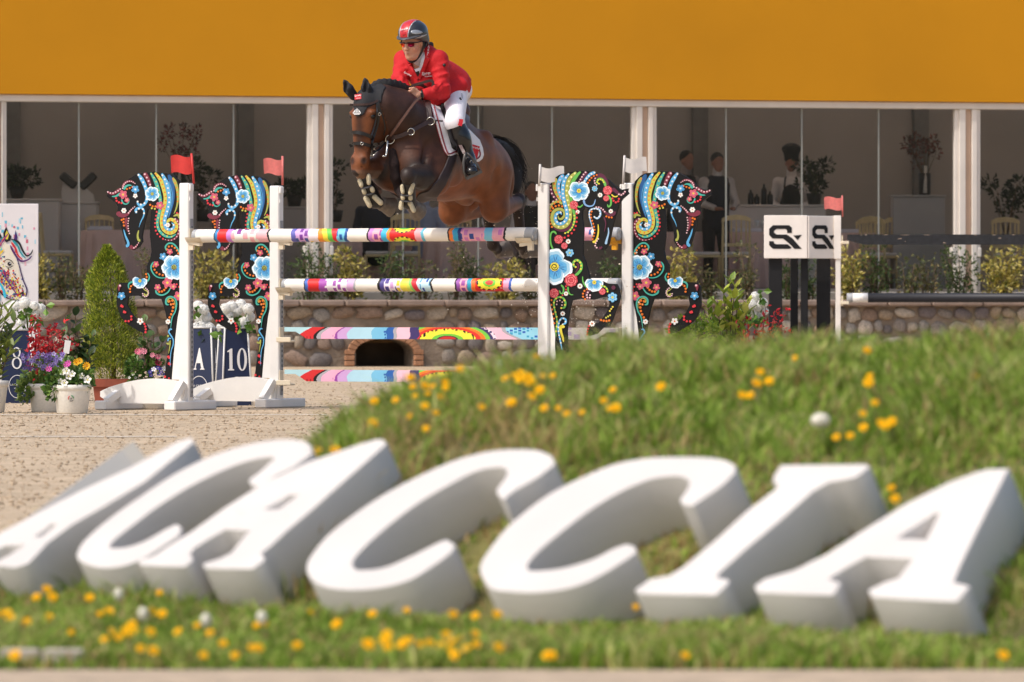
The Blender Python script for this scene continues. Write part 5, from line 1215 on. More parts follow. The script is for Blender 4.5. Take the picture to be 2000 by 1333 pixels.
def mirL(V):
    r = V - np.array(HW); L = r @ np.array(hl_); return np.where((L < 0)[:, None], V - 2 * L[:, None] * np.array(hl_), V), L
HVm, HLs = mirL(HV); HQ = proj(HVm)
bvh = BVHTree.FromPolygons([Vector(v) for v in HV], [tuple(f) for f in HFc])
def hit(px, py, off=.006, tree=None, dflt=None):
    d = Vector(((px - 1000) / FPX, 1, (HY - py) / FPX)).normalized(); r = (tree or bvh).ray_cast(Vector((0, 0, CH)), d)
    if r[0] is None: return dflt if dflt is not None else Vector((0, 0, CH)) + d * ((HW.y - .2) / d.y)
    return r[0] + r[1] * off
def strap(name, pts, w_, m, parent, th=.004, tree=None, off=.006, n=5, depth=None):
    q = [Vector((v.x, v.y)) for v in spl([(x, y, 0) for x, y in pts], n)]
    h_ = [hit(v.x, v.y, off, tree) for v in q] if depth is None else [P(v.x, v.y, depth[0] + (depth[1] - depth[0]) * i / (len(q) - 1)) for i, v in enumerate(q)]
    b = MB(); k = len(h_); vs = []
    for i, p in enumerate(h_):
        t = (h_[min(i + 1, k - 1)] - h_[max(i - 1, 0)]).normalized(); vw = (Vector((0, 0, CH)) - p).normalized(); s = t.cross(vw).normalized(); nn = s.cross(t)
        for a, b_ in ((-1, -1), (1, -1), (1, 1), (-1, 1)): vs.append(p + s * a * w_ / 2 + nn * b_ * th * .5)
    fs_ = [[4 * i + j, 4 * i + (j + 1) % 4, 4 * i + 4 + (j + 1) % 4, 4 * i + 4 + j] for i in range(k - 1) for j in range(4)] + [[3, 2, 1, 0], [4 * k - 4, 4 * k - 3, 4 * k - 2, 4 * k - 1]]
    b.add(vs, fs_); return b.build(name, m, parent)
M_lea = mat('brown_leather', S(58, 38, 34), .45, .15, 30, .1, 120); M_blk = mat('black_leather', S(24, 22, 23), .38, .12, 30, .06, 120)
M_bonnet = mat('black_bonnet', S(24, 24, 28), .75, .15, 60, .25, 400); M_hoof = mat('hoof_horn', S(104, 94, 84), .5, .25, 40)
M_hair = mat('black_hair', S(20, 18, 18), .55, .3, 90, .5, 260, spec=.4); M_steel = mat('steel', S(200, 198, 192), .25, .05, metal=1.0)
M_fleece = mat('cream_fleece', S(226, 212, 178), .95, .15, 40, 1.0, 160); M_pad = mat('white_quilt', S(232, 228, 228), .8, .05, 30, .4, 60); M_binding = mat('red_binding', S(122, 26, 40), .6)
M_saddle = mat('saddle_leather', S(74, 38, 36), .4, .15, 30, .1, 120); M_red = mat('red_patch', S(196, 26, 40), .6, .05); M_wtxt = mat('white_thread', S(238, 236, 234), .6, .02)
M_eye = mat('dark_eye', S(14, 10, 9), .08)
for q, e in ((LH, Vector((.080, .05, .030))), (RH, Vector((.095, .03, .035))), (LF, Vector((.040, .085, -.045))), (RF, Vector((.085, .060, -.030)))):
    d = e.normalized(); sx = d.cross(Vector((0, 0, 1))).normalized(); M3 = Matrix((sx, sx.cross(d) * -1, d)).transposed(); a = MB(); n_ = 22
    rings = [(.042, -.035, 1), (.050, -.012, 1), (.053, .0, 1), (.050, .004, 1), (.066, .082, 1.12), (.066, .088, 1.12), (.056, .086, 1.1), (.030, .070, 1)]; vs = []
    for rr, zz_, el in rings:
        for j in range(n_): t = 2 * math.pi * j / n_; vs.append(q['hf'] + M3 @ Vector((rr * math.cos(t), rr * el * math.sin(t), zz_)))
    a.add(vs, [[i * n_ + j, i * n_ + (j + 1) % n_, (i + 1) * n_ + (j + 1) % n_, (i + 1) * n_ + j] for i in range(len(rings) - 1) for j in range(n_)] + [list(range(n_))[::-1], [(len(rings) - 1) * n_ + j for j in range(n_)]], True); a.build('hoof', M_hoof, horse)
for s_ in (1, -1):
    e = MB(); e.blob(HD(.004, .084 * s_, .0), (.019, .017, .017), 2); e.build('eye', M_eye, horse)
# braided mane, forelock, tail
a = SDF(); cr = [(726, 172, -.15), (734, 163, -.13), (745, 157.5, -.10), (757, 157, -.07), (770, 159, -.05), (783, 164, -.03), (796, 171, -.02), (806, 178, -.01)]
cp = spl([Hp(*q) for q in cr], 4)
for i, p in enumerate(cp):
    a.ell(p + hl_ * .02 * math.sin(i * 2.2) - UZ * .012, (.019, .026, .026), None, .006); a.ell(p + hl_ * .03 - UZ * .04, (.013, .02, .03), None, .008)
a.chain([p - UZ * .035 for p in cp], [.03] * len(cp), .02); a.build('braided_mane', .007, M_hair, horse)
tl = [HF(-.88, -.02, -.34), P(962, 286, 50.22), P(985, 298, 50.3), P(1000, 322, 50.35), P(1006, 348, 50.33), P(1006, 372, 50.3)]
tv, tf = [], []; r_ = random.Random(3); cp = spl(tl, 6); rad = np.interp(np.linspace(0, 1, len(cp)), [0, .2, .45, .75, 1], [.05, .065, .075, .06, .035])
a = SDF(); a.chain(cp, [x * .8 for x in rad], .03); tail = a.build('tail', .012, M_hair, horse)
b = MB()
for i in range(260):
    an = r_.uniform(0, 6.28); rr = r_.uniform(.75, 1.25); k0 = r_.randrange(0, 12); k1 = min(len(cp) - 1, k0 + r_.randrange(8, 20)); pr = None
    for k in range(k0, k1 + 1):
        p = cp[k] + (Vector((math.cos(an), .5 * math.sin(an), math.sin(an)))) * rad[k] * rr * (1 + .02 * (k - k0)) + (Vector((.02, 0, -.035)) if k == k1 else Vector((0, 0, 0))); s_ = Vector((.003, 0, .003)) * (1 - (k - k0) / (k1 - k0 + 1) * .8)
        if pr is not None: b.add([pr[0] - pr[1], pr[0] + pr[1], p + s_, p - s_], [[0, 1, 2, 3]], True)
        pr = (p, s_)
stuff(b.build('tail_hair', M_hair, tail))
# bonnet and ears
hq = proj(HV); hh = HV - np.array(HO); hb_, ha_, hz = hh @ np.array(hb), hh @ np.array(ha), hh[:, 2]
near = np.linalg.norm(HV - np.array(HD(-.06, 0, .09)), axis=1) < .24
g = np.minimum(np.minimum(poly_sd(np.stack([np.abs(hb_ - .02 * hz), hz], 1), [(-.2, .3), (-.2, -.005), (.0, -.005), (.035, .012), (.05, .06), (.085, .085), (.13, .10), (.13, .3)]), (.20 - np.linalg.norm(HV - np.array(HD(-.04, 0, .08)), axis=1))), ha_ + .135)
bon = shell('ear_bonnet', HV, HFc, HN, g, .008, M_bonnet, horse)
for s_, tip, base in ((1, (712, 152), (721, 188)), (-1, (671, 156), (691, 188))):
    y0 = HD(-.06, .05 * s_, .17).y; p0, p1 = P(*base, y0), P(*tip, y0 - .03); a = SDF(); m1 = p0.lerp(p1, .45) + Vector((-.006 * 1, -.01, 0))
    a.cap(p0, m1, .034, .038, .01).cap(m1, p0.lerp(p1, .8), .038, .020, .01).cap(p0.lerp(p1, .8), p1, .020, .004, .01)
    a.ell(p0.lerp(p1, .5) + ha * .034 + hb * .008 * s_, (.022, .014, .055), HAX, .01, True); a.build('ear', .006, M_bonnet, bon)
strap('browband', [(683, 205), (698, 206), (715, 205), (728, 202), (738, 197)], .016, M_lea, horse, .012, off=.012)
# bridle
br = strap('bridle_cheekpiece', [(738, 196), (740, 215), (737, 238), (731, 258), (725, 275), (724, 293)], .017, M_blk, horse, .006, off=.010)
strap('bridle_strap', [(736, 200), (734, 225), (728, 250), (722, 268)], .012, M_blk, br, .006, off=.010)
strap('throatlatch', [(740, 205), (748, 228), (753, 248), (750, 262)], .010, M_blk, br, .006, off=.010)
strap('noseband', [(686, 261), (696, 259), (708, 261), (718, 265), (726, 270)], .026, M_blk, br, .010, off=.010)
strap('lower_noseband', [(683, 286), (694, 281), (708, 281), (718, 284), (728, 288)], .024, M_blk, br, .010, off=.010)
def ring(px, py, r, m, parent, name, Y=None, tr=.005):
    c = hit(px, py, .016) if Y is None else P(px, py, Y); b = MB(); b.tube([c + Vector((r * math.cos(a), -.2 * r * math.sin(a), r * math.sin(a))) for a in np.linspace(0, 2 * math.pi, 17)], tr, 6, caps=False); return b.build(name, m, parent)
ring(727, 297, .028, M_steel, br, 'bit_ring'); ring(707, 281, .010, M_steel, br, 'buckle', tr=.003); ring(738, 222, .010, M_steel, br, 'buckle', tr=.003)
# breastplate, martingale, reins
bp = strap('breastplate', [(764, 268), (782, 264), (800, 256), (820, 246), (838, 239), (862, 240)], .030, M_lea, horse, .008, off=.010)
ring(838, 238, .028, M_steel, bp, 'ring'); ring(763, 270, .032, M_steel, bp, 'ring'); ring(801, 256, .024, M_steel, bp, 'buckle')
strap('wither_strap', [(838, 236), (836, 220), (834, 204), (838, 196)], .036, M_lea, bp, .008, off=.010)
a = SDF(); q = [hit(x, y, .012) for x, y in ((768, 298), (771, 320), (774, 345), (781, 368), (790, 384))]; a.chain(q, [.030, .036, .038, .036, .028], .02); a.build('sheepskin_girth_strap', .009, mat('brown_sheepskin', S(44, 26, 24), .95, .3, 60, 1.2, 160), bp)
strap('martingale', [(760, 272), (748, 284), (738, 294), (728, 298)], .014, M_blk, bp, .006, depth=(HD(-.1, .1, 0).y + .12, HD(0, .07, -.3).y))
b = MB(); b.tube([P(757, 276, 48.42), P(755, 300, 48.40), P(753, 306, 48.40), P(748, 305, 48.38)], .007, 6); b.build('rein_stop', M_steel, bp)
HAND = P(812, 187, 48.86)
rn = strap('reins', [(728, 298), (742, 286), (757, 270), (775, 245), (795, 218), (811, 196)], .022, M_lea, horse, .005, off=.022)
strap('rein', [(764, 262), (782, 236), (800, 211), (815, 194)], .016, mat('rubber_rein', S(96, 66, 54), .8, .2, 60), rn, .005, off=.024)
strap('rein', [(795, 186), (800, 173), (812, 166), (826, 168), (838, 176)], .020, M_lea, rn, .005, depth=(48.86, 48.98))
strap('rein', [(797, 178), (806, 168), (825, 162), (842, 158), (846, 164), (844, 175)], .020, M_lea, rn, .005, depth=(48.90, 48.9))
# saddle pad, saddle, girth
padpoly = [(838, 194), (849, 238), (860, 276), (868, 296), (873, 304), (878, 306), (892, 301), (912, 311), (924, 316), (932, 316), (939, 311), (942, 303), (940, 290), (934, 275), (922, 263), (900, 240), (888, 190)]
away = np.where(HV @ np.array(hf_) * 0 + (np.abs(HLs) > -1), 1e3, -1)
gp_ = poly_sd(HQ, padpoly)
pad = shell('saddle_pad', HV, HFc, HN, gp_, .014, M_pad, horse)
PV, PF = arrays(pad.data); ptree = BVHTree.FromPolygons([Vector(v) for v in PV], [tuple(f) for f in PF])
strap('binding', [(846, 205), (856, 240), (865, 274), (873, 298), (879, 301), (892, 297), (912, 306), (925, 311), (933, 309), (937, 302), (934, 288)], .011, M_binding, pad, .003, ptree, .004)
strap('binding', [(840.5, 200), (850.5, 239), (861, 275), (869, 296), (874.5, 303)], .007, M_binding, pad, .003, ptree, .004)
M_sd = mat('knee_fleece', S(22, 18, 18), .95, .3, 60, 1.0, 160)
saddle = shell('saddle', HV, HFc, HN, poly_sd(HQ, [(852, 190), (862, 222), (872, 250), (880, 282), (888, 300), (896, 296), (905, 270), (912, 240), (915, 215), (905, 190)]), .030, M_saddle, horse, .02)
shell('knee_roll', HV, HFc, HN, poly_sd(HQ, [(856, 208), (866, 236), (872, 262), (880, 292), (889, 297), (884, 270), (876, 244), (868, 220), (862, 206)]), .045, M_sd, saddle, .02)
a = SDF(); a.cap(HF(.02, 0, .03), HF(-.12, 0, -.03), .05, .09, .04).cap(HF(-.12, 0, -.03), HF(-.42, 0, -.05), .09, .10, .05).cap(HF(-.42, -.08, -.06), HF(-.42, .06, -.06), .04, .04, .04); a.build('saddle_seat', .012, M_saddle, saddle)
shell('girth', HV, HFc, HN, np.maximum(poly_sd(HQ, [(881, 285), (893, 285), (889, 308), (879, 338), (868, 362), (852, 385), (856, 396), (826, 400), (812, 388), (818, 378), (836, 372), (854, 352), (868, 326), (876, 304)]), -9), .012, mat('brown_girth', S(50, 38, 38), .6, .12, 20), horse)
# boots of the forelegs: black shells with cream fleece and straps
for q, cy_, fl, st in ((LF, 1, [((785, 364), (787, 376), 3.6), ((806, 361), (801, 378), 4.2), ((786.5, 385), (787, 388), 3.6), ((801.5, 383), (802, 389), 3.6), ((784, 396), (783, 407), 4.2), ((801, 397), (808, 412), 4.6)], [(783, 381, 805, 381), (784, 392, 804, 393)]),
                       (RF, 1, [((702, 353), (706, 363), 4.0), ((720, 344), (720, 358), 4.4), ((710.5, 372), (712, 377), 3.6), ((726, 368), (728, 373), 3.8), ((715, 388), (722, 402), 5.0), ((731, 385), (744, 397), 5.0)], [(706, 368, 726, 363), (712, 381, 732, 376)])):
    p0, p1 = q['kn'].lerp(q['ft'], .32), q['ft']; a = SDF(); a.cap(p0, p1, .050, .054, .01); bt = a.build('tendon_boot', .008, M_blk, horse)
    for (x0, y0), (x1, y1), r in fl:
        a = SDF(); n = 4
        Yf = p0.y - .050 + (p1.y - p0.y) * max(0, min(1, ((y0 + y1) / 2 - 360) / 40))
        for i in range(9): t = i / 8; a.ell(P(x0 + (x1 - x0) * t + rnd.uniform(-.5, .5), y0 + (y1 - y0) * t, Yf), (r / 262 * rnd.uniform(.85, 1.1), .02, r / 262), None, .005)
        a.build('fleece', .004, M_fleece, bt)
    for x0, y0, x1, y1 in st:
        b = MB(); b.tube([P(x0 + (x1 - x0) * t, y0 + (y1 - y0) * t + 1.5 * math.sin(t * 3.14), p0.y - .056 - .012 * math.sin(t * 3.14) + (p1.y - p0.y) * ((y0 - 360) / 40)) for t in np.linspace(0, 1, 7)], .006, 6); b.build('boot_strap', mat('boot_strap', S(90, 92, 98), .5, .2, 60) if 'boot_strap' not in bpy.data.materials else bpy.data.materials['boot_strap'], bt)
# ------------------------------------------------------------------ the rider
M_skin = mat('skin', S(206, 152, 124), .5, .06, 20, .05, 200); M_jkt = mat('red_jacket', S(186, 12, 22), .8, .10, 12, .7, 13)
M_shirt = mat('white_shirt', S(214, 214, 220), .8, .04, 20, .15, 60); M_brch = mat('white_breeches', S(232, 228, 232), .75, .04, 14, .12, 40)
M_boot = mat('polished_boot', S(20, 19, 21), .22, .1, 20, coat=.3); M_helm = mat('helmet_shell', S(38, 40, 46), .28, .08, 20, coat=.5); M_hred = mat('helmet_red', S(190, 34, 40), .3, .05, coat=.4)
M_hairb = mat('brown_hair', S(46, 32, 26), .6, .3, 60, .5, 200); M_lens = mat('mirror_lens', S(150, 20, 60), .08, .0, metal=.8); M_lens2 = mat('mirror_lens_orange', S(220, 70, 30), .08, .0, metal=.8)
rider = thing('person', 'rider in red jacket, white breeches and dark helmet leaning forward over the jumping horse', 'person', P(890, 230, 49.45), 0, world=True)
pel = P(890, 176, 49.46); lhip, rhip = P(889, 180, 49.38), P(872, 182, 49.56); lkn, rkn = Hp(888, 240, .31), HF(.16, -.33, -.14); lan, ran = Hp(915, 312, .385), HF(.10, -.40, -.44)
chest = P(834, 138, 49.20); waist = P(866, 158, 49.36); nb = P(829, 114, 49.13); lsh, rsh = P(857, 117, 49.05), P(788, 117, 49.24); lel, rel = P(864, 178, 48.98), P(780, 157, 49.12)
lhd, rhd = P(812, 187, 48.85), P(803, 184, 48.98); lwr, rwr = P(826, 186, 48.88), P(794, 178, 49.02); hd = P(806, 82, 49.02)
fa = Vector((-.50, -.83, -.24)).normalized(); fb = Vector((.86, -.51, 0)); fb = (fb - fa * fb.dot(fa)).normalized(); fu = fa.cross(fb)
if fu.z < 0: fu = -fu
FAX = [fa, fb, fu]
def FD_(a, b, c): return hd + fa * a + fb * b + fu * c
r = SDF()
r.ell(FD_(-.015, 0, .03), (.098, .078, .10), FAX, .02); r.ell(FD_(.025, 0, -.05), (.062, .058, .075), FAX, .03); r.ell(FD_(.050, 0, -.105), (.034, .036, .026), FAX, .025)
for s_ in (-1, 1):
    r.ell(FD_(.052, .036 * s_, -.035), (.024, .022, .024), FAX, .02); r.cap(FD_(-.02, .056 * s_, -.06), FD_(.035, .028 * s_, -.108), .020, .018, .02); r.ell(FD_(-.01, .078 * s_, -.02), (.018, .010, .030), FAX, .008)
    r.ell(FD_(.078, .030 * s_, .0), (.016, .016, .011), FAX, .01, True)
r.cap(FD_(.088, 0, .012), FD_(.106, 0, -.034), .009, .013, .012); r.ell(FD_(.098, .012, -.036), (.010, .009, .008), FAX, .008); r.ell(FD_(.098, -.012, -.036), (.010, .009, .008), FAX, .008)
r.ell(FD_(.083, 0, -.064), (.012, .024, .006), FAX, .006); r.ell(FD_(.081, 0, -.076), (.012, .021, .007), FAX, .006); r.cap(FD_(.098, -.022, -.070), FD_(.098, .022, -.070), .003, .003, .003, True)
r.cap(nb + Vector((0, .02, 0)), hd - fu * .06 - fa * .03, .060, .054, .03)
r.chain([nb, chest, waist, pel], [.08, .12, .115, .10], .05)
for s_, a, b, c, d in ((1, lsh, lel, lwr, lhd), (-1, rsh, rel, rwr, rhd)):
    r.cap(nb, a, .055, .046, .04); r.cap(a, b, .048, .042, .03); r.cap(b, c, .044, .028, .02)
    ax = (d - c).normalized(); up = Vector((0, 0, 1)); up = (up - ax * up.dot(ax)).normalized(); sd = ax.cross(up) * (1 if s_ > 0 else -1)
    vw = (Vector((0, 0, CH)) - d).normalized()
    r.cap(c, d - ax * .005, .028, .034, .012); r.ell(d - ax * .004, (.036, .020, .038), [ax, vw, up], .010)
    for i, (l_, o_) in enumerate(((.040, .030), (.046, .010), (.043, -.011), (.034, -.030))):         # four curled fingers
        p0 = d + ax * .026 + up * o_ * 1.12 + vw * .022; p1 = p0 + ax * l_ * .50 + vw * .016; p2 = p1 + ax * l_ * .25 - vw * .026; p3 = p2 - ax * l_ * .5 - vw * .010
        r.cap(d + up * o_ * .9 + vw * .012, p0, .0115, .0110, .003).cap(p0, p1, .0106, .0100, .002).cap(p1, p2, .0102, .0095, .003).cap(p2, p3, .0092, .0080, .003)
    t0 = d - ax * .012 + up * .030 + vw * .014; t1 = t0 + ax * .030 + up * .022 + vw * .010; t2 = t1 + ax * .028 + up * .002 - vw * .004
    r.cap(d - ax * .02 + up * .01, t0, .018, .0145, .008).cap(t0, t1, .0135, .0120, .004).cap(t1, t2, .0115, .0095, .003)
for a, b, c, s_ in ((lhip, lkn, lan, 1), (rhip, rkn, ran, -1)):
    r.cap(a, b, .072, .056, .03); r.cap(b, c, .056, .038, .03); r.cap(c, c + hf_ * .12 - UZ * .09 + (hl_ * .09 if s_ > 0 else -hl_ * .02), .036, .030, .02)
def skin_col(V):
    q = (V - np.array(hd)); c = np.tile(np.array(S(204, 150, 122)), (len(V), 1)); a, b, z = q @ np.array(fa), q @ np.array(fb), q @ np.array(fu)
    lip = np.exp(-(((z + .070) / .008) ** 2 + (b / .022) ** 2)) * (a > .07); c = c * (1 - .6 * lip[:, None]) + np.array(S(170, 84, 80)) * .6 * lip[:, None]
    ck = np.exp(-(((z + .04) / .025) ** 2 + ((np.abs(b) - .042) / .02) ** 2)) * (a > .03); return c * (1 - .3 * ck[:, None]) + np.array(S(208, 120, 100)) * .3 * ck[:, None]
M_skin2 = mat('skin_tone', rough=.5, var=.05, scale=30, attr=True, spec=.4); M_skin2.node_tree.nodes['Principled BSDF'].inputs['Subsurface Weight'].default_value = .08; M_skin2.node_tree.nodes['Principled BSDF'].inputs['Subsurface Radius'].default_value = (.01, .004, .002)
rb = r.build('body', .0055, M_skin2, rider, 1, skin_col)
# breeches
a = SDF(); a.cap(lhip, lkn, .098, .072, .04).cap(rhip, rkn, .098, .072, .04).cap(lkn, lkn.lerp(lan, .2), .074, .066, .02).cap(rkn, rkn.lerp(ran, .2), .074, .066, .02); a.ell(pel + Vector((0, .05, 0)), (.12, .13, .10), None, .04); a.cap(pel, waist, .11, .10, .04); brm = a.build('breeches', .008, M_brch, rider)
# jacket: body, flared skirt, two sleeves
a = SDF(); a.chain([chest, waist], [.150, .142], .06); a.cap(waist, P(884, 166, 49.42), .140, .140, .05); a.cap(lsh + Vector((-.03, 0, -.016)), rsh + Vector((.03, 0, -.016)), .070, .070, .06); a.cap(nb, chest, .105, .14, .05)
a.cap(P(866, 176, 49.28), P(872, 196, 49.20), .085, .035, .04); a.cap(P(894, 158, 49.44), P(913, 155, 49.50), .070, .014, .03); a.cap(P(888, 166, 49.34), P(904, 166, 49.36), .085, .050, .04); a.cap(P(860, 188, 49.13), P(872, 192, 49.10), .05, .03, .04); a.cap(P(866, 182, 49.16), P(902, 168, 49.27), .060, .050, .04); a.cap(P(898, 157, 49.42), P(919, 155.5, 49.44), .045, .004, .02)
a.cap(P(834, 168, 49.12), P(848, 198, 49.12), .07, .045, .06); a.cap(P(850, 185, 49.20), P(868, 200, 49.20), .06, .03, .05)
for p0, p1, p2 in ((lsh, lel, lwr), (rsh, rel, rwr)):
    a.ell(p0, (.068, .068, .066), None, .04); a.cap(p0, p1, .066, .056, .025); e = p1.lerp(p2, .90); a.cap(p1, e, .060, .043, .02)
    for k, u in enumerate((.18, .34, .52, .75, .9)): q = p0.lerp(p1, u); a.ell(q + Vector((.012 * (-1) ** k, -.02, 0)), (.060 - .008 * u, .050, .012), [Vector((.9, -.3, .3)).normalized(), Vector((.3, .95, 0)).normalized(), Vector((-.3, .1, .95)).normalized()], .02)
    for k, u in enumerate((.06, .2, .4)): q = p1.lerp(p2, u); a.ell(q + Vector((0, -.02, .01 * (-1) ** k)), (.018, .05, .060 - .02 * u), None, .02)
a.cap(FD_(-.05, 0, -.16), FD_(-.04, 0, -.05), .068, .060, .004, True)
jm = a.build('jacket', .007, M_jkt, rider, 2); JV, JF = arrays(jm.data); JN = normals(JV, JF); JQ = proj(JV); jt = BVHTree.FromPolygons([Vector(v) for v in JV], [tuple(f) for f in JF])
fr_j = np.where(JN @ np.array([0, -1, 0]) > -.1, 1e3, -1)
def jp(name, poly, off, m, par=jm): return shell(name, JV, JF, JN, np.minimum(poly_sd(JQ, poly), fr_j), off, m, par)
jp('shirt_front', [(806, 108), (829, 98), (831, 112), (827, 126), (821, 140), (818, 153), (812, 140), (805, 126), (800, 116)], .004, M_shirt)
jp('shirt_opening', [(809, 142), (819, 138), (821, 150), (818, 156), (812, 150)], .0055, M_blk)
jp('lapel', [(828, 96), (836, 88), (842, 96), (841, 110), (836, 113), (840, 117), (822, 156), (817, 153), (826, 130), (831, 112)], .010, M_jkt)
jp('lapel', [(801, 112), (797, 110), (790, 114), (795, 119), (791, 121), (817, 158), (817, 151), (806, 130)], .010, M_jkt)
a = SDF(); a.cap(nb + Vector((-.005, -.01, -.01)), hd - fu * .085 - fa * .02, .075, .062, .02); a.build('shirt_collar', .006, M_shirt, rider)
for px, py in ((826, 167), (867, 128)): q = MB(); p = hit(px, py, .006, jt); q.lathe([(.001, 0), (.012, 0), (.012, .005), (.001, .006)], p, 10, M=Matrix.Rotation(R(90), 3, 'X')); q.build('button', M_blk, jm)
b = MB(); fl_ = [(886, 150), (902, 151), (919, 155.5), (908, 162), (898, 168), (884, 166)]; b.prism(fl_, 0, .012, lambda x, y, d: P(x, y, 49.36 + .004 * (x - 886) + d)); b.build('jacket_tail', M_jkt, jm)
jp('pocket_flap', [(845, 172), (858, 160), (864, 163), (851, 177)], .006, M_jkt)
# boots, stirrup
foot = lan + hf_ * .12 - UZ * .09 + hl_ * .085
for kn, an, s_ in ((lkn, lan, 1), (rkn, ran, -1)):
    a = SDF(); ft = an + hf_ * .12 - UZ * .09 + (hl_ * .085 if s_ > 0 else -hl_ * .03); top = kn.lerp(an, .04)
    a.cap(top, kn.lerp(an, .45), .074, .072, .02).cap(kn.lerp(an, .4), an, .072, .050, .03).cap(an, ft, .048, .042, .03); a.ell(an - hf_ * .03 - UZ * .035, (.045, .045, .045), None, .03); a.ell(ft, (.045, .055, .034), None, .02); a.ell(ft - UZ * .065, (.07, .07, .035), None, .008, True)
    bt = a.build('riding_boot', .007, M_boot, rider)
    if s_ > 0:
        strap('boot_top_tab', [(901, 233), (900, 239), (898, 246)], .030, M_red, bt, .006, depth=(lkn.y - .078, lkn.y - .078))
        BV, BF = arrays(bt.data); btree = BVHTree.FromPolygons([Vector(v) for v in BV], [tuple(f) for f in BF])
        ring(921, 317, .012, M_steel, bt, 'spur_buckle', Y=hit(921, 317, .01, btree).y, tr=.003)
irn = MB(); Yi = foot.y - .02; pts = [P(911, 349, Yi), P(906, 336, Yi), P(905, 318, Yi), P(908, 303, Yi + .01), P(911, 299, Yi + .02)]
irn.tube(pts, .011, 8); irn.tube([P(939, 336, Yi + .02), P(932, 322, Yi + .03), P(920, 306, Yi + .03), P(911, 299, Yi + .02)], .010, 8); irn.bar(P(910, 349.5, Yi + .0), P(940, 335, Yi + .02), .06, .022)
irn.build('stirrup_iron', mat('grey_iron', S(92, 88, 84), .35, .1, metal=.7), saddle)
strap('stirrup_leather', [(890, 262), (898, 282), (906, 298), (910, 302)], .022, M_saddle, saddle, .006, depth=(lkn.y - .01, foot.y))
# helmet, glasses, hair, watch
a = SDF(); a.ell(FD_(-.02, 0, .060), (.126, .106, .098), FAX, .01); a.ell(FD_(-.05, 0, .0), (.098, .100, .09), FAX, .02); a.ell(FD_(.05, 0, -.030), (.085, .098, .080), FAX, .008, True); a.cap(FD_(-.02, 0, -.12), FD_(.1, 0, -.13), .09, .09, .01, True)
a.ell(FD_(-.01, 0, -.05), (.075, .14, .055), FAX, .01, True)
hel = a.build('helmet', .0055, M_helm, rider); EV, EF = arrays(hel.data); EN = normals(EV, EF); eq = EV - np.array(hd); ea, eb, eu = eq @ np.array(fa), eq @ np.array(fb), eq @ np.array(fu)
b = MB(); n = 16; vs = []
for i in range(n + 1):
    t = -1.25 + 2.5 * i / n; ca, sa = math.cos(t), math.sin(t)
    for rr, zz in ((1.0, .056), (1.0, .048), (1.30 - .12 * abs(t), .040), (1.30 - .12 * abs(t), .047)):
        vs.append(FD_(-.015 + (.120 * rr) * ca, .103 * (1 + (rr - 1) * .35) * sa, zz + .012 * (1 - ca)))
b.add(vs, [[4 * i + j, 4 * i + (j + 1) % 4, 4 * i + 4 + (j + 1) % 4, 4 * i + 4 + j] for i in range(n) for j in range(4)], True); b.build('visor', mat('visor_grey', S(70, 72, 78), .4), hel)
shell('red_panel', EV, EF, EN, np.minimum(np.minimum(.032 + .10 * (eu - .06) - np.abs(eb + .006), eu - .050), ea + .10), .0025, M_hred, hel, .001)
M_silv = mat('silver_trim', S(170, 172, 176), .35, .05, metal=.5)
shell('trim', EV, EF, EN, np.minimum(.0035 - np.abs(np.abs(eb + .006) - (.036 + .10 * (eu - .06))), np.minimum(eu - .045, ea + .02)), .004, M_silv, hel, .001)
shell('air_vent', EV, EF, EN, np.minimum(.016 - np.hypot((eb - .075) * .6, eu - .075 - .3 * (ea - .03)), ea + .02), .0035, M_silv, hel, .001)
shell('air_vent', EV, EF, EN, np.minimum(.011 - np.hypot((eb - .085) * .5, (eu - .045) * 1.4), ea + .04), .0035, M_silv, hel, .001)
strap_p = [FD_(-.005, .092, .0), FD_(.0, .082, -.05), FD_(.02, .060, -.10), FD_(.045, .02, -.138), FD_(.045, -.02, -.138), FD_(.02, -.06, -.10), FD_(0, -.085, -.03)]
b = MB(); b.tube(spl(strap_p, 4), .0085, 6); b.tube(spl([FD_(-.06, .088, .0), FD_(-.03, .085, -.04), FD_(.0, .082, -.05)], 4), .008, 6); b.build('chin_strap', M_blk, hel)
b = MB()
for s_, m_ in ((1, M_lens), (-1, M_lens2)):
    q = MB(); o_ = [(.006, .010), (.020, .014), (.048, .013), (.060, .004), (.052, -.016), (.030, -.020), (.012, -.014)]; vs = [FD_(.090 - .35 * max(0, y - .02) - (.004 if z < -.01 else 0), y * s_, z - .004) for y, z in o_]
    q.add(vs + [v - fa * .004 for v in vs], [list(range(7))[::s_], list(range(7, 14))[::-s_]] + [[i, (i + 1) % 7, 7 + (i + 1) % 7, 7 + i][::s_] for i in range(7)], True); l_ = q.build('lens', m_, None)
    l_.parent = rb
b.tube(spl([FD_(-.02, .088, .006), FD_(.05, .078, .006), FD_(.082, .050, .009), FD_(.094, .02, .011), FD_(.096, 0, .008), FD_(.094, -.02, .011), FD_(.082, -.05, .009), FD_(.05, -.078, .006), FD_(-.02, -.088, .006)], 4), .0048, 6); b.build('sunglasses', M_blk, rb)
a = SDF(); a.ell(FD_(-.10, .0, -.03), (.045, .06, .05), FAX, .02); a.cap(FD_(-.12, .02, -.04), FD_(-.165, .05, -.075), .028, .020, .02); a.ell(FD_(-.17, .045, -.055), (.022, .022, .018), FAX, .01); a.cap(FD_(-.05, .078, -.0), FD_(-.07, .075, -.04), .014, .012, .01); a.build('hair', .006, M_hairb, rider)
b = MB(); q = lwr.lerp(lhd, .12); ax = (lhd - lwr).normalized(); vw = (Vector((0, 0, CH)) - q).normalized(); up = ax.cross(vw).normalized()
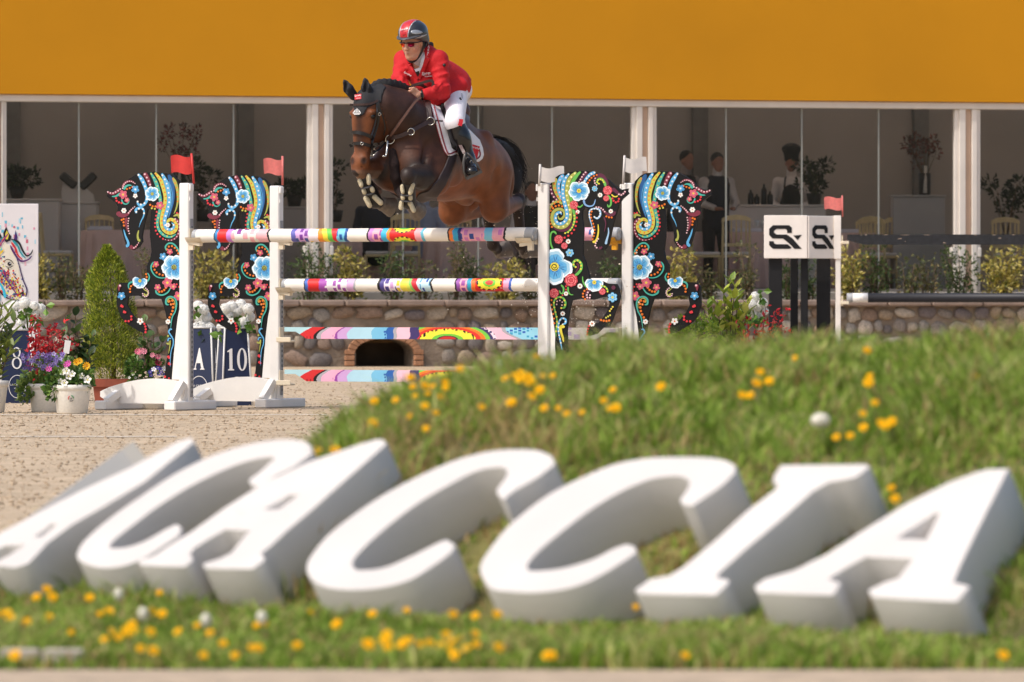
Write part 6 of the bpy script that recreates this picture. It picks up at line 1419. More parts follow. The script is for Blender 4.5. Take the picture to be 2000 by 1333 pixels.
b.tube([q + (vw * math.cos(t) + up * math.sin(t)) * .034 for t in np.linspace(0, 6.283, 15)], .008, 6, caps=False); b.box(q + vw * .038, (.026, .012, .034), Matrix((ax, vw, up)).transposed(), bev=.003); b.build('wrist_watch', M_blk, rider)
# lettering and crests
def words_on(txt, size, px, py, tree, m, parent, off=.010, rot=0., shear=0., name='lettering', d=None, two=None):
    cu = bpy.data.curves.new('lettering', 'FONT'); cu.body = txt; cu.size = size; cu.align_x = 'CENTER'; cu.align_y = 'CENTER'; cu.extrude = .0008; cu.shear = shear; cu.space_line = .8
    t = bpy.data.objects.new('tmp', cu); C.objects.link(t); me = bpy.data.meshes.new_from_object(t.evaluated_get(bpy.context.evaluated_depsgraph_get())); bpy.data.objects.remove(t); me.materials.clear()
    dr = Vector(((px - 1000) / FPX, 1, (HY - py) / FPX)).normalized()
    if d is None: h_ = tree.ray_cast(Vector((0, 0, CH)), dr); p, nn = h_[0], h_[1]
    else: p, nn = d
    if p is None: return
    nn = (nn + Vector((0, -1.2, 0))).normalized(); x = UZ.cross(nn).normalized(); y = nn.cross(x); x2 = x * math.cos(rot) + y * math.sin(rot); y2 = nn.cross(x2)
    me.transform(Matrix.Translation(p + nn * off) @ Matrix((x2, y2, nn)).transposed().to_4x4()); me.name = name
    o = link(name, me, None, m); o.parent = parent; return o
def patch_on(w_, h_, px, py, tree, m, parent, off=.008, rot=0., name='patch'):
    dr = Vector(((px - 1000) / FPX, 1, (HY - py) / FPX)).normalized(); q = tree.ray_cast(Vector((0, 0, CH)), dr)
    if q[0] is None: return
    p, nn = q[0], (q[1] + Vector((0, -1.2, 0))).normalized(); x = UZ.cross(nn).normalized(); y = nn.cross(x); x2 = x * math.cos(rot) + y * math.sin(rot)
    b = MB(); b.box(p + nn * off, (w_, h_, .004), Matrix((x2, nn.cross(x2), nn)).transposed(), bev=.001); o = b.build(name, m, None); o.parent = parent; return o
words_on('Sprehe', .032, 835, 143, jt, M_wtxt, jm, .012, .12, .25); words_on('Feinkost', .016, 837, 149, jt, M_wtxt, jm, .012, .12)
words_on('Sprehe', .022, 795, 146, jt, M_wtxt, jm, .012, -.5, .2)
words_on('HORSE PILOT', .016, 837, 103, jt, M_wtxt, jm, .016, R(86))
bt_ = BVHTree.FromPolygons([Vector(v) for v in arrays(brm.data)[0]], [tuple(f) for f in arrays(brm.data)[1]])
words_on('PILOT', .020, 902, 190, bt_, M_blk, brm, .008, R(80)); patch_on(.014, .022, 899, 194, bt_, M_blk, brm, .006, .4, 'crest')
het = BVHTree.FromPolygons([Vector(v) for v in EV], [tuple(f) for f in EF]); words_on('Sprehe', .022, 789, 58, het, M_wtxt, hel, .010, .1, .25); patch_on(.030, .018, 789, 66, het, M_red, hel, .006, .1)
BOV, BOF = arrays(bon.data); bot = BVHTree.FromPolygons([Vector(v) for v in BOV], [tuple(f) for f in BOF])
patch_on(.052, .040, 700, 190, bot, M_red, bon, .008, .1); words_on('Sprehe', .019, 700, 188, bot, M_wtxt, bon, .014, .1, .25); words_on('Feinkost', .009, 701, 193, bot, M_wtxt, bon, .014, .1)
def crest():
    dr = Vector(((698 - 1000) / FPX, 1, (HY - 219) / FPX)).normalized(); q = bot.ray_cast(Vector((0, 0, CH)), dr)
    if q[0] is None: return
    p, nn = q[0], (q[1] + Vector((0, -1, 0))).normalized(); x = UZ.cross(nn).normalized(); y = nn.cross(x); b = MB()
    T = lambda a, c: p + nn * .012 + x * a + y * c
    for a0, c0, a1, c1 in ((-.028, -.008, -.012, .012), (.028, -.008, .012, .012), (-.012, .012, .012, .012), (0, -.006, 0, .024), (-.030, -.012, .030, -.012), (-.022, -.020, .022, -.020), (-.02, -.002, .02, -.002)):
        b.bar(T(a0, c0), T(a1, c1), .0045, .003, nn)
    o = b.build('crest', M_wtxt, None); o.parent = bon
crest()
pt__ = BVHTree.FromPolygons([Vector(v) for v in PV], [tuple(f) for f in PF])
patch_on(.062, .090, 926, 296, pt__, M_red, pad, .012, -.25); words_on('Sprehe', .026, 926, 289, pt__, M_wtxt, pad, .018, -.25, .2); words_on('Feinkost', .014, 928, 303, pt__, M_wtxt, pad, .018, -.25)
# ------------------------------------------------------------------ planting along the terrace
def foliage_mesh(name, blobs, n, size, cols, seed, asp=.45, inner=.35):
    """leaves spread through the volume of a few ellipsoid clumps: [(centre, radii), ...]"""
    r = random.Random(seed)
    def posf(i):
        c, rd = blobs[i % len(blobs)]
        d = Vector((r.gauss(0, 1), r.gauss(0, 1), r.gauss(0, 1))).normalized(); k = r.uniform(inner, 1.0) ** .6
        return Vector(c) + Vector((d.x * rd[0] * k, d.y * rd[1] * k, d.z * rd[2] * k)), d + Vector((0, 0, .5))
    V, F, K_ = leafcards(n, posf, size, cols, r, asp); return np_mesh(name, V, F, K_, False)
M_stem = mat('bush_stem', S(96, 78, 56), .85, .25, 20)
LEAFC = {'dark': [S(70, 88, 48), S(84, 104, 56), S(56, 74, 44), S(98, 116, 62)], 'gold': [S(186, 170, 86), S(160, 150, 70), S(112, 116, 52), S(204, 192, 118)], 'green': [S(70, 96, 46), S(88, 112, 52), S(56, 80, 40)], 'mixed': [S(112, 112, 70), S(90, 98, 58), S(136, 122, 82), S(76, 86, 50)]}
def shrub(px, h, wd, kind, n, seed, label, off=None):
    s = fs(px, .6); q = fw(s, .72, .42 + .1 * rnd.random() if off is None else off); t = thing('terrace_shrub', label, 'shrub', q, 0, 'shrubs planted along the terrace wall')
    r = random.Random(seed); bl = []
    st = MB()
    for i in range(9):
        a = r.uniform(0, 6.28); rr = wd * .5 * r.uniform(.2, .85); z = h * r.uniform(.35, .95); tip = (rr * math.cos(a), rr * math.sin(a) * .6, z)
        st.tube([(.03 * math.cos(a), .03 * math.sin(a), -.02), (tip[0] * .5, tip[1] * .5, z * .6), tip], [.009, .007, .004], 5)
        bl.append((tip, (wd * .2 * r.uniform(.7, 1.2), wd * .16, h * .16 * r.uniform(.7, 1.2)))); bl.append(((tip[0] * .6, tip[1] * .6, z * .55), (wd * .2, wd * .16, h * .17)))
    st.build('stem', M_stem, t)
    me = foliage_mesh('foliage', bl, n, .075 if kind == 'gold' else .06, LEAFC[kind], seed); stuff(link('foliage', me, t, M_leaf)); return t
SHR = [(-60, .7, .6, 'dark', 'dark bush at the left edge behind the painted canvas'), (80, .75, .35, 'gold', 'yellow variegated bush beside the canvas of a painted horse'), (128, .95, .5, 'mixed', 'thin brownish shrub between canvas and conifer'), (160, .6, .4, 'mixed', 'small olive shrub just left of the conifer top'),
       (290, .85, .4, 'mixed', 'thin shrub glimpsed between the two left horse wings'), (405, .85, .55, 'gold', 'yellow bush behind the second left horse wing, near its nose'), (450, .75, .5, 'gold', 'yellow bush glimpsed past the chest of the second wing'), (610, 1.05, .75, 'dark', 'tall dark green shrub right of the second white post'), (652, .85, .4, 'dark', 'narrow dark shrub beside a yellow bush'), (690, .80, .65, 'gold', 'wide yellow bush under the red and rainbow bands of the rail'),
       (775, .8, .55, 'dark', 'dark shrub under the seats of the gold chairs'), (835, .75, .5, 'mixed', 'olive shrub in the middle below the foreleg hooves'), (890, 1.0, .6, 'mixed', 'tall loose shrub left of the hind hooves'), (925, .85, .45, 'dark', 'deep green shrub between loose shrub and hind hooves'), (985, .75, .65, 'gold', 'dense yellow bush right below the hind hooves'), (1040, .6, .4, 'mixed', 'low shrub just left of the roses wing post'),
       (1130, .6, .4, 'dark', 'dark shrub seen under the roses wing muzzle'), (1200, .75, .5, 'dark', 'dark shrub between the two right wings'), (1270, .6, .4, 'mixed', 'low shrub hidden behind the rightmost wing'), (1340, .85, .65, 'gold', 'yellow bush right of the rightmost horse wing'), (1392, .7, .45, 'mixed', 'olive shrub above the leafy laurel'), (1468, .95, .5, 'mixed', 'tall thin shrub just left of the black and white sign'), (1540, .75, .45, 'dark', 'dark shrub behind the black sign legs'), (1590, .7, .4, 'dark', 'dark shrub at the right sign leg'),
       (1665, .85, .6, 'gold', 'yellow bush right behind the thin white post'), (1715, .95, .55, 'dark', 'dark shrub left of the brown ones by the black pole'), (1780, .85, .6, 'mixed', 'brownish shrub before the grey pedestal'), (1815, .75, .5, 'mixed', 'thin shrub right of the pedestal'), (1880, 1.0, .65, 'dark', 'tall dark green shrub before the right tent post'), (1962, .95, .8, 'gold', 'large yellow bush at the right edge'), (2040, .7, .6, 'dark', 'dark shrub beyond the right edge')]
for i, (px, h, wd, kd, lb_) in enumerate(SHR): shrub(px, h * (.95 if kd == 'gold' else .9), wd * .82, kd, int((520 if kd == 'gold' else 470 if kd == 'dark' else 330) * wd / .5), 40 + i, lb_)

# ------------------------------------------------------------------ pots and flowers by the left wings
M_pot = mat('white_speckled_pot', S(226, 222, 212), .6, .06, 60, .06, 90); M_terra = mat('terracotta', S(150, 78, 58), .75, .12, 12)
LF_P = [S(70, 104, 40), S(96, 130, 56), S(54, 84, 36), S(122, 150, 72)]
def pot(px, yb, D, r, h, label, m=None, group=None):
    q = P(px, yb, D); q.z = 0; t = thing('plant_pot', label, 'plant pot', q, 0, group)
    b = MB(); b.lathe([(r * .74, 0), (r * .80, .01), (r * .95, h * .80), (r * .955, h * .81), (r, h * .82), (r * 1.02, h * .99), (r * .97, h), (r * .90, h * .97), (r * .86, h * .88)], (0, 0, 0), 32); b.build('pot_body', m or M_pot, t)
    b = MB(); b.lathe([(.001, h * .9), (r * .88, h * .9), (.001, h * .905)], (0, 0, 0), 20); b.build('pot_soil', M_soil, t); return t, q
def petals(b, c, d, r, n, col, cen, cup=.3, k=1.0):
    d = Vector(d).normalized(); u = d.orthogonal().normalized(); v = d.cross(u)
    for i in range(n):
        a = 6.283 * i / n; w_ = 3.3 / n * (1.35 if n < 7 else 1)
        f = lambda rr, aa, z: Vector(c) + (u * math.cos(aa) + v * math.sin(aa)) * rr + d * z
        b.add([f(r * .12, a, 0), f(r * .75, a - w_ * .62, r * cup), f(r, a, r * cup * 1.3), f(r * .75, a + w_ * .62, r * cup)], [[0, 1, 2, 3]], True, col)
    b.blob(Vector(c) + d * r * .08, r * .2, 0, cen)
def flowers(parent, name, pts, r, n, cols, cen, label=None, world_root=None):
    for (x, y, z) in pts:
        b = MB(); petals(b, (0, 0, 0), (rnd.uniform(-.5, .4), -1, rnd.uniform(.1, .7)), r * rnd.uniform(.8, 1.15), n, cols[rnd.randrange(len(cols))], cen); o = b.build(name, M_vcm, parent); o.location = (x, y, z)
def plant(name, label, cat, q, blobs, n, size, cols, seed, asp=.5, stems=True, group=None, mt=None):
    t = thing(name, label, cat, q, 0, group); s = MB()
    if stems:
        for (c, rd) in blobs: s.tube([(0, 0, 0), (c[0] * .5, c[1] * .5, c[2] * .6), c], [.006, .005, .003], 5)
        s.build('stem', M_stem, t)
    stuff(link('foliage', foliage_mesh('foliage', blobs, n, size, cols, seed, asp), t, mt or M_leaf)); return t
k_ = lambda D: D / FPX
# two white pots in front
D1 = 49.2
p1, q1 = pot(141, 811, D1, .142, .215, 'front white speckled pot with green and red logo, white flowers in it', None, 'white plant pots by the jump')
b = MB()
for i, c in enumerate((S(60, 140, 80), S(200, 60, 60), S(90, 90, 90))): b.tube([(.020 * math.cos(t) - .0, -.134 + .0035 * (z_ := 0) , .115 + .020 * math.sin(t)) for t in np.linspace(2.1 * i, 2.1 * i + 1.5, 6)], .003, 4, col=c)
b.tube([(-.008, -.134, .118), (0, -.135, .108), (.010, -.134, .122)], .003, 4, col=S(90, 90, 90)); b.build('logo', M_vcm, p1)
p2, q2 = pot(93, 809, 49.9, .150, .215, 'rear white pot half hidden by the front one, lilac flowers in it', None, 'white plant pots by the jump')
t = plant('flowering_plant', 'leafy plant with white petunias and orange blooms in the front white pot', 'flower', q1 + Vector((0, 0, .20)), [((-.08, -.03, .06), (.10, .08, .07)), ((.07, -.04, .06), (.10, .08, .08)), ((0, .02, .10), (.14, .1, .09)), ((-.14, -.04, -.01), (.05, .05, .08))], 520, .05, LF_P, 3, .7)
X = lambda px, D, q: (px - 1000) * k_(D) - q.x
Z = lambda py, D, q, z0=0: CH + (HY - py) * k_(D) - q.z - z0
def fpts(L, D, q, z0, dy): return [(X(px, D, q), dy + rnd.uniform(-.02, .02), Z(py, D, q, z0)) for px, py in L]
qq = q1 + Vector((0, 0, .20))
flowers(t, 'white_flower', fpts([(125, 728), (136, 735), (143, 731), (162, 735), (120, 745), (128, 748), (173, 742), (132, 725)], D1, qq, 0, -.12), .030, 5, [S(240, 238, 226), S(232, 230, 220)], S(220, 210, 120))
flowers(t, 'orange_flower', fpts([(156, 706), (171, 715), (151, 708)], D1, qq, 0, -.06), .030, 11, [S(238, 160, 20), S(246, 180, 30)], S(200, 110, 10))
flowers(t, 'pink_flower', fpts([(132, 713), (97, 722), (136, 710)], D1, qq, 0, -.08), .026, 7, [S(214, 84, 170), S(226, 110, 184)], S(220, 120, 190))
qq = q2 + Vector((0, 0, .20))
t = plant('flowering_plant', 'mound of lilac blossoms over pale green leaves in the rear white pot', 'flower', qq, [((-.10, -.05, .02), (.10, .07, .10)), ((-.16, -.05, -.04), (.06, .05, .08)), ((0, 0, .12), (.2, .12, .09)), ((.08, 0, .14), (.14, .1, .08))], 480, .05, [S(140, 156, 80), S(116, 140, 64), S(92, 118, 52)], 5, .8)
flowers(t, 'lilac_flower', fpts([(48 + 7.2 * (i % 12) + rnd.uniform(-3, 3), 694 + 7.5 * (i // 12) + rnd.uniform(-4, 4)) for i in range(46)], 49.9, qq, 0, -.11), .020, 5, [S(132, 110, 176), S(152, 132, 196), S(112, 90, 156), S(176, 160, 210)], S(90, 70, 120))
# red-leaved shrub and camellia behind
q3 = P(78, 770, 50.5); q3.z = .05
REDL = [S(172, 26, 40), S(200, 44, 54), S(132, 18, 34), S(214, 72, 68)]
def sprays(name, label, q, tips, seed, cols, size=.045, cnt=44, cat='shrub'):
    t = thing(name, label, cat, q); s = MB(); r = random.Random(seed); L = []
    for (x, y, z) in tips:
        m_ = (x * .45 + r.uniform(-.03, .03), y * .5, z * .55); s.tube([(0, 0, 0), m_, (x, y, z)], [.006, .005, .002], 5)
        for k in range(cnt): u = r.uniform(.35, 1.03); p = Vector((0, 0, 0)).lerp(Vector(m_), min(1, u / .55)) if u < .55 else Vector(m_).lerp(Vector((x, y, z)), (u - .55) / .45); L.append((p + Vector((r.gauss(0, .012), r.gauss(0, .012), r.gauss(0, .012))), Vector((r.gauss(0, 1), r.gauss(0, .6), r.gauss(.3, .6)))))
    s.build('stem', mat('red_stem', S(110, 40, 40), .7) if 'red_stem' not in bpy.data.materials else bpy.data.materials['red_stem'], t)
    V, F, K_ = leafcards(len(L), lambda i: L[i], size, cols, r, .5, .0); stuff(link('foliage', np_mesh('foliage', V, F, K_, False), t, M_leaf)); return t
def xz(L, D, q): return [(X(px, D, q), rnd.uniform(-.12, .1), Z(py, D, q)) for px, py in L]
sprays('red_leaved_shrub', 'crimson leaved shrub rising over the lilac flowers', q3, xz([(52, 684), (58, 640), (66, 618), (72, 650), (64, 662), (82, 665), (92, 648), (100, 640), (108, 630), (116, 655), (126, 640), (132, 665), (88, 680), (66, 690), (112, 675), (142, 668), (76, 628), (98, 660), (104, 672)], 50.5, q3), 8, REDL)
def big_leaf_plant(name, label, q, stems, leafsz, cols, seed, cat='shrub', nl=9, asp=.5, up=.5, group=None):
    """an evergreen whose larger leaves are parts of their own"""
    t = thing(name, label, cat, q, 0, group); r = random.Random(seed); s = MB(); ms = []
    for c in cols:
        b = MB(); n = 5; vs = []
        for i in range(n + 1):
            u = i / n; w_ = asp * .5 * math.sin(math.pi * min(1, u * .92 + .08)) ** .8; z = -.12 * u * u + .03
            vs += [(u, -w_, z + .06 * w_ * 2), (u, 0, z - .02), (u, w_, z + .06 * w_ * 2)]
        b.add(vs, [[3 * i + j, 3 * i + 3 + j, 3 * i + 4 + j, 3 * i + 1 + j] for i in range(n) for j in (0, 1)], True, c); ms.append(b.mesh('leaf'))
        ms[-1].materials.append(M_leaf)
    for tip in stems:
        tip = Vector(tip); mid = tip * .5 + Vector((r.uniform(-.03, .03), r.uniform(-.03, .03), .03)); pts = spl([(0, 0, 0), mid, tip], 5); s.tube(pts, [.007 - .004 * i / (len(pts) - 1) for i in range(len(pts))], 5)
        for k in range(nl):
            u = .35 + .65 * (k + r.random()) / nl; p = pts[min(len(pts) - 1, int(u * (len(pts) - 1)))]; a = 2.4 * k + r.uniform(-.4, .4)
            d = Vector((math.cos(a), math.sin(a) * .8, up + r.uniform(-.35, .5) + (.5 if u > .85 else 0))).normalized(); side = d.cross(Vector((0, 0, 1))).normalized(); nn = side.cross(d)
            M4 = Matrix((d, side, nn)).transposed().to_4x4(); sc = leafsz * r.uniform(.7, 1.2)
            o = link('leaf', ms[r.randrange(len(ms))], t); o.matrix_local = Matrix.Translation(p) @ M4 @ Matrix.Rotation(r.uniform(-.5, .5), 4, 'X') @ Matrix.Scale(sc, 4)
    s.build('stem', M_stem, t); return t
q4 = P(150, 775, 50.7); q4.z = .05
big_leaf_plant('camellia', 'glossy leaved camellia with a white tag behind the white pots', q4, xz([(128, 615), (146, 606), (150, 640), (170, 660), (120, 650), (135, 670), (185, 650), (158, 690), (178, 690)], 50.7, q4), .088, [S(60, 84, 44), S(82, 104, 56), S(46, 66, 40)], 12, nl=12, asp=.55)
tg = MB(); tg.box(P(131, 678, 50.3), (.045, .004, .10), Matrix.Rotation(.15, 3, 'Y')); tag(tg.build('plant_tag', M_white), 'white plant tag hanging in the camellia', 'plant tag')
# tall conifer in terracotta
q5 = P(222, 795, 51.6); q5.z = 0
D5 = 51.6
tp = thing('plant_pot', 'square terracotta planter under the tall conifer', 'plant pot', q5); b = MB()
for z0, z1, w0, w1 in ((0, .17, .26, .30), (.17, .23, .33, .335)):
    b.add([(sx * w / 2, sy * w / 2, z) for z, w in ((z0, w0), (z1, w1)) for sx, sy in ((-1, -1), (1, -1), (1, 1), (-1, 1))], [[0, 1, 5, 4], [1, 2, 6, 5], [2, 3, 7, 6], [3, 0, 4, 7], [4, 5, 6, 7], [3, 2, 1, 0]])
b.build('planter_body', M_terra, tp)
ct = thing('conifer', 'tall narrow yellow green conifer behind the left horse wing', 'conifer', q5 + Vector((0, 0, .23))); b = MB(); b.tube([(0, 0, -.02), (0, 0, .5), (-.04, 0, .92)], [.02, .014, .004], 7); b.build('trunk', M_stem, ct)
r = random.Random(6); L = []
prof = [(0, .15), (.06, .19), (.2, .20), (.32, .215), (.45, .19), (.55, .165), (.7, .155), (.82, .125), (.92, .07), (1.0, .015)]
Hc = 1.02
NCF = 24000
clump = [(r.uniform(0, 6.28), r.uniform(.05, .95), r.uniform(.04, .09)) for _ in range(90)]
for i in range(NCF):
    a, zz, cr_ = clump[r.randrange(90)] if r.random() < .8 else (r.uniform(0, 6.28), r.uniform(0, 1), .08)
    zz = max(0.0, min(1., zz + r.gauss(0, .045))); a += r.gauss(0, .28); rad_ = np.interp(zz, [p[0] for p in prof], [p[1] for p in prof]) * (r.uniform(.35, 1.0) ** .7 + (.10 * math.sin(5 * a + 23 * zz) + .07 * math.sin(3 * a - 11 * zz)))
    L.append((Vector((1.06 * rad_ * math.cos(a) - .055 * zz, rad_ * math.sin(a), zz * Hc)), Vector((.8 * math.cos(a), .8 * math.sin(a), 1.0))))
V, F, K_ = leafcards(NCF, lambda i: L[i], .030, [S(132, 150, 44), S(164, 174, 54), S(106, 126, 38), S(190, 194, 78), S(88, 106, 34)], r, .22, -.1, .02); stuff(link('foliage', np_mesh('foliage', V, F, K_, False), ct, M_leaf))
# pot with pink roses and violas behind the base board
p6, q6 = pot(292, 806, 51.4, .15, .2, 'white pot half hidden behind the arched base board', None, 'white plant pots by the jump')
qq = q6 + Vector((0, 0, .2))
big_leaf_plant('camellia', 'round leaved camellia under the raised hoof of the left wing', qq, xz([(283, 620), (290, 655), (275, 670), (300, 650), (318, 665), (285, 690), (312, 690)], 51.4, qq), .085, [S(74, 100, 52), S(96, 120, 66), S(58, 82, 44)], 31, nl=7, asp=.75)
t = plant('flowering_plant', 'pink carnations with purple violas behind the base board', 'flower', qq, [((-.08, -.04, .05), (.1, .08, .1)), ((.04, -.04, .06), (.12, .08, .12)), ((-.12, -.04, .12), (.06, .05, .08))], 460, .045, LF_P, 15, .6)
flowers(t, 'pink_flower', fpts([(271, 687), (278, 685), (283, 687), (309, 698), (300, 694), (275, 690)], 51.4, qq, 0, -.12), .026, 9, [S(236, 150, 170), S(226, 110, 140)], S(240, 180, 190))
flowers(t, 'crimson_flower', fpts([(308, 709), (313, 711)], 51.4, qq, 0, -.12), .026, 7, [S(140, 16, 60)], S(120, 10, 50))
flowers(t, 'viola', fpts([(302, 722), (310, 719), (316, 724), (319, 731), (297, 733), (313, 730), (322, 720), (295, 727)], 51.4, qq, 0, -.12), .02, 5, [S(92, 80, 170), S(230, 228, 240), S(72, 62, 150)], S(240, 230, 180))
flowers(t, 'white_flower', fpts([(262, 732), (258, 725), (266, 738), (254, 738)], 51.4, qq, 0, -.1), .012, 5, [S(236, 234, 228)], S(220, 214, 150))
# laurel at the left edge
q7 = P(-25, 800, 49.6); q7.z = .1
big_leaf_plant('laurel', 'laurel branches with long leaves leaning in from the left edge', q7, xz([(5, 590), (20, 600), (30, 620), (-5, 605), (15, 640), (25, 650), (-10, 640), (28, 675), (5, 680)], 49.6, q7), .115, [S(120, 134, 62), S(144, 154, 80), S(96, 112, 54)], 17, nl=15, asp=.36, up=.7)
p9, q9 = pot(-25, 806, 49.6, .16, .24, 'white pot of the laurel, beyond the left edge of the view', None, 'white plant pots by the jump')
# ------------------------------------------------------------------ number markers with hydrangeas
M_navy = mat('navy_board', S(30, 42, 74), .5, .1, 8); M_edge2 = mat('marker_edge', S(216, 214, 210), .5, .05)
def serif(ch):
    """simple serif strokes for the marker figures: list of polygons in a 0..1 box"""
    if ch == '1': return [[(.22, .0), (.80, .0), (.80, .05), (.65, .07), (.65, 1.0), (.52, 1.0), (.18, .88), (.18, .83), (.36, .85), (.36, .07), (.22, .05)]]
    if ch == 'A': return [[(.0, 0), (.28, 0), (.28, .04), (.19, .06), (.28, .30), (.62, .30), (.70, .06), (.60, .04), (.60, 0), (1.0, 0), (1.0, .04), (.92, .06), (.56, 1.0), (.48, 1.0), (.10, .06), (.0, .04)]]
    if ch == 'U': return [[(.1, 1), (.1, .3), (.25, .05), (.5, 0), (.75, .05), (.9, .3), (.9, 1), (.78, 1), (.78, .3), (.6, .1), (.4, .1), (.3, .3), (.3, 1)]]
    n = 22; rg_ = lambda cx, cy, rx, ry, tx, ty: [[(cx + rx * math.cos(a), cy + ry * math.sin(a)), (cx + rx * math.cos(b_), cy + ry * math.sin(b_)), (cx + (rx - tx) * math.cos(b_), cy + (ry - ty) * math.sin(b_)), (cx + (rx - tx) * math.cos(a), cy + (ry - ty) * math.sin(a))] for a, b_ in ((6.2832 * i / n, 6.2832 * (i + 1) / n) for i in range(n))]
    if ch == '0': return rg_(.5, .5, .47, .52, .25, .06)
    if ch == '8': return rg_(.5, .76, .36, .25, .14, .06) + rg_(.5, .27, .44, .28, .16, .06)
    return []
def oval(b, fr, cx, cz, rx, rz, w_):
    n = 28
    for i in range(n):
        a, c_ = 6.2832 * i / n, 6.2832 * (i + 1) / n
        b.add([fr(cx + r1 * math.cos(t), cz + r2 * math.sin(t)) for t, r1, r2 in ((a, rx, rz), (c_, rx, rz), (c_, rx - w_, rz - w_), (a, rx - w_, rz - w_))], [[0, 1, 2, 3]])
def text_mesh(txt, size, M, m, parent, name='lettering', ext=.0006):
    cu = bpy.data.curves.new('lettering', 'FONT'); cu.body = txt; cu.size = size; cu.align_x = 'CENTER'; cu.align_y = 'CENTER'; cu.extrude = ext
    t = bpy.data.objects.new('tmp', cu); C.objects.link(t); me = bpy.data.meshes.new_from_object(t.evaluated_get(bpy.context.evaluated_depsgraph_get())); bpy.data.objects.remove(t); me.materials.clear()
    me.transform(M); me.name = name; return link(name, me, parent, m)
def marker(label, q, rotz, glyphs, h=.62, wb=.235, wt=.165):
    """a tapering four-sided marker box; glyphs: text on its front and its right side"""
    t = thing('number_marker', label, 'number marker', q, rotz, 'number markers of the jumps'); b = MB(); vs = [(sx * w_ / 2, sy * w_ / 2, z) for z, w_ in ((.0, wb), (h, wt)) for sx, sy in ((-1, -1), (1, -1), (1, 1), (-1, 1))]
    b.add(vs, [[0, 1, 5, 4], [1, 2, 6, 5], [2, 3, 7, 6], [3, 0, 4, 7], [4, 5, 6, 7], [3, 2, 1, 0]]); b.build('marker_board', M_navy, t)
    e = MB()
    for i in range(4): e.tube([vs[i], vs[i + 4]], .008, 6); e.tube([vs[4 + i], vs[4 + (i + 1) % 4]], .009, 6)
    e.build('marker_edge', M_edge2, t)
    for side, g in enumerate(glyphs):
        if not g: continue
        b = MB()
        def fr(x, z, side=side):
            w_ = (wb + (wt - wb) * z / h) / 2 + .0035; return (x, -w_, z) if side == 0 else (w_, x, z)
        cw = .100 if len(g) > 1 else .105; x0 = -cw * len(g) / 2 * .92
        for i, ch in enumerate(g):
            for po in serif(ch): b.add([fr(x0 + (i * .92 + u * .88) * cw, .280 + v * .175) for u, v in po], [list(range(len(po)))])
        oval(b, fr, 0, .135, .072, .095, .005)
        b.build('number', M_wtxt, t)
        M_ = Matrix.Translation(fr(0, .15)) @ Matrix.Rotation(R(90) * side, 4, 'Z') @ Matrix.Rotation(R(90), 4, 'X')
        text_mesh('LA CACCIA', .023, M_, M_wtxt, t); text_mesh('scuderia', .016, Matrix.Translation((0, 0, -.028)) @ M_, M_wtxt, t)
    return t
M_petal = mat('white_petal', S(250, 249, 245), .8, .02, 3, trans=.45)
def hydrangea(label, D, heads, leaves, seed, zmin=None):
    c = P(sum(h[0] for h in heads) / len(heads), max(h[1] for h in heads) + 10, D); t = thing('hydrangea', label, 'hydrangea', c); r = random.Random(seed); s = MB()
    me = MB()
    for i in range(150):
        d = Vector((r.gauss(0, 1), r.gauss(0, 1), r.gauss(0, 1))).normalized(); u = d.orthogonal().normalized(); v = d.cross(u); a = r.uniform(0, 6); e1, e2 = u * math.cos(a) + v * math.sin(a), v * math.cos(a) - u * math.sin(a); cc = d * r.uniform(.86, 1.0)
        for q in (e1, e2, -e1, -e2): w_ = q.cross(d); me.add([cc, cc + q * .12 + w_ * .09 + d * .05, cc + q * .22 + d * .04, cc + q * .12 - w_ * .09 + d * .05], [[0, 1, 2, 3]], True)
    me.blob((0, 0, 0), .84, 2); hm_ = me.mesh('flower_head'); hm_.materials.append(M_petal)
    for (px, py, rp) in heads:
        o = link('flower_head', hm_, t); k = k_(D); o.location = P(px, py, D + r.uniform(-.05, .08)) - c; o.scale = (rp * k * r.uniform(.95, 1.1), rp * k, rp * k * r.uniform(.85, 1.0)); o.rotation_euler = (r.uniform(0, 6), r.uniform(0, 6), r.uniform(0, 6)); s.tube([(0, .05, -.06), o.location], [.006, .005], 5)
    s.build('stem', mat('green_stem', S(96, 118, 52), .7) if 'green_stem' not in bpy.data.materials else bpy.data.materials['green_stem'], t)
    L = [(P(px + r.uniform(-8, 8), py + r.uniform(-6, 6), D + r.uniform(-.08, .06)) - c, Vector((r.uniform(-1, 1), -.6, r.uniform(-.6, .6)))) for px, py in leaves for _ in range(5)]
    V, F, K_ = leafcards(len(L), lambda i: L[i], .075, [S(88, 122, 42), S(110, 146, 56), S(66, 98, 36)], r, .75); link('foliage', np_mesh('foliage', V, F, K_, False), t, M_leaf)['kind'] = 'stuff'; return t
DM = 53.2
qm = P(456, 803, DM); qm.z = 0
marker('navy marker with number 10 under white hydrangeas, between the wings', qm, R(16), ['10', '10'], .62, .25, .185)
hydrangea('white hydrangea on top of the number 10 marker', DM, [(440, 603, 11), (452, 600, 12), (470, 597, 12), (485, 604, 11), (447, 618, 10), (488, 620, 10), (462, 609, 11), (476, 630, 11), (430, 640, 8)], [(452, 632), (465, 640), (480, 638), (488, 645), (445, 640), (458, 622), (490, 632), (432, 652)], 5)
qm2 = P(396, 799, DM + .6); qm2.z = 0
marker('navy marker with letter A seen between post and wing', qm2, R(-12), ['A', 'A'], .62, .25, .185)
hydrangea('white hydrangea on the letter A marker beside the first post', DM + .6, [(386, 598, 11), (398, 605, 11), (402, 620, 12), (388, 622, 10), (396, 637, 12), (410, 640, 10), (384, 640, 10), (405, 650, 8)], [(400, 652), (392, 650), (410, 655), (384, 610), (415, 650)], 6)
qm3 = P(28, 768, 54.5); qm3.z = 0
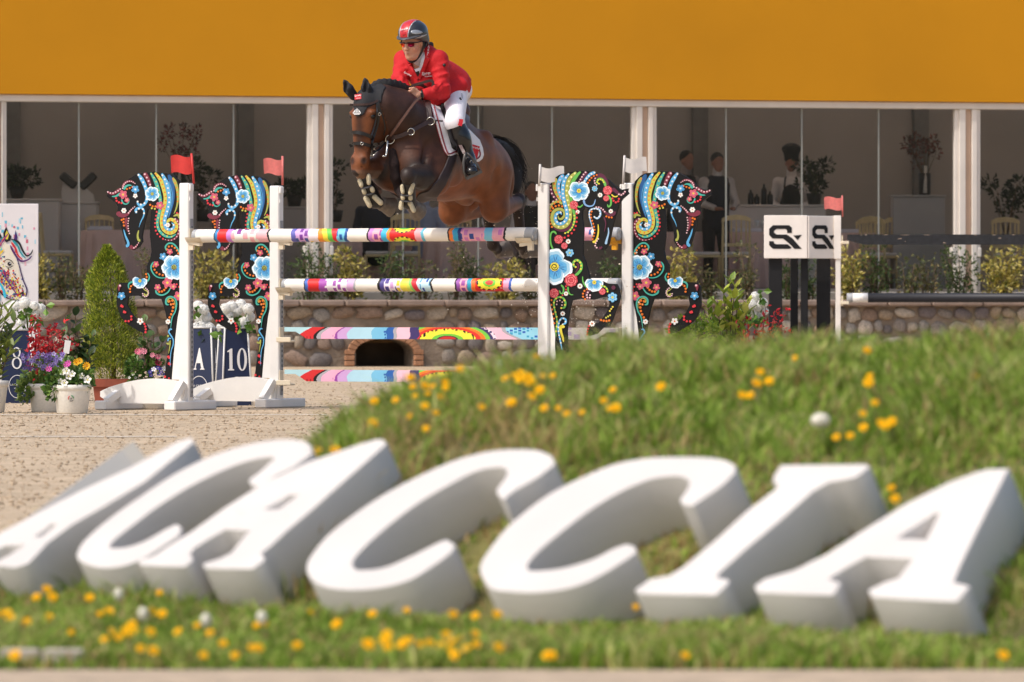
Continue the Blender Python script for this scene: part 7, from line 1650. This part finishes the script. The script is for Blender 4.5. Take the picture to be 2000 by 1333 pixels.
marker('navy marker with number 8 partly behind the crimson shrub', qm3, R(14), ['8', '8'], .60, .29, .215)
hydrangea('white hydrangea above the number 8 marker near the painted canvas', 54.5, [(30, 598, 11), (48, 592, 12), (52, 604, 11), (66, 598, 10), (78, 604, 12), (72, 614, 12), (84, 614, 9), (42, 630, 9), (20, 606, 10)], [(60, 608), (66, 622), (84, 598), (58, 618), (76, 625), (40, 615)], 7)
# ------------------------------------------------------------------ right-hand plants
DR = 50.9
q8 = P(1425, 690, DR); q8.z = .05
big_leaf_plant('laurel', 'yellow green laurel with upright shoots right of the wings', q8, xz([(1425, 540), (1437, 548), (1412, 560), (1440, 575), (1400, 590), (1420, 600), (1455, 600), (1390, 610), (1445, 625), (1405, 625), (1462, 585), (1380, 590), (1430, 570)], DR, q8), .105, [S(182, 194, 72), S(150, 170, 62), S(204, 208, 104), S(116, 142, 52)], 23, nl=19, asp=.42, up=.8)
q8b = P(1350, 690, DR - .3); q8b.z = .05
plant('low_shrub', 'low bright green shrub below the hoof of the rightmost wing', 'shrub', q8b, [((X(px, DR - .3, q8b), rnd.uniform(-.1, .1), Z(py, DR - .3, q8b)), (.09, .08, .08)) for px, py in ((1335, 640), (1355, 630), (1375, 640), (1345, 655), (1365, 655), (1325, 655), (1388, 650))], 620, .045, [S(160, 184, 66), S(182, 200, 88), S(128, 156, 58)], 24, .5)
hydrangea('white hydrangea in front of the black sign legs', DR + .4, [(1475, 580, 10), (1468, 595, 11), (1480, 600, 10), (1490, 592, 10), (1482, 616, 11), (1470, 612, 9), (1494, 608, 8)], [(1488, 574), (1462, 606), (1478, 624), (1492, 620), (1484, 590), (1475, 630)], 8)
q10 = P(1480, 700, DR - .2); q10.z = .0
sprays('red_leaved_shrub', 'crimson leaved shrub at the foot of the black sign legs', q10, xz([(1445, 640), (1460, 630), (1475, 635), (1490, 625), (1500, 640), (1515, 608), (1510, 625), (1535, 605), (1530, 630), (1545, 645), (1520, 650), (1455, 650), (1485, 650), (1495, 600)], DR - .2, q10), 9, REDL, .040, 34)
# ------------------------------------------------------------------ painted canvas at the left edge
DX = 55.2
qa_ = P(75, 0, DX); qa_.z = 0
art = thing('painted_canvas', 'white canvas with a colourful horse head cut by the left edge', 'painting', qa_, R(8))
b = MB(); b.box((-.55, .0, .95), (1.10, .03, 1.38), bev=.004); b.build('canvas_board', mat('canvas_white', S(232, 226, 226), .7, .03, 10), art)
b = MB()
for x in (-.95, -.15): b.box((x, .05, .6), (.05, .05, 1.2)); b.box((x, .05, .02), (.08, .5, .04))
b.build('easel_leg', M_white, art)
class Art(Deco):
    def pt(self, x, y, d): k = DX / FPX; return ((x - 75) * k, -.0155 - d, CH + (HY - y) * k)
d = Art(0, 1); r = random.Random(14)
PAST = [S(226, 160, 180), S(150, 206, 222), S(236, 190, 200), S(182, 220, 232), S(206, 110, 130), S(110, 190, 214)]
for i in range(70):
    x, y = r.gauss(18, 24), r.gauss(470, 42)
    if x > 70 or y < 404 or y > 590: continue
    w_, h_ = r.uniform(2, 5), r.uniform(3, 9); d.poly([(x, y), (x + w_, y), (x + w_, y + h_), (x, y + h_)], PAST[r.randrange(6)])
# head in profile to the right: brow, nose, jaw
d.poly([(-60, 430), (-20, 440), (4, 470), (18, 480), (28, 500), (36, 520), (40, 545), (48, 566), (50, 580), (38, 586), (20, 584), (8, 570), (-2, 548), (-14, 540), (-60, 560)], S(236, 226, 206))
CONF = [S(214, 40, 50), S(240, 200, 40), S(40, 150, 160), S(70, 40, 110), S(230, 110, 50), S(60, 90, 170), S(150, 50, 130), S(30, 28, 34), S(220, 220, 90)]
for i in range(420):
    t = r.random(); x = -20 + 60 * t + r.gauss(0, 7); y = 515 + 60 * t + r.gauss(0, 12)
    if x > 47 or y > 584 or (x > 20 and y < 520): continue
    s = r.uniform(1.2, 3.4); d.poly([(x, y), (x + s, y + r.uniform(-1, 1)), (x + s * .9, y + s * 1.4), (x - .5, y + s)], CONF[r.randrange(9)])
d.poly([(12, 443), (16, 455), (22, 462), (20, 470), (12, 474), (7, 468), (6, 456)], S(30, 28, 34)); d.poly([(13, 450), (17, 459), (15, 468), (11, 468), (10, 458)], S(226, 206, 70)); d.poly([(30, 450), (34, 464), (32, 474), (27, 468)], S(70, 40, 110))
for pts, c in (([(22, 468), (36, 474), (44, 490), (52, 500), (60, 496), (64, 488)], S(30, 28, 34)), ([(24, 470), (34, 480), (40, 494), (50, 505)], S(40, 150, 160)), ([(22, 474), (30, 486), (34, 498), (44, 508)], S(214, 40, 50)), ([(20, 480), (28, 496), (40, 510), (54, 508), (62, 500)], S(92, 40, 110)), ([(4, 470), (-6, 450), (-20, 436), (-50, 424)], S(30, 28, 34)), ([(2, 480), (-14, 456), (-40, 440)], S(230, 80, 60)), ([(4, 490), (-10, 476), (-40, 468)], S(90, 190, 220)), ([(0, 500), (-14, 492), (-50, 490)], S(240, 206, 60))): d.stroke(pts, 4.4, c, 2.0)
for k in range(16): a = r.uniform(-.3, .9); x0, y0 = r.uniform(-30, 16), r.uniform(455, 500); d.stroke([(x0, y0), (x0 - 12, y0 + 14 + 8 * a), (x0 - 20, y0 + 34)], r.uniform(2, 4), CONF[k % 9], 1)
for pts, c in (([(50, 580), (52, 566), (44, 545), (36, 515), (28, 492)], S(60, 36, 90)), ([(-14, 545), (4, 575), (24, 586), (46, 586)], S(30, 28, 34)), ([(8, 530), (14, 548), (26, 566), (34, 580)], S(110, 40, 110))): d.stroke(pts, 3, c, 1.5)
d.stroke([(6, 512), (14, 507), (22, 510), (26, 516)], 1.4, S(30, 28, 34)); d.dot(18, 516, 4, S(30, 28, 40)); d.dot(19.5, 514.6, 1.2, S(240, 240, 240)); d.stroke([(10, 520), (18, 523), (26, 519)], 1.2, S(30, 28, 34))
d.stroke([(38, 576), (43, 572), (47, 576)], 2, S(30, 28, 34)); d.stroke([(-4, 548), (6, 566), (10, 582)], 3, S(60, 190, 220), 5); d.stroke([(-14, 545), (-6, 570), (-4, 590)], 6, S(60, 190, 220), 8)
d.mb.build('painted_picture', M_vc, art)
# ------------------------------------------------------------------ black and white fence at the right
DS = 72.0; ks = DS / FPX
qs = P(1577, 0, DS); qs.z = 0
sg = thing('sign_wing', 'black legged fence wing with white board bearing two black monograms', 'jump wing', qs)
M_bl2 = mat('black_leg', S(22, 22, 24), .6, .2, 8, spec=.3); M_wb = mat('white_board', S(232, 224, 216), .55, .05, 6)
zz_ = lambda y: CH + (HY - y) * ks
xx_ = lambda px: (px - 1577) * ks
bl_ = MB(); bl_.box((xx_(1534.5), 0, (zz_(421) + zz_(505)) / 2), (85 * ks - .004, .04, 84 * ks), bev=.004); bl_.build('sign_board', M_wb, sg)
a2 = R(38); w2 = 54 * ks / math.cos(a2)
M2 = Matrix.Rotation(a2, 4, 'Z')
bl_ = MB(); bl_.box((w2 / 2, 0, (zz_(422) + zz_(505)) / 2), (w2, .04, 83 * ks), bev=.004); bl_.v = [tuple(M2 @ Vector(v)) for v in bl_.v]; bl_.build('sign_board', M_wb, sg)
bl_ = MB(); bl_.box((xx_(1637.5), w2 * math.sin(a2), (zz_(421) + zz_(506)) / 2), (14 * ks, .10, 85 * ks), bev=.004); bl_.build('end_board', M_wb, sg)
SXP = [[(488, 352), (488, 318), (470, 301), (365, 301), (340, 325), (340, 365), (362, 388), (430, 388), (470, 420), (505, 455), (553, 455), (490, 385), (455, 362), (390, 362), (372, 350), (372, 338), (388, 326), (448, 326), (457, 334), (457, 352)], [(340, 405), (370, 405), (372, 418), (385, 425), (462, 425), (487, 448), (470, 455), (365, 455), (340, 432)], [(497, 368), (553, 364), (525, 398)]]
for kind in (0, 1):
    b = MB()
    for po in SXP:
        pp = [(1400 + x / 3.333, 350 + y / 3.333) for x, y in po]
        if kind == 0: vs = [(xx_(x), -.0235, zz_(y)) for x, y in pp]
        else: vs = [tuple(M2 @ Vector((((x - 1502) * .71 * ks + 7 * ks) / math.cos(a2), -.0235, zz_(y)))) for x, y in pp]
        b.add(vs, [list(range(len(vs)))])
    b.build('monogram', M_bl2, sg)
for x0, x1, dy in ((1502, 1528, .0), (1546, 1561, .25), (1565, 1579, .05), (1598, 1625, .30)):
    b = MB(); b.box(((xx_(x0) + xx_(x1)) / 2, dy + .08, zz_(505) / 2), ((x1 - x0) * ks, .08, zz_(505)), bev=.006); b.build('leg', M_bl2, sg)
b = MB(); b.box(((xx_(1634) + xx_(1644)) / 2, w2 * math.sin(a2) + .01, zz_(422) / 2), (10 * ks, .09, zz_(422)), bev=.005); b.build('post', M_wb, sg)
b = MB(); b.box((xx_(1560), .1, .03), (1.0, .5, .06), bev=.01); b.build('base', M_bl2, sg)
for y in (474, 592):
    b = MB(); b.box((xx_(1652), w2 * math.sin(a2) - .03, zz_(y)), (16 * ks, .09, 6 * ks), bev=.004); b.box((xx_(1646.5), w2 * math.sin(a2) - .01, zz_(y - 4)), (3 * ks, .06, 20 * ks)); b.build('jump_cup', M_cup, sg)
flag('red flag above the black and white monogram sign', 1646, 382, 424, (1609, 1645, 383, 413), DS + .4, M_pinkf, -1, 'flags on the jump posts')
Ys = DS + w2 * math.sin(a2) - .03
q = P(1655, 0, Ys); q.z = zz_(468)
pk = thing('jump_plank', 'chipped black plank of the fence at the right', 'jump plank', q); b = MB(); L_ = 5.2; hh = 20 * ks
b.prism([(0, hh * .5), (0, -.0), (.08, -.03), (.18, -hh * .5), (L_ - .15, -hh * .5), (L_ - .05, 0), (L_, .02), (L_, hh * .5)], -.015, .015, lambda x, z, d: (x, d, z)); b.build('plank_board', mat('chipped_black', S(26, 27, 31), .6, .5, 30, .2, 60), pk)
b = MB(); r = random.Random(2)
for i in range(46): x, z = r.uniform(.05, L_), (hh * .42 if r.random() < .6 else r.uniform(-hh * .4, hh * .45)); w_ = r.uniform(.008, .05); b.add([(x, -.0165, z), (x + w_, -.0165, z + r.uniform(-.004, .004)), (x + w_ * .8, -.0165, z + r.uniform(.004, .014)), (x + .1 * w_, -.0165, z + r.uniform(.004, .012))], [[0, 1, 2, 3]])
b.build('paint_chip', mat('bare_wood', S(150, 132, 118), .8), pk)
q = P(1655, 582, Ys); pl = thing('jump_pole', 'black round pole with white end at the right', 'jump pole', q); b = MB(); b.tube([(-.006, 0, 0), (-.005, 0, 0), (.055, 0, 0), (.056, 0, 0)], [.046, .05, .05, .05], 20, col=S(160, 162, 165)); b.tube([(.056, 0, 0), (40 * ks, 0, 0)], .0502, 20, col=S(232, 228, 224)); b.tube([(40 * ks, 0, 0), (L_, 0, 0)], .0505, 20, col=S(28, 29, 36)); b.build('pole_body', M_vc, pl)
# ------------------------------------------------------------------ inside the pavilion
def ip(px, D, z=0.0):
    q = fpt(px, 0); D = q.y + max(.5, (D - 86.4) * .8); return Vector(((px - 1000) / FPX * D, D, ZF + z))
M_gold = mat('gilded_wood', S(222, 202, 154), .45, .1, 12); M_cush = mat('white_cushion', S(226, 224, 226), .85, .04); M_cloth = mat('mauve_cloth', S(236, 206, 200), .9, .05, 4)
def make_chair():
    t = thing('banquet_chair', 'gold banquet chair', 'chair')
    b = MB(); b.box((0, 0, .43), (.40, .40, .035), bev=.01); b.build('seat', M_gold, t); b = MB(); b.box((0, 0, .468), (.38, .38, .04), bev=.015); b.build('cushion', M_cush, t)
    for sx in (-1, 1):
        b = MB(); b.tube([(sx * .18, -.18, 0), (sx * .18, -.18, .43)], [.013, .018], 8); b.build('leg', M_gold, t)
        b = MB(); b.tube([(sx * .18, .24, 0), (sx * .18, .18, .45), (sx * .175, .22, .93)], [.014, .018, .015], 8); b.build('leg', M_gold, t)
        b = MB(); b.tube([(sx * .18, -.18, .22), (sx * .18, .2, .22)], .010, 6); b.build('stretcher', M_gold, t)
    b = MB(); b.tube([(-.18, -.18, .25), (.18, -.18, .25)], .010, 6); b.build('stretcher', M_gold, t)
    b = MB(); b.prism([(-.195, .88), (-.19, .93), (-.12, .965), (0, .98), (.12, .965), (.19, .93), (.195, .88), (.12, .90), (0, .91), (-.12, .90)], .205, .235, lambda x, z, d: (x, d, z)); b.build('back_rail', M_gold, t)
    b = MB(); b.box((0, .198, .58), (.34, .02, .045), bev=.005); b.build('back_rail', M_gold, t)
    for i in range(5): b = MB(); x = -.13 + .065 * i; b.tube([(x, .20, .60), (x, .208, .75), (x, .218, .905)], [.009, .014, .009], 6); b.build('spindle', M_gold, t)
    return t
ch0 = make_chair(); first = True
for px, D, rz, lb_ in ((112, 86.9, 90, 'gold chair turned sideways behind the painted canvas'), (196, 89.6, 180, 'gold chair behind the mauve table left of the first wing'), (792, 86.9, 180, 'gold chair with its back to the arena below the foreleg hooves'), (742, 87.3, -90, 'gold chair turned sideways beside the one below the hooves'),
                       (1437, 86.9, 180, 'gold chair before the mauve table left of the monogram sign'), (1468, 90.6, 0, 'gold chair behind the mauve table left of the monogram sign'), (1378, 87.2, 90, 'gold chair by the mauve table near the rightmost wing'), (1716, 88.3, 150, 'gold chair left of the pair before the grey pedestal'), (1742, 88.9, 195, 'gold chair right of the pair before the grey pedestal'), (1967, 88.8, 170, 'gold chair right of the last tent post'), (1700, 90.4, 0, 'gold chair behind the table at the black plank'), (905, 90.3, 20, 'gold chair behind the table under the horse')):
    c = ch0 if first else copy_tree(ch0); first = False
    c.location = ip(px, D); c.rotation_euler = (0, 0, R(rz)); c['label'] = lb_; c['group'] = 'gold chairs in the pavilion'
def table(px, D, r_, h, label):
    t = thing('round_table', label, 'table', ip(px, D), 0, 'round tables with mauve cloths'); n = 96; b = MB(); vs = []
    for k, (rr, z, a_) in enumerate(((.001, h, 0), (r_ * .96, h, 0), (r_, h - .01, .003), (r_ * 1.01, h * .75, .018), (r_ * 1.04, h * .4, .035), (r_ * 1.06, .015, .05))):
        for j in range(n): t_a = 6.2832 * j / n; q = rr + a_ * math.sin(19 * t_a + .6 * math.sin(3 * t_a)); vs.append((q * math.cos(t_a), q * math.sin(t_a), z))
    b.add(vs, [[k * n + j, k * n + (j + 1) % n, (k + 1) * n + (j + 1) % n, (k + 1) * n + j] for k in range(5) for j in range(n)], True); b.build('tablecloth', M_cloth, t)
    b = MB(); b.tube([(0, 0, 0), (0, 0, h - .02)], .05, 10); b.build('leg', M_gold, t); return t
for px, D, r_, lb_ in ((250, 88.3, .62, 'mauve clothed table behind the first horse wing'), (690, 88.7, .62, 'mauve clothed table left of the gold chair below the hooves'), (900, 88.5, .72, 'mauve clothed table under the horse belly'), (1030, 89.6, .60, 'mauve clothed table by the person in dark jacket'), (1345, 88.6, .55, 'mauve clothed table behind the rightmost wing'), (1470, 88.6, .50, 'mauve clothed table behind the monogram sign'), (1655, 89.4, .50, 'mauve clothed table behind the black plank')): table(px, D, r_, .76, lb_)
M_nap = mat('folded_napkin', S(222, 224, 234), .9, .03)
for px, D, w_, lb_ in ((1457, 88.4, .42, 'stack of folded white napkins on the table left of the sign'), (1655, 89.2, .35, 'folded white napkins on the table by the black plank'), (195, 88.2, .32, 'folded white napkins on the table behind the first wing'), (900, 88.2, .5, 'white napkins on the table under the horse')):
    b = MB(); b.box((0, 0, .018), (w_, .3, .03), bev=.008); b.box((.01, 0, .043), (w_ * .9, .27, .016), bev=.006); o = b.build('napkin_stack', M_nap); o.location = ip(px, D, .762); tag(o, lb_, 'napkins')
M_glassw = mat('drinking_glass', S(200, 204, 206), .1, .02, spec=.8)
for i, (px, D) in enumerate(((1478, 88.5), (1490, 88.6), (1500, 88.4), (1425, 88.7), (945, 88.4), (870, 88.6))):
    b = MB(); b.lathe([(.03, 0), (.032, .004), (.005, .01), (.005, .07), (.03, .09), (.036, .13), (.03, .17), (.028, .168), (.033, .13), (.004, .085)], (0, 0, 0), 12); o = b.build('wine_glass', M_glassw); o.location = ip(px, D, .762); tag(o, ['left one of three wine glasses behind the monogram sign', 'middle one of three wine glasses behind the monogram sign', 'right one of three wine glasses behind the monogram sign', 'lone wine glass left of the monogram sign', 'wine glass on the table under the horse, right one', 'wine glass on the table under the horse, left one'][i], 'glass', 'wine glasses on the tables')
M_ctr = mat('grey_counter', S(206, 202, 198), .6, .06, 3); M_ped = mat('grey_pedestal', S(176, 174, 172), .7, .05, 3); M_blkp = mat('black_plastic', S(20, 20, 22), .4)
def box_thing(name, label, cat, px0, px1, D, h, dep, m, z0=0., parts=()):
    k = D / FPX; w_ = (px1 - px0) * k; t = thing(name, label, cat, ip((px0 + px1) / 2, D, z0)); b = MB(); b.box((0, 0, (h - .03) / 2), (w_, dep, h - .03), bev=.008); b.build('body', m, t); b = MB(); b.box((0, -.01, h - .014), (w_ + .03, dep + .03, .028), bev=.006); b.build('top', m, t); return t
box_thing('serving_counter', 'pale grey serving counter in front of the chef', 'counter', 1418, 1612, 89.4, 1.14, .6, M_ctr)
box_thing('display_pedestal', 'grey square pedestal carrying a vase, right', 'pedestal', 1741, 1844, 88.7, 1.27, .6, M_ped)
box_thing('serving_counter', 'pale grey counter at the far left behind the canvas', 'counter', -60, 116, 89.5, 1.18, .6, M_ctr)
box_thing('serving_counter', 'narrow grey counter under the slicing machine', 'counter', 122, 190, 89.8, 1.15, .5, M_ctr)
box_thing('serving_counter', 'grey sideboard just left of the second tent post', 'counter', 540, 604, 90.2, 1.10, .5, M_ped)
# slicing machine
t = thing('slicing_machine', 'black and white slicing machine on the narrow grey counter', 'machine', ip(152, 89.8, 1.15)); b = MB(); b.prism([(-.20, 0), (.22, 0), (.20, .10), (.05, .22), (-.18, .30), (-.21, .12)], -.12, .12, lambda x, z, d: (x, d, z)); b.build('body', M_ctr, t)
for p0, p1 in (((-.21, -.13, .36), (-.02, -.13, .20)), ((.05, -.13, .18), (.24, -.13, .36))): b = MB(); b.bar(p0, p1, .16, .11, bev=.02); b.build('food_tray', M_blkp, t)
# vases
def vase(px, D, z, label, tall, seed, cols):
    t = thing('flower_vase', label, 'vase', ip(px, D, z)); b = MB(); b.lathe([(.07, 0), (.08, .01), (.085, .3), (.075, .3), (.07, .02)], (0, 0, 0), 18); b.build('glass_jar', M_blkp, t); b = MB(); r = random.Random(seed); b.tube([(0, -.06, .03), (.01, -.062, .4)], [.035, .02], 8); b.build('pale_filling', mat('pale_filling', S(206, 202, 194), .9, .2, 40, .5, 80) if 'pale_filling' not in bpy.data.materials else bpy.data.materials['pale_filling'], t)
    s = MB(); bl = []
    for i in range(11): x, z2 = r.uniform(-.24, .24), r.uniform(.45, tall); s.tube([(0, 0, .2), (x * .4, 0, z2 * .6), (x, r.uniform(-.1, .1), z2)], [.006, .005, .003], 5); bl.append(((x, 0, z2), (.06, .05, .10)))
    s.build('stem', M_stem, t); stuff(link('dried_flowers', foliage_mesh('dried_flowers', bl, 420, .06, cols, seed, .4), t, M_leaf)); return t
vase(1806, 88.7, 1.27, 'dark vase with dried reddish flowers on the grey pedestal', .75, 3, [S(96, 50, 40), S(130, 60, 50), S(80, 56, 44)])
box_thing('display_pedestal', 'slim pedestal behind the first red flag', 'pedestal', 325, 385, 90.6, 1.30, .5, M_ped)
vase(350, 90.6, 1.30, 'vase with dark red dried flowers behind the first red flag', .85, 5, [S(90, 26, 34), S(60, 24, 30), S(120, 40, 46)])
def pot_plant(px, D, z, h, label, seed, wd=.3):
    t = thing('potted_plant', label, 'plant', ip(px, D, z)); b = MB(); b.lathe([(.08, 0), (.11, .16), (.10, .16), (.07, .03)], (0, 0, 0), 16); b.build('pot_body', M_blkp, t); r = random.Random(seed); bl = [((r.uniform(-wd, wd) * .6, r.uniform(-.1, .1), r.uniform(.25, h)), (.11, .1, .09)) for _ in range(9)]
    s = MB(); [s.tube([(0, 0, .1), c[0]], [.008, .004], 5) for c in bl]; s.build('stem', M_stem, t); stuff(link('foliage', foliage_mesh('foliage', bl, 380, .09, [S(40, 54, 36), S(54, 68, 44), S(30, 42, 30)], seed), t, M_leaf))
pot_plant(34, 89.4, 1.18, .35, 'dark green plant on the far left counter', 2); pot_plant(396, 90.4, .9, .8, 'dark plant between the two left horse wings', 3); pot_plant(575, 90.2, 1.10, .25, 'low dark plant on the sideboard by the second tent post', 4); pot_plant(1590, 89.3, 1.14, .55, 'dark herb plant at the chef, right end of the counter', 5); pot_plant(655, 90.6, .9, .75, 'dark plant right of the second tent post', 7, .4); pot_plant(1965, 90.2, .6, 1.0, 'tall dark plant at the right edge', 6, .45)
for i, (px, c, h) in enumerate(((1466, 'jar', .2), (1478, 'jar', .14), (1492, 'bottle', .28), (1504, 'jar', .18))):
    b = MB(); b.lathe([(.035, 0), (.04, .01), (.04, h * .7), (.015, h * .85), (.015, h), (.001, h)], (0, 0, 0), 12); o = b.build('sauce_bottle', M_blkp); o.location = ip(px, 89.3, 1.142); tag(o, ['dark jar at the left end of four on the serving counter', 'shortest dark jar on the serving counter by the chef', 'tallest dark bottle on the serving counter by the chef', 'dark jar nearest the chef on the serving counter'][i], 'bottle', 'bottles on the serving counter')
# people behind the glass
def person(px, D, height, label, shirt, over=None, hair=S(26, 22, 20), bald=False, sit=False, turn=0., lean=0., hat=None, apron=None, skin=(150, 104, 84), long_hair=False, legs=S(30, 30, 36)):
    """a standing or seated guest built around its own origin, facing -Y before turning"""
    t = thing('person', label, 'person', ip(px, D), turn); z0 = height * .0; H_ = height; hipz = .47 if sit else H_ * .52; shz = hipz + H_ * .295; hz = hipz + H_ * .40; ly = -lean
    sc_ = H_ / 1.75; r = SDF(); sk = mat('guest_skin', S(*skin), .6, .05) if 'guest_skin' not in bpy.data.materials else bpy.data.materials['guest_skin']
    hd_ = Vector((0, ly * 1.4 - .03, hz + .07)); r.ell(hd_ + Vector((0, .01, .03)), (.078 * sc_, .098 * sc_, .105 * sc_), None, .02).ell(hd_ + Vector((0, -.03, -.06)), (.058, .062, .065), None, .02).cap(hd_ + Vector((0, -.088, .0)), hd_ + Vector((0, -.105, -.03)), .010, .014, .012)
    for s_ in (-1, 1): r.ell(hd_ + Vector((s_ * .08, .01, -.01)), (.012, .02, .03), None, .008); r.ell(hd_ + Vector((s_ * .032, -.090, .012)), (.016, .014, .010), None, .01, True)
    r.cap(Vector((0, ly + .01, shz + .02)), hd_ + Vector((0, .01, -.06)), .055, .052, .02); r.cap(Vector((0, 0, hipz)), Vector((0, ly, shz - .06)), .13, .14, .05)
    elb, hnd = [], []
    for s_ in (-1, 1):
        sh = Vector((s_ * .18 * sc_, ly, shz)); el = Vector((s_ * .25 * sc_, ly - .06, shz - .28 * sc_)); hn = Vector((s_ * .12, ly - .30, shz - .36 * sc_)); elb.append((sh, el, hn)); r.cap(sh, el, .048, .042, .03).cap(el, hn, .040, .028, .02).ell(hn + Vector((-s_ * .03, -.04, 0)), (.04, .05, .022), None, .015)
        for f_ in range(4): r.cap(hn + Vector((-s_ * .03 + (f_ - 1.5) * .018, -.07, 0)), hn + Vector((-s_ * .045 + (f_ - 1.5) * .018, -.115 + .01 * abs(f_ - 1.4), -.02)), .009, .008, .003)
        r.cap(hn + Vector((-s_ * .0, -.03, .01)), hn + Vector((-s_ * .065, -.075, .0)), .012, .009, .004)
        hp = Vector((s_ * .09, 0, hipz - .02)); kn = Vector((s_ * .11, -.42 if sit else -.02, .48 if sit else H_ * .28)); an = Vector((s_ * .11, -.40 if sit else .02, .07)); r.cap(hp, kn, .085, .058, .03).cap(kn, an, .056, .04, .02).cap(an, an + Vector((0, -.15, -.035)), .04, .032, .02)
    r.build('body', .013, sk, t, 1)
    ms = mat('guest_shirt', shirt, .85, .08, 12, .3, 30); a = SDF(); a.cap(Vector((0, 0, hipz + .02)), Vector((0, ly, shz - .07)), .155, .165, .06)
    for sh, el, hn in elb: a.ell(sh, (.075, .085, .07), None, .05).cap(sh, el, .064, .056, .02).cap(el, el.lerp(hn, .85), .054, .042, .02)
    a.cap(Vector((0, ly, shz + .0)), hd_ + Vector((0, .01, -.085)), .075, .064, .02); a.build('shirt', .015, ms, t, 1)
    if over is not None:
        a = SDF(); a.cap(Vector((0, 0, hipz + .0)), Vector((0, ly + .01, shz - .07)), .172, .180, .06); a.cap(Vector((-.15, ly, shz - .01)), Vector((.15, ly, shz - .01)), .078, .078, .03); a.ell(Vector((0, ly - .2, shz - .02)), (.05, .03, .12), None, .01, True); a.build('waistcoat', .015, mat('guest_waistcoat', over, .8, .08, 12), t, 1)
    if apron is not None:
        a = SDF(); a.ell(Vector((0, ly - .075, shz - .20)), (.13, .155, .20), None, .03).ell(Vector((0, ly - .07, shz - .36)), (.165, .15, .2), None, .04).ell(Vector((0, -.05, hipz - .12)), (.175, .145, .36), None, .04); a.build('apron', .015, mat('guest_apron', apron, .8, .06), t, 1)
        b = MB()
        for s_ in (-1, 1): b.tube([(s_ * .09, ly - .165, shz - .08), (s_ * .08, ly - .10, shz + .055), (s_ * .05, ly + .03, shz + .09)], .012, 6)
        b.build('apron_strap', bpy.data.materials['guest_apron'], t)
    a = SDF()
    for s_ in (-1, 1): hp = Vector((s_ * .09, 0, hipz - .02)); kn = Vector((s_ * .11, -.42 if sit else -.02, .48 if sit else H_ * .28)); an = Vector((s_ * .11, -.40 if sit else .02, .1)); a.cap(hp, kn, .10, .074, .03).cap(kn, an, .07, .06, .02)
    a.build('trousers', .015, mat('guest_trousers', legs, .85), t, 1)
    if hat is not None:
        a = SDF(); a.cap(hd_ + Vector((0, .01, .075)), hd_ + Vector((0, .01, .16)), .100, .108, .01).ell(hd_ + Vector((.0, .01, .20)), (.135, .135, .07), None, .04); a.build('chef_hat', .012, mat('chef_hat', hat, .85, .1), t, 1)
    a = SDF(); a.ell(hd_ + Vector((0, .025, .055)), (.086, .102, .095 if not bald else .07), None, .02); a.ell(hd_ + Vector((0, -.09, -.02)), (.075, .08, .09), None, .015, True)
    if long_hair: a.cap(hd_ + Vector((0, .06, .0)), hd_ + Vector((0, .08, -.16)), .075, .06, .03)
    a.build('hair', .011, mat('guest_hair', hair, .7, .2), t, 1); return t
person(1326, 88.4, 1.78, 'dark haired man bending in black waistcoat, behind the rightmost wing mane', S(150, 138, 134), S(22, 22, 26), lean=.10, turn=.7)
person(1398, 87.6, 1.74, 'grey templed man in navy waistcoat and pale shirt looking down', S(184, 176, 172), S(26, 28, 42), hair=S(44, 40, 40), lean=.03, turn=.35)
person(1546, 90.6, 1.80, 'chef in tall black hat, white shirt and black apron behind the counter', S(206, 200, 198), None, hat=S(18, 18, 20), apron=S(16, 16, 20), turn=-.1, skin=(140, 92, 78))
person(733, 87.9, 1.86, 'guest in navy jacket seated with back to the arena, left of the gold chair', S(34, 38, 56), S(30, 34, 52), sit=True, turn=math.pi, hair=S(70, 40, 34))
person(828, 88.2, 1.84, 'guest in light blue shirt seated right of the gold chair', S(150, 162, 190), None, sit=True, turn=math.pi - .3)
person(1037, 87.9, 1.84, 'seated guest in black jacket over white shirt beside the hind leg', S(214, 212, 214), S(24, 24, 28), sit=True, turn=.25, long_hair=True, legs=S(96, 84, 84))
# sand kicked up behind the hind hooves
r = np.random.RandomState(8); n = 900; V, F = [], []
px = r.normal(1120, 50, n); py = r.normal(590, 45, n); m_ = r.rand(n) < .3; px = np.where(m_, r.normal(1020, 90, n), px); py = np.where(m_, r.normal(480, 70, n), py); D = r.uniform(49.9, 50.3, n); rad = .0016 + .006 * r.rand(n) ** 5
c = np.stack([(px - 1000) / FPX * D, D, CH + (HY - py) / FPX * D], 1); ok = c[:, 2] > .05; c, rad = c[ok], rad[ok]; n = len(c)
V = (iv[None] * rad[:, None, None] * (1 + r.uniform(-.4, .4, (n, 12, 1))) + c[:, None]).reshape(-1, 3); F = (ifc[None] + 12 * np.arange(n)[:, None, None]).reshape(-1, 3)
o = stuff(link('flying_sand', np_mesh('flying_sand', V, F, smooth=False), None, M_line)); o['label'] = 'spray of sand grains kicked up by the hind hooves'
